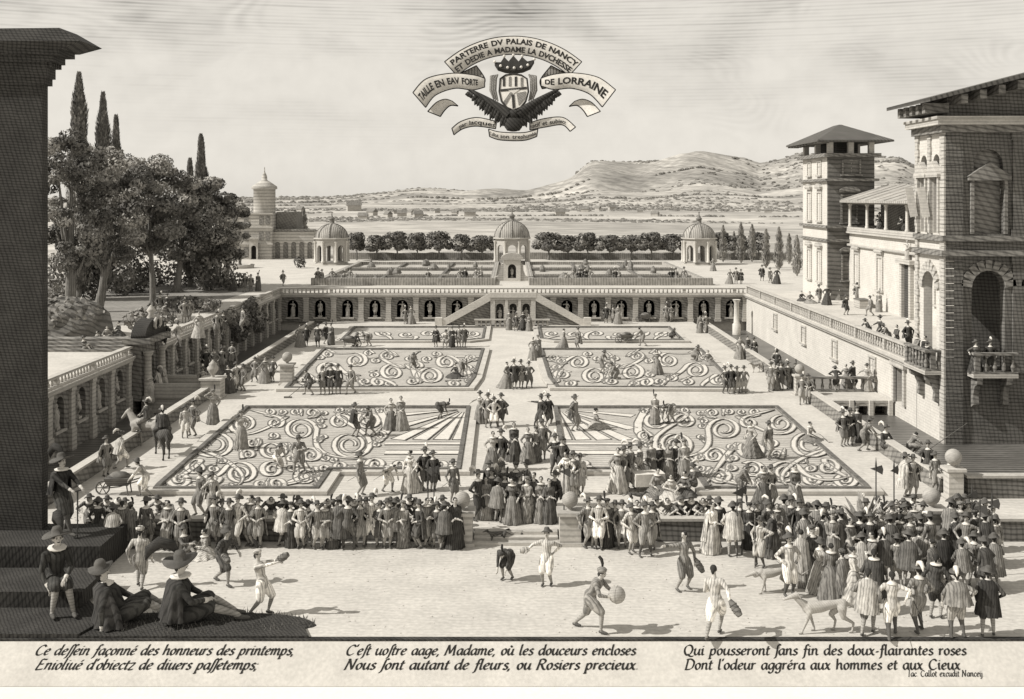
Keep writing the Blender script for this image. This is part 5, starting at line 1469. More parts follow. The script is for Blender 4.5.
SK = lambda w=.40, back=.03, z=.0: [((0, 0, 1.06), .125, .115), ((0, .01, .98), .19, .17), ((0, .02, .70), .27, .26), ((0, back, .30), w * .86, w * .86), ((0, back * 1.5, .02 + z), w, w)]
P = {}
P['m_cloak'] = make_person('m_cloak', hands=((-.24, -.18, 1.02), (.34, .02, .95)), elbow=((-1, .8, -.2), (1, .5, 0)), hat='plume', cloak=(.72, .10, .06), sword=True, feet=((-.12, -.10, .06), (.12, .06, .06)))
P['m_long'] = make_person('m_long', hands=((-.12, -.2, 1.08), (.14, -.2, 1.05)), hat='brim', cloak=(1.02, .13, .07), feet=((-.09, -.06, .06), (.10, .02, .06)))
P['m_plain'] = make_person('m_plain', hands=((-.29, -.04, .80), (.27, -.10, .88)), hat='brim', sword=True, feet=((-.13, .05, .06), (.12, -.08, .06)))
P['m_bare'] = make_person('m_bare', hands=((.05, -.22, 1.10), (-.06, -.24, 1.05)), elbow=((-1, .1, -.5), (1, .1, -.5)), collar='ruff')
P['m_akimbo'] = make_person('m_akimbo', hands=((-.19, -.05, 1.0), (.19, -.05, 1.0)), elbow=((-1, .4, 0), (1, .4, 0)), hat='plume', feet=((-.2, -.08, .06), (.2, .0, .06)), sword=True, boots=True)
P['m_point'] = make_person('m_point', hands=((-.62, -.22, 1.36), (.26, .02, .92)), hat='brim', cloak=(.62, .08, .06), feet=((-.16, -.1, .06), (.12, .1, .06)), look=(-.6, -1, 0))
P['m_walk'] = make_person('m_walk', pelvis=(0, 0, .91), hands=((-.25, .2, .9), (.26, -.26, .95)), feet=((-.09, -.30, .06), (.09, .28, .09)), hat='plume', cloak=(.66, .08, .1))
P['m_bow'] = make_person('m_bow', pelvis=(0, .08, .90), chest=(0, -.20, 1.14), head=(0, -.43, 1.22), hands=((-.22, -.42, .72), (.30, -.1, .80)), look=(0, -1, -.5), feet=((-.1, -.2, .06), (.12, .22, .06)), cloak=(.5, .1, .05), sword=True)
P['m_bend'] = make_person('m_bend', pelvis=(0, .15, .86), chest=(0, -.22, .92), head=(0, -.46, .86), hands=((-.16, -.42, .30), (.16, -.46, .34)), look=(0, -.8, -.6), feet=((-.15, -.06, .06), (.15, .12, .06)), hat='cap', collar=False)
P['m_lean'] = make_person('m_lean', pelvis=(0, .16, .52), chest=(0, -.04, .80), head=(0, -.16, 1.00), hands=((-.22, -.36, .60), (.20, -.36, .60)), elbow=((-1, -.2, -.3), (1, -.2, -.3)), hat='brim', feet=((-.1, .25, .06), (.1, .35, .06)))
P['m_lean_bare'] = make_person('m_lean_bare', pelvis=(0, .16, .52), chest=(.02, -.05, .80), head=(.05, -.18, .99), hands=((-.12, -.37, .60), (.26, -.34, .60)), elbow=((-1, -.2, -.3), (1, -.2, -.3)), look=(.5, -1, -.1), collar='ruff')
P['m_rail'] = make_person('m_rail', pelvis=(0, .12, .90), chest=(0, -.10, 1.20), head=(0, -.24, 1.40), hands=((-.20, -.36, .98), (.20, -.36, .98)), elbow=((-1, -.2, -.6), (1, -.2, -.6)), hat='brim', feet=((-.1, .15, .06), (.1, .25, .06)))
P['m_sit'] = make_person('m_sit', pelvis=(0, .12, .56), chest=(0, .06, .94), hands=((-.16, -.28, .66), (.18, -.26, .64)), feet=((-.14, -.38, .06), (.14, -.30, .06)), hat='plume', knee=(0, -1, 1))
P['m_ground'] = make_person('m_ground', pelvis=(0, .2, .16), chest=(0, .28, .52), hands=((-.30, .38, .12), (.12, -.16, .48)), feet=((-.16, -.42, .06), (.14, -.52, .06)), hat='brim', knee=(0, -.3, 1))
P['m_guard'] = make_person('m_guard', hands=((-.36, -.16, 1.22), (.24, -.06, .96)), hat='brim', feet=((-.16, -.03, .06), (.15, .03, .06)), boots=True, sword=True)
P['m_rear'] = make_person('m_rear', hands=((-.20, .0, 1.0), (.28, .0, .84)), elbow=((-1, .5, 0), (1, .6, 0)), hat='brim', cloak=(.78, .12, .10), feet=((-.14, .08, .06), (.14, -.06, .06)))
P['m_gown'] = make_person('m_gown', hands=((.03, -.20, 1.05), (-.03, -.22, 1.02)), gown=True, skirt=SK(.29, .03), hat='cap', cloak=(1.1, .06, .05))
P['w_stand'] = make_person('w_stand', female=True, hands=((.02, -.24, 1.02), (-.02, -.25, 1.0)), skirt=SK(.42, .05), collar='ruff')
P['w_train'] = make_person('w_train', female=True, hands=((-.26, -.14, .96), (.28, -.1, .98)), skirt=[((0, 0, 1.06), .12, .11), ((0, .01, .98), .2, .18), ((0, .04, .68), .29, .30), ((0, .12, .28), .38, .46), ((0, .20, .02), .44, .60)], collar='ruff', look=(-.3, -1, 0))
P['w_hand'] = make_person('w_hand', female=True, hands=((-.46, -.26, 1.14), (.2, -.14, .95)), skirt=SK(.40, .05), hat='brim')
P['w_veil'] = make_person('w_veil', female=True, hands=((.06, -.22, 1.06), (-.06, -.22, 1.04)), skirt=SK(.36, .05), cloak=(1.0, .13, .06), collar=False)
P['w_sit'] = make_person('w_sit', female=True, pelvis=(0, .08, .22), chest=(0, .06, .58), hands=((-.2, -.26, .34), (.16, -.2, .42)), skirt=[((0, .08, .36), .13, .12), ((0, .02, .28), .26, .27), ((0, -.06, .16), .44, .46), ((.04, -.12, .015), .60, .58)], collar='ruff')
P['w_basket'] = make_person('w_basket', female=True, hands=((-.2, -.04, 1.62), (.22, -.04, .95)), elbow=((-1, -.3, .2), (1, .5, 0)), skirt=SK(.34, .03), collar=False, hat='cap')
P['m_push'] = make_person('m_push', pelvis=(0, .2, .88), chest=(0, -.02, 1.2), head=(0, -.16, 1.44), hands=((-.26, -.42, .78), (.26, -.42, .78)), elbow=((-1, .5, 0), (1, .5, 0)), feet=((-.1, -.1, .06), (.1, .46, .08)), hat='brim', collar=False)
P['m_rake'] = make_person('m_rake', pelvis=(0, .1, .9), chest=(0, -.08, 1.22), head=(0, -.2, 1.46), hands=((-.2, -.42, .86), (.12, -.36, 1.06)), feet=((-.2, -.25, .06), (.2, .2, .06)), hat='brim', collar=False)
P['m_dig'] = make_person('m_dig', pelvis=(0, .16, .5), chest=(0, -.1, .8), head=(0, -.26, .98), hands=((-.2, -.4, .3), (.2, -.42, .34)), feet=((-.16, -.16, .06), (.14, .3, .07)), knee=(0, -1, .2), hat='brim', collar=False)
DESC = {'m_cloak': 'short-cloaked man in plumed hat', 'm_long': 'man in long cloak', 'm_plain': 'man wearing a sword', 'm_bare': 'bareheaded man, arms folded', 'm_akimbo': 'man, hands on hips', 'm_point': 'man pointing',
        'm_walk': 'man striding', 'm_bow': 'man bowing low', 'm_bend': 'man bent double', 'm_lean': 'hatted man leaning', 'm_lean_bare': 'bareheaded man leaning', 'm_rail': 'man at the rail', 'm_sit': 'man seated', 'm_ground': 'man lounging',
        'm_guard': 'guard, arm raised', 'm_rear': 'man in half cloak', 'm_gown': 'man in gown and cap', 'w_stand': 'lady with clasped hands', 'w_train': 'lady in trailing gown', 'w_hand': 'lady holding out one arm',
        'w_veil': 'lady in long mantle', 'w_sit': 'lady sitting down', 'w_basket': 'woman, basket on head', 'm_push': 'gardener pushing', 'm_rake': 'gardener raking', 'm_dig': 'gardener kneeling'}
TONES = {'d': (.08, 'black-clad'), 'g': (.24, 'grey-clad'), 'p': (.50, 'pale-clad'), 'm': (.13, 'dark-clad')}
ORD = 'first second third fourth fifth sixth seventh eighth ninth tenth eleventh twelfth thirteenth fourteenth fifteenth sixteenth seventeenth eighteenth'.split()
PEOPLE = []
QUEUE = []
rp = random.Random(21)


GAR = {'cloak': (.5, 1, 1, 1.7), 'skirt': (.8, 1, 1, 1.5), 'gown': (.8, 1, 1.3), 'hat': (1,), 'collar': (1,), 'sword': (1,)}


def person(key, loc, rz, tone, label, group=None, sc=1.0, flip=1):
    """a copy of one figure with its worn parts, each given its own tone of cloth"""
    src = P[key]; o = src.copy(); C.objects.link(o)
    o.location = loc; o.rotation_euler = (0, 0, R(rz)); o.scale = (sc * flip, sc, sc)
    if 'key' in o: del o['key']
    tag(o, label, 'person', group)
    v = TONES[tone][0]; o.color = (*[c * v for c in TINT], 1)
    for ch in KIDS[src.name]:
        c = ch.copy(); C.objects.link(c); c.parent = o
        k = min(.55, v * rp.choice(GAR.get(c.name.split('.')[0], (1,)))); c.color = (*[x * k for x in TINT], 1)
        for g in KIDS.get(ch.name, ()):
            d = g.copy(); C.objects.link(d); d.parent = c
    PEOPLE.append(o)
    return o


def crowd(place, group, z, spec, sc=1.0, jitter=0):
    """spec lines: key px py turn tone (feet in the photograph)"""
    rows = []
    for line in spec.strip().splitlines():
        for part in line.split(';'):
            w = part.split()
            if w: rows.append((w[0], float(w[1]), float(w[2]), float(w[3]), w[4] if len(w) > 4 else rp.choice('ddmmgp')))
    rows = [(a, b, c, d, rp.choice('ddmgg') if e == 'd' else e) for a, b, c, d, e in rows]
    rows.sort(key=lambda r: r[1]); n_of = {}
    for r in rows: n_of[(r[0], r[4])] = n_of.get((r[0], r[4]), 0) + 1
    seen = {}
    for key, px, py, rz, tone in rows:
        kt = (key, tone); seen[kt] = seen.get(kt, 0) + 1
        d = TONES[tone][1] + ' ' + DESC[key]
        if n_of[kt] > 1: lab = f"{ORD[seen[kt] - 1]} {d} from left, {place}"
        else: lab = f"{d}, {place}"
        ws = lab.split()
        if len(ws) > 16: print('LONG', len(ws), lab)
        zz_ = z(px, py) if callable(z) else z
        QUEUE.append((key, gp(px, py, zz_), rz + (rp.uniform(-9, 9) if 'lean' in key or 'rail' in key else rp.uniform(-32, 32)), tone, lab, group, sc * rp.uniform(.92, 1.08), rp.choice((1, -1)) if key not in ('m_point', 'w_hand') else 1))
# ================================================================== THE COMPANY IN THE GARDEN
RB = lambda y: (lambda px, py: y)
crowd('before the pier-side low wall', 'spectators in front of the pier-side low wall', ZF, '''
m_plain 98 546 150 d; m_rear 113 552 160 p; m_bare 122 548 200 d; m_gown 131 547 170 m; m_long 181 552 30 g; m_ground 190 556 80 m; w_sit 203 556 -60 p
m_cloak 214 547 -20 d; m_akimbo 222 546 10 p; m_plain 229 548 30 d; m_cloak 238 547 0 p; m_bare 251 546 -20 g; m_long 258 547 20 d
m_rear 283 546 190 p; m_gown 291 547 20 d; m_long 301 548 -10 p; m_plain 308 547 170 m; m_cloak 317 549 10 g; m_bare 325 548 40 d; m_gown 333 547 190 m; m_long 341 548 170 d
m_cloak 360 547 0 g; m_akimbo 372 546 -20 p; m_plain 380 547 20 d; m_long 387 548 0 d; m_rear 395 546 170 g; m_gown 403 547 10 d; m_long 419 548 -30 d; m_bare 427 547 10 g
m_cloak 437 548 30 m; m_rear 445 549 200 d; w_veil 455 548 0 d; m_akimbo 348 550 180 d; m_plain 146 548 160 m; m_bare 168 550 10 g''')
crowd('behind the pier-side low wall', 'onlookers behind the pier-side low wall', 0, '''
m_lean 90 526 10 m; m_lean_bare 99 526 -10 g; m_lean 108 526 0 d; m_lean_bare 117 526 20 d; m_lean 126 526 10 g; m_lean 160 526 -20 d; m_lean_bare 169 526 0 g
m_lean 252 526 10 g; m_lean_bare 271 526 0 d; m_lean 285 526 -15 d; m_lean 298 526 10 m; m_lean_bare 327 526 0 g; m_lean 338 526 10 d; m_lean_bare 354 526 -10 d; m_lean 366 526 0 g
m_lean 390 526 10 d; m_lean_bare 399 526 0 m; m_lean 408 526 20 d; m_lean 416 526 -10 g; m_lean_bare 432 526 10 d; m_lean 443 526 0 d''')
crowd('before the low wall beyond the steps', 'spectators in front of the palace-side low wall', ZF, '''
m_cloak 588 548 20 g; m_long 599 549 -10 p; m_gown 607 547 10 d; m_rear 615 546 10 m; m_plain 622 548 20 g; m_cloak 631 553 10 p; m_akimbo 645 556 0 g; m_long 652 549 20 d; m_bare 637 546 0 d
w_veil 712 553 20 p; m_plain 719 549 200 d; m_rear 733 556 190 p; m_guard 740 548 0 d; m_gown 749 549 20 d; m_guard 760 567 -10 p; m_long 757 547 0 m; m_cloak 768 549 20 d; m_bare 777 550 10 g; m_rear 784 548 190 d; m_plain 791 549 0 d; w_veil 773 557 30 d''')
crowd('behind the palace-side low wall', 'onlookers behind the palace-side low wall', 0, '''
m_lean 655 526 10 d; m_lean_bare 667 526 -20 g; m_lean 680 526 10 m; m_lean 691 526 0 d; m_lean_bare 702 526 20 p; m_lean 710 526 -10 d
m_lean 876 526 10 d; m_lean_bare 885 526 0 g; m_lean_bare 894 526 30 p; m_lean 903 526 -10 d; m_lean 912 526 10 g; m_lean_bare 921 526 0 d; m_lean 955 526 10 d; m_lean 964 526 -10 m; m_lean_bare 972 526 10 g''')
crowd('in the dense crowd, back row', 'dense crowd before the palace end of the low wall', ZF, 'm_cloak 799 551 10 d; m_long 808 550 -10 m; m_rear 817 552 170 g; m_plain 826 550 10 d; m_gown 834 552 0 d; m_bare 841 551 30 g; m_cloak 866 551 0 d; m_bare 874 552 10 g; m_gown 882 551 -10 d; m_long 892 552 0 d; m_plain 905 551 20 m; m_bare 914 552 0 g; m_long 923 551 0 d; m_rear 951 551 170 d; m_gown 960 552 0 d; m_guard 968 551 -20 m; m_plain 977 552 0 d; m_guard 985 551 0 d; m_long 993 552 0 g')
crowd('in the dense crowd, middle row', 'dense crowd before the palace end of the low wall', ZF, 'm_rear 804 563 200 d; w_veil 813 566 -30 p; m_cloak 823 564 150 d; m_gown 832 566 0 d; m_long 841 563 190 m; m_bare 850 566 20 g; m_plain 860 564 160 d; m_cloak 870 566 20 d; m_gown 880 563 -20 g; m_rear 890 566 190 d; m_bare 900 564 160 g; m_long 910 566 0 d; m_cloak 920 564 200 m; m_plain 930 566 190 d; m_long 955 563 180 d; m_guard 966 567 10 g; m_gown 975 564 180 d; m_rear 985 567 180 m; m_plain 995 563 160 d')
crowd('in the dense crowd, front row', 'dense crowd before the palace end of the low wall', ZF, 'w_veil 801 584 160 d; m_gown 812 582 20 d; w_hand 820 592 100 d; w_stand 831 600 160 g; m_gown 842 602 200 d; w_stand 853 603 100 p; m_long 862 584 170 d; m_bare 872 586 -60 g; m_cloak 884 584 150 d; m_plain 897 586 190 d; m_rear 909 588 170 m; m_gown 920 584 160 d; w_veil 932 590 190 g; m_long 944 584 180 d; m_cloak 962 590 190 d; m_plain 974 586 170 g; m_rear 984 592 200 d; m_long 994 586 180 d')
crowd('gathered above the garden steps', 'company gathered on the garden steps', 0, '''
m_akimbo 478 520 60 d; w_veil 486 519 20 d; m_cloak 492 514 0 m; m_rear 498 522 150 d; m_gown 505 517 10 d; w_train 512 523 0 g; m_long 520 519 20 d; m_gown 527 522 -10 d; w_veil 534 521 0 d; w_stand 541 522 -20 g; w_veil 549 523 30 d; m_cloak 555 516 -60 d; m_gown 516 510 0 d; m_walk 503 508 60 d; w_hand 527 508 -40 d; m_point 489 503 -20 m''')
crowd('on the near central path', 'strollers on the central path', 0, '''
w_train 493 471 30 g; m_cloak 501 471 -10 d; w_stand 514 461 10 d; w_train 528 463 10 g; m_gown 536 462 0 d; m_cloak 542 460 -20 d
w_train 566 496 -20 p; m_long 573 496 20 g; m_plain 580 495 -10 p; m_akimbo 555 475 30 d; m_point 562 477 0 m
w_hand 480 423 -30 d; m_cloak 488 427 20 g; m_akimbo 494 428 0 p; m_rear 501 427 10 d; m_point 541 429 -20 d; m_cloak 548 427 20 d''')
crowd('in the musical party', 'musical party beside the near palace-side bed', 0, '''
w_train 618 492 20 p; m_rear 624 491 0 d; m_cloak 630 488 30 d; m_akimbo 640 485 60 d; m_gown 651 482 0 g; m_bare 660 480 10 d; w_veil 668 481 -10 d; m_cloak 676 480 -20 d; m_gown 684 482 0 d
w_sit 658 494 20 g; w_sit 671 497 -20 p; w_sit 684 495 -40 d; m_sit 692 494 -60 d''')
crowd('by the large palace-side bed', 'group at the corner of the near palace-side bed', 0, 'w_train 763 508 0 d; m_long 771 507 10 d; w_stand 795 509 0 g')
crowd('before the large tree-side bed', 'group on the gravel before the near tree-side bed', 0, '''
m_plain 360 496 60 g; m_bow 388 492 80 p; w_train 410 492 -40 p; m_cloak 425 490 -10 d; m_long 433 491 10 d; m_plain 453 502 0 g; m_point 200 516 -30 g; m_rear 212 517 60 p''')
crowd('by the tree-side fan of rays', 'visitors by the rays of the near tree-side bed', .1, 'w_train 391 430 20 g; w_stand 401 430 -20 g; m_bend 440 419 60 d; m_point 355 437 90 d; m_rake 371 436 -80 g')
crowd('among the large tree-side scrolls', 'gardeners in the near tree-side bed', .12, 'm_dig 278 468 60 p; m_rake 299 473 -20 d; w_basket 241 449 0 g')
crowd('inside the large palace-side bed', 'visitors in the near palace-side bed', .12, 'm_dig 742 489 60 g; w_train 751 457 -30 g; m_rear 769 459 20 d; m_rear 575 431 60 g; w_sit 597 428 70 p; m_gown 655 424 -20 g; m_bend 671 423 -60 g; w_sit 811 441 60 g')
crowd('on the canal-side walk', 'figures on the canal-side walk', 0, '''
m_cloak 843 446 10 d; m_long 850 445 -10 d; m_gown 857 442 20 m; m_push 867 451 120 g; m_sit 886 456 30 d; m_lean_bare 913 455 90 g; m_long 905 497 60 p; m_rear 913 497 20 g; m_rear 928 482 -60 d; m_walk 950 496 -60 g; m_plain 935 492 30 g
m_walk 802 404 -40 d; m_long 808 404 0 g; w_train 775 390 10 g; m_rear 781 390 0 d; m_cloak 788 389 0 d; m_gown 795 389 10 m; m_plain 771 391 -20 g
w_train 740 359 0 g; w_stand 748 358 20 d; m_long 754 360 0 d; w_veil 700 333 10 d; m_cloak 706 333 0 g''')
crowd('on the canal landing', 'visitors on the canal landing', 0, 'w_train 846 389 0 g; m_rear 853 389 20 d; w_hand 867 391 -20 g; m_plain 877 390 10 d; m_lean_bare 898 392 -60 p; m_rail 836 391 180 d')
crowd('on the moat-side walk', 'figures on the near moat-side walk', 0, 'm_rear 106 476 40 g; m_walk 121 469 120 p; m_plain 185 438 10 p; m_cloak 193 436 -10 g')
crowd('by the portal bridge', 'strollers at the portal bridge', 0, '''
w_basket 213 424 0 g; m_cloak 203 393 10 p; m_long 211 395 -10 p; w_train 228 393 0 d; m_rear 236 391 30 p; m_rear 243 391 -40 d; m_plain 148 397 20 d; m_walk 157 396 -60 p; m_gown 119 397 0 d; w_veil 129 398 0 p''')
crowd('under the moat wall', 'loiterers at the moat wall', 0, 'm_cloak 206 374 0 d; w_train 214 375 20 d; m_rear 222 371 0 g; m_long 232 367 20 d; m_akimbo 255 382 10 g; w_train 265 383 0 g; m_plain 273 382 -10 d')
crowd('on the far moat-side walk', 'figures on the far moat-side walk', 0, 'w_train 300 347 0 g; m_cloak 306 346 20 d; m_plain 318 347 0 d; m_rear 326 344 90 d; m_gown 331 345 0 m')
crowd('before the smaller tree-side bed', 'group before the smaller tree-side bed', 0, 'm_rake 309 395 -50 d; m_cloak 323 394 10 g; m_long 331 394 0 d; m_plain 338 394 -10 d; m_walk 351 394 -60 g')
crowd('inside the smaller tree-side bed', 'visitors in the smaller tree-side bed', .12, 'm_dig 413 368 0 g; w_sit 455 377 -40 d; m_bend 462 375 60 d')
crowd('halfway up the central path', 'group in the middle of the central path', 0, 'w_train 507 388 30 g; m_cloak 514 389 0 d; m_long 521 388 -10 d; m_akimbo 529 388 0 m; w_train 533 360 10 g; m_gown 538 359 0 d')
crowd('inside the smaller palace-side bed', 'visitors in the smaller palace-side bed', .12, 'm_rake 602 374 60 d; m_dig 615 379 -60 g; w_train 657 374 -30 g; m_dig 695 361 60 d; w_sit 708 364 0 g')
crowd('before the smaller palace-side bed', 'group beside the smaller palace-side bed', 0, 'm_akimbo 725 393 10 g; m_cloak 731 394 0 d; m_rear 737 393 0 d; m_plain 744 393 -10 g')
crowd('around the narrow tree-side bed', 'figures near the narrow tree-side bed', 0, 'm_long 436 347 0 d; m_sit 446 348 0 g; m_gown 452 347 0 d; m_rear 459 347 0 g; m_cloak 464 347 -10 d; m_bend 369 346 -60 g; m_dig 355 347 90 d')
crowd('around the narrow palace-side bed', 'figures near the narrow palace-side bed', 0, 'w_train 564 349 60 g; m_long 578 349 -60 g; m_push 641 346 -90 d; m_dig 672 340 90 d')
crowd('at the foot of the niched back wall', 'figures below the back wall', 0, 'm_cloak 405 324 0 d; w_train 411 324 0 g; w_train 523 330 20 d; m_cloak 516 331 0 m; w_veil 529 331 0 d; m_gown 509 330 0 g; m_cloak 606 323 0 d; m_rear 613 323 0 d; m_cloak 666 322 0 g; m_long 671 322 0 d; w_stand 618 324 0 d')
crowd('before the upper compartment beds', 'strollers on the upper terrace', ZT, '''
m_cloak 318 285 0 d; m_rear 322 285 60 g; w_train 332 284 0 g; m_sit 344 284 0 g; m_plain 350 284 0 d; m_cloak 428 284 0 d; w_train 460 284 20 g; m_rear 465 284 -20 d; m_plain 476 284 0 g; m_gown 481 284 0 d
m_sit 566 285 0 g; w_train 573 284 0 g; m_cloak 579 284 0 d; m_long 585 284 0 d; m_akimbo 590 284 0 g; m_cloak 615 284 0 d; m_gown 619 284 0 g; m_cloak 671 284 0 d; m_rear 676 284 0 g; m_plain 684 284 0 d''')
crowd('above the canal corner', 'group above the canal corner', ZT, 'w_train 730 284 0 g; m_cloak 736 284 0 d; m_long 741 284 0 d; w_train 713 271 0 g; m_rear 762 281 0 d; m_plain 770 283 0 g; w_train 777 284 20 d')
crowd('before the old palace', 'strollers before the old palace', ZT, 'w_train 233 291 60 d; m_cloak 245 292 0 d; m_rear 251 291 0 g; m_gown 258 291 0 d; m_walk 283 286 60 g; m_walk 212 291 -60 d')
crowd('under the great trees', 'company under the great trees', ZT, '''
w_sit 97 346 0 d; w_sit 107 340 0 g; w_sit 118 336 -20 d; m_ground 87 351 40 m; w_stand 156 350 0 g; m_rear 164 349 20 d; m_walk 178 347 60 p; m_cloak 160 316 0 d; m_gown 167 315 0 d; w_train 199 338 0 p; m_cloak 217 336 0 d; m_long 223 335 20 m; m_rear 190 322 0 d; m_plain 243 332 -20 g; m_cloak 184 323 10 d''')
crowd('below the palace tower', 'company on the palace terrace', ZT, 'w_sit 802 301 0 d; w_sit 810 303 20 g; m_cloak 819 303 0 d; w_train 827 305 0 d; m_rear 846 315 20 d; m_cloak 857 303 0 d; m_gown 879 312 0 d; m_walk 870 316 -60 g; w_stand 838 300 0 d')
crowd('beside the palace balcony', 'onlookers at the palace balustrade', ZT, 'm_rail 868 341 -80 d; w_hand 880 344 -80 d; m_rail 887 349 -90 g; m_bare 897 351 -60 d; m_cloak 908 350 0 d')

# the three hundred that show largest are figures of their own; the rest, far off, read as one scatter of visitors
FARK = {}
QUEUE.sort(key=lambda q: q[1].y)
for q in QUEUE[:268]: person(*q)
far_mb = MB()
far_mats = ['skin', 'hair', 'hose', 'shoe', 'linen', 'ink'] + [mk('far_cloth_' + n, v, [], noise=.4, ns=6) for n, v in (('black', .08), ('dark', .13), ('grey', .24), ('pale', .42))]
for key, loc, rz, tone, lab, group, sc, fl in QUEUE[268:]:
    if key not in FARK:
        FARK[key] = []
        src = P[key]
        for o in [src] + KIDS[src.name] + [g for c in KIDS[src.name] for g in KIDS.get(c.name, ())]:
            md = o.modifiers.new('d', 'DECIMATE'); md.ratio = .12 if o is src else .5
            bpy.context.view_layer.update()
            me = bpy.data.meshes.new_from_object(o.evaluated_get(bpy.context.evaluated_depsgraph_get())); o.modifiers.remove(md)
            FARK[key].append(([v.co.copy() for v in me.vertices], [tuple(p.vertices) for p in me.polygons], [me.materials[p.material_index].name for p in me.polygons])); bpy.data.meshes.remove(me)
    T = Matrix.Translation(loc) @ Matrix.Rotation(R(rz), 4, 'Z') @ Matrix.Scale(sc, 4)
    ti = 6 + 'dmgp'.index(tone); ix = {'skin': 0, 'hair': 1, 'stockings': 2, 'shoe_leather': 3, 'linen': 4, 'ink_black': 5}
    far_mb.T = T
    for vs_, fs_, ms_ in FARK[key]:
        far_mb.add(vs_, fs_, 0, True)
        far_mb.m[-len(fs_):] = [ix.get(n_, ti) for n_ in ms_]
far_mb.T = None
tag(far_mb.build('distant_visitors', far_mats), 'many tiny visitors scattered over the far garden, terraces and back wall', 'crowd', kind='stuff')
print('QUEUE', len(QUEUE), 'cut at', QUEUE[268][1].y)
for key, x, y, z, rz, tn, lab in [('m_rail', 23.0, 60.6, 3.0, -60, 'd', 'dark-clad man leaning on the side balcony of the palace pavilion'), ('w_stand', 23.1, 61.5, 3.0, -60, 'd', 'lady standing on the side balcony of the palace pavilion'), ('m_bare', 23.05, 62.5, 3.0, -80, 'g', 'bareheaded man on the side balcony of the palace pavilion'),
                                  ('w_hand', 25.0, 59.3, 3.0, 0, 'd', 'lady in a hat on the front balcony of the palace pavilion'), ('m_cloak', 25.8, 59.35, 3.0, -10, 'd', 'cloaked man on the front balcony of the palace pavilion'),
                                  ('m_rail', 32.6, 97.5, ZT + 6.63, -90, 'd', 'man leaning over the loggia rail, farther from the pavilion'), ('m_rail', 32.6, 91.6, ZT + 6.63, -90, 'd', 'man leaning over the loggia rail, nearer the pavilion'), ('w_hand', 32.9, 98.4, ZT + 6.63, -80, 'm', 'lady in a hat in the open loggia of the palace wing')]:
    person(key, (x, y, z), rz, tn, lab, 'people at the palace balconies')

# ------------------------------------------------------------------ statues standing in the niches
def make_statue(key, **kw):
    f = make_person('x' + key, **kw)
    b = bpy.data.objects.new('niche_statue', f.data.copy()); C.objects.link(b)
    b.data.materials.clear(); b.data.materials.append(M['statue'])
    for p_ in b.data.polygons: p_.material_index = 0
    for c in KIDS[f.name]:
        n_ = bpy.data.objects.new('drapery', c.data.copy()); C.objects.link(n_); n_.parent = b
        n_.data.materials.clear(); n_.data.materials.append(M['statue'])
        for p_ in n_.data.polygons: p_.material_index = 0
    m = MB(); m.box(-.24, .24, -.2, .2, -.16, 0); m.build('socle', 'stone', b)
    for c in list(KIDS[f.name]):
        for g in KIDS.get(c.name, ()): bpy.data.objects.remove(g)
        bpy.data.objects.remove(c)
    bpy.data.objects.remove(f)
    tag(b, 'weathered statue', 'statue')
    return learn(b)


SA = make_statue('a', hands=((-.1, -.2, 1.1), (.25, -.1, .8)), cloak=(.9, .06, .04), feet=((-.1, -.05, .06), (.1, .04, .06)), collar=False)
SB = make_statue('b', female=True, hands=((-.25, -.12, 1.35), (.2, -.12, .95)), skirt=SK(.26, .02), collar=False)
ns = 0
for i in range(BW_N):
    if i in (7, 8, 9): continue
    x = -23.4 + (i + .5) * BW_L / BW_N
    side_ = 'palace' if x > 0 else 'tree'; k = (i - 8) if x > 0 else (8 - i)
    dup(SA if i % 2 else SB, (x, 110.62, .58), rp.uniform(-.2, .2), .84, f'pale {"cloaked" if i % 2 else "draped female"} statue in the back wall, {ORD[k - 1]} niche from the stair, {side_} side', 'statues in the niches of the back wall')
for i in range(24):
    y = 41 + (i + .5) * 69.4 / 24
    if i == 9 or y < 56: continue
    k = (i - 9) if i > 9 else (9 - i)
    dup(SB if i % 2 else SA, (-23.62, y, .58), R(90), .84, f'{"draped female" if i % 2 else "cloaked"} statue in the moat wall, {ORD[k - 1]} niche {"beyond" if i > 9 else "before"} the portal', 'statues in the niches of the moat wall')
for k, x in enumerate((-1.18, .1, 1.38)):
    dup(SB if k == 1 else SA, (x, 107.48, .42), 0, .74, f'statue in the {("tree-side", "middle", "palace-side")[k]} arch of the double stair', 'statues under the double stair')
dup(SA, (0, 128.4, ZT + .5), 0, .6, 'little statue in the niche monument before the middle pavilion')
dup(SB, (31.7, 88.2, ZT + 4.77), R(-90), .9, 'statue standing on the doorway cornice of the palace wing')
for x, s in ((-22.4, 1), (-22.4, -1)):
    dup(SA if s > 0 else SB, (-22.3, 69.2 + s * 1.35, .0), R(90), 1.0, f'pale statue flanking the dark portal on its {"far" if s > 0 else "near"} side')
for o in (SA, SB):
    for c in KIDS[o.name]: bpy.data.objects.remove(c)
    bpy.data.objects.remove(o)

# ------------------------------------------------------------------ the ball players and foreground figures
FG = 1.15
def hero(key, px, py, rz, tone, label, sc=FG, **kw):
    P[key] = make_person(key, detail=True, **kw)
    o = person(key, gp(px, py, ZF), rz, tone, label, None, sc)
    return o


def prop_at(o, mb_name, cat, label, mb, mat, local, rz=0):
    """a held thing: stays top-level, set down in the holder's hand"""
    m4 = Matrix.Translation(o.location) @ o.rotation_euler.to_matrix().to_4x4() @ Matrix.Diagonal((*o.scale, 1))
    t = mb.build(mb_name, mat); t.matrix_world = m4 @ Matrix.Translation(local)
    return tag(t, label, cat)


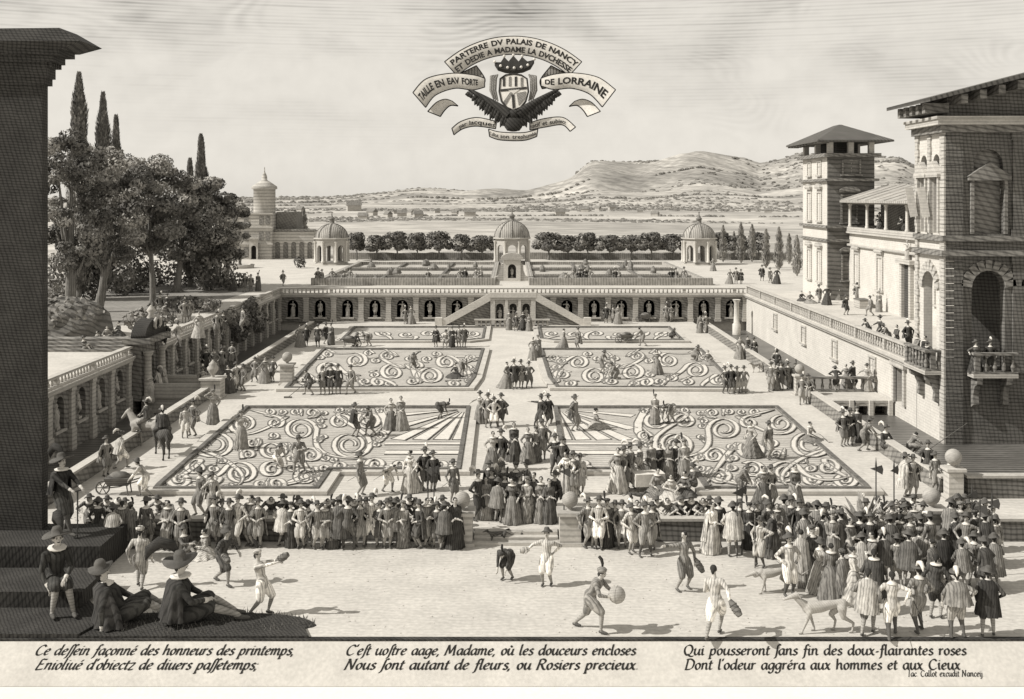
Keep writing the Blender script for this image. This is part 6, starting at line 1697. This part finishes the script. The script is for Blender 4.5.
def bracer(d, l=.40):
    m = MB(); d = unit(d); m.tube([Vector((0, 0, 0)), d * l * .25, d * l * .7, d * l], [.05, .085, .10, .07], 10)
    for k in range(3): m.tube([d * l * (.3 + .2 * k) + unit(d.orthogonal()) * .0, d * l * (.34 + .2 * k)], [.105, .105], 10)
    return m


h = hero('p1', 140, 588, 185, 'p', 'player in pale shirt and breeches strolling away from the dais', hands=((-.30, -.12, .80), (.26, .12, .86)), pelvis=(0, 0, .91), feet=((-.10, .22, .06), (.10, -.20, .06)), hat='cap', collar=False)
h = hero('p2', 222, 584, 60, 'd', 'player lunging with bent knees beside the reclining watchers', pelvis=(0, 0, .84), chest=(0, -.12, 1.2), hands=((-.38, -.42, .98), (.32, -.34, .9)), feet=((-.12, -.38, .06), (.12, .36, .06)), hat='brim', collar=False)
prop_at(h, 'wooden_bracer', 'bracer', 'dark wooden bracer on the arm of the lunging player', bracer((-.3, -.8, -.2)), 'wood', (-.34, -.36, .99))
h = hero('p3', 262, 615, 80, 'p', 'player swinging a raised bracer up before his face', pelvis=(0, 0, .91), chest=(0, .08, 1.28), hands=((-.16, -.46, 1.48), (.10, -.42, 1.42)), feet=((-.10, .26, .06), (.10, -.16, .06)), hat='cap', collar=False)
prop_at(h, 'wooden_bracer', 'bracer', 'dark wooden bracer swung up high by the pale player', bracer((0, -.7, .45)), 'wood', (-.06, -.42, 1.47))
h = hero('p4', 507, 580, -30, 'd', 'player stooping to the ground below the steps', sc=1.0, pelvis=(0, .18, .82), chest=(0, -.16, .96), head=(0, -.36, .94), look=(0, -.8, -.6), hands=((-.16, -.36, .42), (.16, -.34, .46)), feet=((-.13, -.06, .06), (.13, .12, .06)), collar=False, hat='cap')
h = hero('p5', 547, 586, -20, 'p', 'pale player reaching out one arm in front of the pedestal', sc=1.06, hands=((-.52, -.30, 1.18), (.22, .10, 1.06)), feet=((-.12, -.06, .06), (.12, .06, .06)), hat='brim', collar=False)
prop_at(h, 'wooden_bracer', 'bracer', 'short bracer held out by the pale player near the pedestal', bracer((-.8, -.3, -.15), .3), 'wood_pale', (-.48, -.28, 1.18))
h = hero('p6', 592, 631, 68, 'g', 'player in a plumed cap bending to serve the big ball', sc=1.2, pelvis=(0, .05, .86), chest=(0, -.14, 1.2), head=(0, -.26, 1.45), hands=((-.17, -.50, .96), (.17, -.50, .96)), feet=((-.12, -.30, .06), (.12, .46, .06)), look=(0, -1, -.15), hat='cap', collar=False)
m = MB(); m.ball((0, 0, 0), .21, 20); m.tube([(math.cos(a) * .212, 0, math.sin(a) * .212) for a in np.linspace(0, 6.283, 20)], .008, 4)
prop_at(h, 'leather_ball', 'ball', 'big pale leather ball carried by the player in the plumed cap', m, 'ball', (0, -.64, .98))
h = hero('p7', 684, 590, 200, 'g', 'player with one arm stretched wide and a bracer hanging low', hands=((.06, -.5, 1.36), (-.30, -.10, .90)), sc=1.12, pelvis=(0, 0, .9), feet=((-.22, -.10, .06), (.16, .10, .06)), hat=None, collar=False) if False else hero('p7', 684, 590, 20, 'g', 'player with one arm stretched wide and a bracer hanging low', sc=1.12, hands=((-.66, -.02, 1.36), (.30, -.10, .86)), pelvis=(0, 0, .9), feet=((-.24, -.04, .06), (.16, .06, .06)), look=(-1, -.3, 0), collar=False)
prop_at(h, 'wooden_bracer', 'bracer', 'dark bracer hanging beside the wide-armed player', bracer((.45, -.2, -.8), .46), 'wood', (.30, -.10, .92))
h = hero('p8', 716, 636, 150, 'p', 'pale player striding away with a bracer thrust behind him', sc=1.2, pelvis=(0, 0, .88), chest=(.06, -.06, 1.26), hands=((.1, -.30, 1.05), (.42, .16, .92)) if False else ((-.40, .14, .96), (.12, -.28, 1.05)), feet=((-.02, -.20, .06), (.06, .50, .07)), collar=False)
prop_at(h, 'wooden_bracer', 'bracer', 'dark bracer thrust out by the striding pale player', bracer((-.55, .2, -.55), .42), 'wood', (-.40, .14, .99))

# standing gallant against the pier, and the three seated before it
h = hero('lean_man', 66, 552, 60, 'm', 'dark gallant in a big plumed hat leaning on his cane against the tall pier', sc=1.55, pelvis=(0, .10, .95), chest=(0, .10, 1.33), hands=((-.12, -.42, 1.08), (.14, -.40, 1.10)), feet=((-.06, -.34, .06), (.12, .12, .06)), look=(0, -1, .1), hat='bigplume', cloak=(.5, .06, .06), boots=True, collar='ruff')
h.location = (-15.7, 38.6, .62)
m = MB(); m.tube([(0, 0, -1.05), (0, 0, 0)], [.014, .02], 6); m.tube([(-.09, 0, .0), (.09, 0, .0)], .018, 6)
prop_at(h, 'walking_cane', 'cane', 'long cane under the hands of the gallant at the tall pier', m, 'iron', (0, -.44, 1.07))
h = hero('seat_man', 62, 640, 35, 'm', 'bare-legged man in a plumed hat sitting on the dark bench block', sc=1.75, pelvis=(0, .1, .55), chest=(0, .04, .94), hands=((-.20, -.18, .52), (.06, -.34, .66)), feet=((-.16, -.36, .06), (.16, -.50, .06)), hat='bigplume', collar='ruff')
h.location = (-13.95, 33.75, ZF + .17)
h = hero('recline_a', 160, 625, 105, 'm', 'reclining man in a round hat wrapped in a cloak', sc=1.9, pelvis=(0, .25, .17), chest=(0, .42, .52), hands=((-.34, .5, .06), (.16, .0, .30)), feet=((-.14, -.55, .08), (.10, -.50, .08)), knee=(0, -.3, 1), hat='brim', cloak=(.62, .22, .06), look=(.1, -1, .1))
h.location = (-11.3, 33.2, ZF + .05)
h = hero('recline_b', 210, 628, 100, 'd', 'seated man under a huge feathered hat, sword lying along his legs', sc=2.0, pelvis=(0, .2, .17), chest=(0, .22, .56), hands=((-.12, -.16, .38), (.20, -.1, .34)), feet=((-.12, -.66, .08), (.12, -.58, .08)), knee=(0, -.3, 1), hat='bigplume', collar='ruff', sword=True, cloak=(.55, .12, .05))
h.location = (-9.5, 33.1, ZF + .05)
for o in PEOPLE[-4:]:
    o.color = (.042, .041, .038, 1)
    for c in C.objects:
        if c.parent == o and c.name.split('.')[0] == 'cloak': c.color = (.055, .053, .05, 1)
em = empty('earth_mound', (-9.4, 33.0, ZF), 0, 'low rough dark mound of earth under the two reclining watchers', 'mound')
m = MB(); rings = []
for q, z in ((1.0, -.02), (.86, .09), (.6, .13), (.3, .15), (.04, .15)):
    rings.append([(3.6 * q * math.cos(a) * (1 + .2 * mnoise.noise(Vector((math.cos(a) * 2, math.sin(a) * 2, q)))), 1.02 * q * math.sin(a) * (1 + .2 * mnoise.noise(Vector((math.cos(a) * 3, math.sin(a) * 2, q + 4)))), z + .02 * mnoise.noise(Vector((a * 3, q * 9, 2)))) for a in np.arange(0, 6.28, .12)])
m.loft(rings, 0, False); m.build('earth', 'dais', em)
m = MB(); rg = random.Random(31)
for i in range(420):
    a, q = rg.uniform(0, 6.283), rg.random() ** .5; b = Vector((3.5 * q * math.cos(a), .95 * q * math.sin(a), .05)); tp = b + Vector((rg.uniform(-.12, .12), rg.uniform(-.06, .06), rg.uniform(.12, .24)))
    m.add([b - Vector((.018, 0, 0)), b + Vector((.018, 0, 0)), tp], [(0, 1, 2)])
m.build('grass_tuft', 'leaf_dark', em)
# gentlemen strolling at the near corner before the palace
for key, px, py, rz, tn, lab, kw in [
    ('g1', 868, 634, 150, 'g', 'gentleman seen from behind stepping past the greyhound', dict(pelvis=(0, 0, .91), hands=((-.3, .05, .85), (.2, -.15, 1.0)), feet=((-.1, -.14, .06), (.1, .24, .06)), cloak=(.8, .1, .06), hat=None)),
    ('g2', 892, 637, 170, 'p', 'bareheaded gentleman striding beside his cloaked friend', dict(pelvis=(0, 0, .9), hands=((-.34, .1, 1.05), (.34, -.12, .95)), feet=((-.12, -.24, .06), (.12, .30, .06)), boots=True, sword=True)),
    ('g3', 919, 632, 190, 'g', 'gentleman in a turban-like plumed hat with a long sword', dict(hands=((-.22, -.05, 1.0), (.22, -.05, 1.0)), feet=((-.14, -.12, .06), (.14, .16, .06)), hat='plume', sword=True, boots=True)),
    ('g4', 957, 638, 172, 'g', 'broad gentleman seen from behind in full skirted coat and hat', dict(hands=((-.36, -.02, 1.1), (.36, .0, .9)), feet=((-.18, -.04, .06), (.16, .06, .06)), hat='plume', cloak=(.52, .16, .02), boots=True)),
    ('g5', 988, 636, 160, 'd', 'dark gentleman at the very corner by the palace side', dict(hands=((-.26, -.12, 1.0), (.26, .0, .85)), feet=((-.14, -.06, .06), (.14, .10, .06)), hat='brim', cloak=(.85, .1, .06))),
    ('g6', 936, 618, 150, 'd', 'dark gentleman in a ruff behind the sworded one', dict(hands=((-.22, -.2, 1.05), (.24, -.05, .9)), feet=((-.12, -.04, .06), (.12, .06, .06)), collar='ruff')),
    ('g7', 789, 596, 10, 'p', 'gentleman in doublet standing over the crouching hound', dict(hands=((-.2, -.05, 1.0), (.22, -.05, 1.0)), feet=((-.14, -.06, .06), (.14, .06, .06)), hat='plume', boots=True, sword=True)),
    ('g8', 874, 612, 160, 'd', 'cloaked gentleman in a ruff behind the stepping one', dict(hands=((-.1, -.2, 1.05), (.16, -.2, 1.0)), feet=((-.12, -.04, .06), (.12, .06, .06)), cloak=(.95, .12, .06), collar='ruff')),
]:
    hero(key, px, py, rz, tn, lab, sc=1.12, **kw)

# ------------------------------------------------------------------ halberds and pikes
hb = MB(); hb.tube([(0, 0, 0), (0, 0, 2.25)], .022, 6); hb.tube([(0, 0, 2.2), (0, 0, 2.32), (0, 0, 2.62)], [.03, .035, .004], 6)
hb0 = hb.build('halberd', 'iron')
m = MB(); bl = [(.02, 2.12), (.22, 2.02), (.25, 2.2), (.2, 2.36), (.02, 2.28), (-.02, 2.26), (-.2, 2.2), (-.02, 2.14)]
m.loft([[(x, -.012, z) for x, z in bl], [(x, .012, z) for x, z in bl]], 0, False); m.build('blade', 'iron', hb0)
learn(hb0)
for px, y, z, lab in [(428, 41.0, 0, 'halberd rising by the pier-side crowd, nearer the ball pedestal'), (434, 41.2, 0, 'second halberd beside it above the pier-side crowd'), (564, 40.8, 0, 'halberd standing right beside the pedestal by the steps'), (737, 39.2, ZF, 'halberd of the dark guard before the palace-side wall'),
                      (742, 39.5, ZF, 'second halberd close beside the dark guard'), (876, 41.2, 0, 'halberd above the onlookers next to the potted plant'), (894, 41.0, 0, 'halberd over the middle of the wall onlookers before the palace'), (972, 38.9, ZF, 'halberd shouldered in the crowd at the ball pedestal'), (980, 37.2, ZF, 'halberd deep in the crowd below the palace'), (992, 37.9, ZF, 'tall halberd at the palace end of the crowd')]:
    dup(hb0, ((px - 512) * y / FPX, y, z), rp.uniform(-1, 1), 1.05, lab); 
for o in C.objects:
    if o.name.startswith('halberd'): o['category'] = 'halberd'
for c in list(KIDS[hb0.name]): bpy.data.objects.remove(c)
bpy.data.objects.remove(hb0)
def lone(name, mb, mat, loc, label, cat, rz=0, sc=1):
    o = mb.build(name, mat, None, loc); o.rotation_euler = (0, 0, R(rz)); o.scale = (sc,) * 3
    return tag(o, label, cat)
m = MB(); m.tube([(0, 0, 0), (0, 0, 1.9)], .02, 6); lone('long_staff', m, 'wood', gp(755, 568, ZF) , 'tall thin staff standing beside the pale guard', 'staff')
m = MB(); m.tube([(0, 0, 1.0), (2.6, 1.2, 2.2)], [.025, .01], 5); lone('fishing_rod', m, 'wood', gp(920, 478), 'fishing rod slanting out over the canal', 'rod')
m = MB(); m.tube([(0, 0, .05), (-1.6, -.9, .05), (1.3, .8, 1.3)][0:1] + [(1.5, .5, 1.25)], .02, 5); m.box(-.25, .25, -.04, .04, .0, .1); lone('garden_rake', m, 'wood', gp(288, 398), 'wooden rake in the hands of the gardener by the smaller bed', 'rake')

# ------------------------------------------------------------------ animals
def animal(name, parts, mats, vox, label, cat, loc, rz, sc=1, extra=None):
    f = Fig()
    for p0, r0, p1, r1 in parts: f.pr.append((Vector(p0), r0, Vector(p1), r1, 0))
    mb = f.body(name, vox, extra, 3)
    o = mb.build(name, mats, None, loc); o.rotation_euler = (0, 0, R(rz)); o.scale = (sc,) * 3
    return tag(o, label, cat)


def dog_parts(walk=.16, headz=.86, tail=((.62, 0, .58), (.84, 0, .46), (1.08, 0, .60))):
    """a lean hound facing -x, withers 0.68 m"""
    q = [((-.36, 0, .56), .145, (-.08, 0, .57), .13), ((-.08, 0, .57), .13, (.26, 0, .63), .085), ((.26, 0, .63), .085, (.42, 0, .62), .115),
         ((-.44, 0, .62), .10, (-.62, 0, headz - .10), .06), ((-.64, 0, headz - .02), .07, (-.74, 0, headz - .05), .055), ((-.74, 0, headz - .05), .05, (-.92, 0, headz - .11), .028),
         (tail[0], .035, tail[1], .022), (tail[1], .022, tail[2], .012), ((.46, 0, .64), .06, tail[0], .035)]
    for s in (-1, 1):
        q += [((-.62, s * .05, headz + .03), .025, (-.56, s * .085, headz - .06), .02)]
        dx = walk * s
        q += [((-.36, s * .09, .50), .075, (-.34 + dx * .4, s * .09, .32), .04), ((-.34 + dx * .4, s * .09, .32), .038, (-.36 + dx, s * .09, .06), .024), ((-.36 + dx, s * .09, .03), .03, (-.43 + dx, s * .09, .025), .026)]
        q += [((.38, s * .09, .55), .11, (.30 - dx * .6, s * .10, .36), .06), ((.30 - dx * .6, s * .10, .36), .055, (.47 - dx, s * .10, .22), .03), ((.47 - dx, s * .10, .22), .03, (.44 - dx, s * .10, .05), .024), ((.44 - dx, s * .10, .03), .03, (.37 - dx, s * .10, .025), .025)]
    return q


animal('greyhound', dog_parts(.17), ['fur'], .016, 'lean pale greyhound striding across the court with its tail low', 'dog', gp(824, 632, ZF), 4, 1.32)
animal('hound', dog_parts(.10, .62), ['fur'], .016, 'pale hound with lowered head beside the gentleman in doublet', 'dog', gp(775, 592, ZF), 10, 1.1)
animal('small_dog', dog_parts(.08, .80), ['fur_dark'], .018, 'small dark dog trotting in front of the garden steps', 'dog', gp(498, 543, ZF), 8, .62)
animal('small_dog', dog_parts(.06, .80), ['fur_dark'], .018, 'second small dark dog a little beyond the first by the steps', 'dog', gp(517, 540, ZF), -12, .5)
animal('small_dog', dog_parts(.1, .8), ['fur'], .018, 'pale dog on the walk near the canal parapet', 'dog', gp(757, 372), 30, .9)
animal('small_dog', dog_parts(.1, .8), ['fur_dark'], .018, 'dark dog lying before the musical party', 'dog', gp(636, 503), 175, .6)


def horse_parts():
    q = [((-.62, 0, 1.12), .30, (.0, 0, 1.10), .30), ((.0, 0, 1.10), .30, (.55, 0, 1.14), .29), ((-.72, 0, 1.28), .22, (-1.02, 0, 1.72), .13), ((-1.02, 0, 1.76), .13, (-1.16, 0, 1.66), .11), ((-1.16, 0, 1.66), .10, (-1.42, 0, 1.38), .065),
         ((.80, 0, 1.22), .06, (.95, 0, .95), .09), ((.95, 0, .95), .09, (1.0, 0, .55), .03)]
    for s in (-1, 1):
        q += [((-1.02, s * .07, 1.86), .03, (-1.03, s * .08, 1.96), .012)]
        d = .12 * s
        q += [((-.6, s * .16, 1.0), .14, (-.62 + d, s * .16, .62), .075), ((-.62 + d, s * .16, .62), .065, (-.60 + d * 1.6, s * .16, .14), .045), ((-.60 + d * 1.6, s * .16, .10), .05, (-.64 + d * 1.6, s * .16, .05), .065)]
        q += [((.58, s * .16, 1.05), .20, (.50 - d, s * .16, .74), .10), ((.50 - d, s * .16, .74), .085, (.72 - d, s * .16, .50), .06), ((.72 - d, s * .16, .50), .055, (.68 - d, s * .16, .12), .045), ((.68 - d, s * .16, .10), .05, (.63 - d, s * .16, .05), .065)]
    return q


P['rider'] = make_person('rider', pelvis=(0, 0, 1.50), chest=(0, -.02, 1.9), hands=((-.14, -.36, 1.6), (.14, -.36, 1.62)), feet=((-.36, -.12, .86), (.36, -.12, .86)), knee=((-1, -1.2, .2), (1, -1.2, .2)), hat='plume', cloak=(.5, .1, .08), boots=True)
for px, py, hz, mt, lab, rlab in [(147, 447, -15, 'fur', 'pale horse ridden along the moat walk, nearer the parapet', 'rider on the pale horse'), (163, 457, -60, 'fur_dark', 'dark horse ridden along the moat walk, nearer the big bed', 'rider on the dark horse')]:
    g = gp(px, py); animal('horse', horse_parts(), [mt], .035, lab, 'horse', g, hz)
    person('rider', g, hz - 90, 'g' if mt == 'fur' else 'd', rlab + ' on the moat walk')


def barrow(loc, rz, label, load=True):
    t = empty('wheelbarrow', loc, R(rz), label, 'wheelbarrow')
    m = MB(); m.tube([(.28 * math.cos(a) - .75, 0, .28 + .28 * math.sin(a)) for a in np.linspace(0, 6.283, 15)], .035, 5)
    for k in range(3): a = k * PI / 3; m.tube([(-.75 - .26 * math.cos(a), 0, .28 - .26 * math.sin(a)), (-.75 + .26 * math.cos(a), 0, .28 + .26 * math.sin(a))], .02, 4)
    m.build('wheel', 'wood', t)
    m = MB(); m.loft([[(-.5, -.25, .4), (.35, -.25, .4), (.35, .25, .4), (-.5, .25, .4)], [(-.62, -.36, .72), (.5, -.36, .72), (.5, .36, .72), (-.62, .36, .72)]], 0, False); m.build('tub', 'wood', t)
    for s in (-1, 1):
        m = MB(); m.tube([(-.75, s * .1, .28), (0, s * .28, .38), (.95, s * .32, .66)], .028, 5); m.build('handle', 'wood', t)
        m = MB(); m.tube([(.3, s * .27, .42), (.36, s * .3, .0)], .028, 5); m.build('leg', 'wood', t)
    if load:
        m = MB(); m.ball((-.06, 0, .74), (.46, .3, .22), 10); m.build('load', 'rock', t)


barrow(gp(121, 494), 5, 'loaded wheelbarrow pushed along before the big tree-side bed')
person('m_push', gp(141, 497), -88, 'p', 'pale gardener bent over the handles of the loaded wheelbarrow')
barrow(gp(627, 343), 5, 'wheelbarrow near the narrow palace-side bed')
barrow(gp(349, 347), 175, 'wheelbarrow beside the narrow tree-side bed')
barrow(gp(646, 322), 0, 'low barrow standing against the back wall')
# the table and instruments of the musical party
tb = empty('small_table', gp(648, 490), R(10), 'small cloth-covered table in the middle of the musical party', 'table')
m = MB(); m.box(-.6, .6, -.35, .35, .70, .76); m.build('table_top', 'wood', tb)
m = MB(); rings = [[(.64 * q * cx, .39 * q * cy, z) for cx, cy in ((-1, -1), (0, -1.02), (1, -1), (1.02, 0), (1, 1), (0, 1.02), (-1, 1), (-1.02, 0))] for z, q in ((.765, 1), (.5, 1.02), (.25, 1.06))]
m.loft(rings, 0, False); m.build('cloth', 'linen', tb)
for sx in (-1, 1):
    for sy in (-1, 1): m = MB(); m.box(sx * .5 - .03, sx * .5 + .03, sy * .27 - .03, sy * .27 + .03, 0, .7); m.build('leg', 'wood', tb)
lu = empty('lute', gp(640, 485) + Vector((-.1, -.32, 1.12)), R(20), 'lute played by the booted musician of the party', 'lute')
lu.rotation_euler = (0, R(28), R(15))
m = MB(); m.ball((0, 0, 0), (.24, .10, .17), 14); m.build('body', 'wood_pale', lu)
m = MB(); m.tube([(.2, -.03, 0), (.68, -.03, .0), (.74, .08, .0)], [.03, .025, .02], 6); m.build('neck', 'wood', lu)
# little boat on the canal
bt = empty('rowing_boat', (20.8, 86.5, -.9), R(80), 'little rowing boat lying on the palace canal', 'boat')
m = MB(); prof = []
for t in np.linspace(-1, 1, 9):
    w = .62 * (1 - abs(t) ** 2.4) + .02; zz0 = .1 + .12 * abs(t) ** 2
    prof.append([(t * 2.1, -w, .42 + .2 * t * t), (t * 2.1, -w * .7, zz0), (t * 2.1, w * .7, zz0), (t * 2.1, w, .42 + .2 * t * t), (t * 2.1, w * .85, .40 + .2 * t * t), (t * 2.1, w * .55, zz0 + .06), (t * 2.1, -w * .55, zz0 + .06), (t * 2.1, -w * .85, .40 + .2 * t * t)])
m.loft(prof, 0, False); m.build('hull', 'wood', bt)
for x in (-.8, .5): m = MB(); m.box(x - .12, x + .12, -.5, .5, .34, .38); m.build('thwart', 'wood_pale', bt)
person('m_sit', Vector((20.7, 85.9, -.82)), 160, 'd', 'dark-clad man seated at the near end of the rowing boat')
person('w_sit', Vector((20.9, 87.4, -.72)), 10, 'g', 'lady seated at the far end of the rowing boat')
# table of the palace terrace
tt = empty('terrace_table', (31.0, 97.5, ZT), 0, 'draped table standing against the palace wing', 'table')
m = MB(); m.box(-.5, .5, -.9, .9, .72, .78); m.build('table_top', 'wood', tt)
m = MB(); m.box(-.46, .46, -.86, .86, .05, .715); m.build('cloth', 'stone', tt)

# ------------------------------------------------------------------ put the pattern figures away
for k, o in P.items():
    for c in KIDS[o.name]:
        for g in KIDS.get(c.name, ()): bpy.data.objects.remove(g)
        bpy.data.objects.remove(c)
    bpy.data.objects.remove(o)
print('PEOPLE', len(PEOPLE))
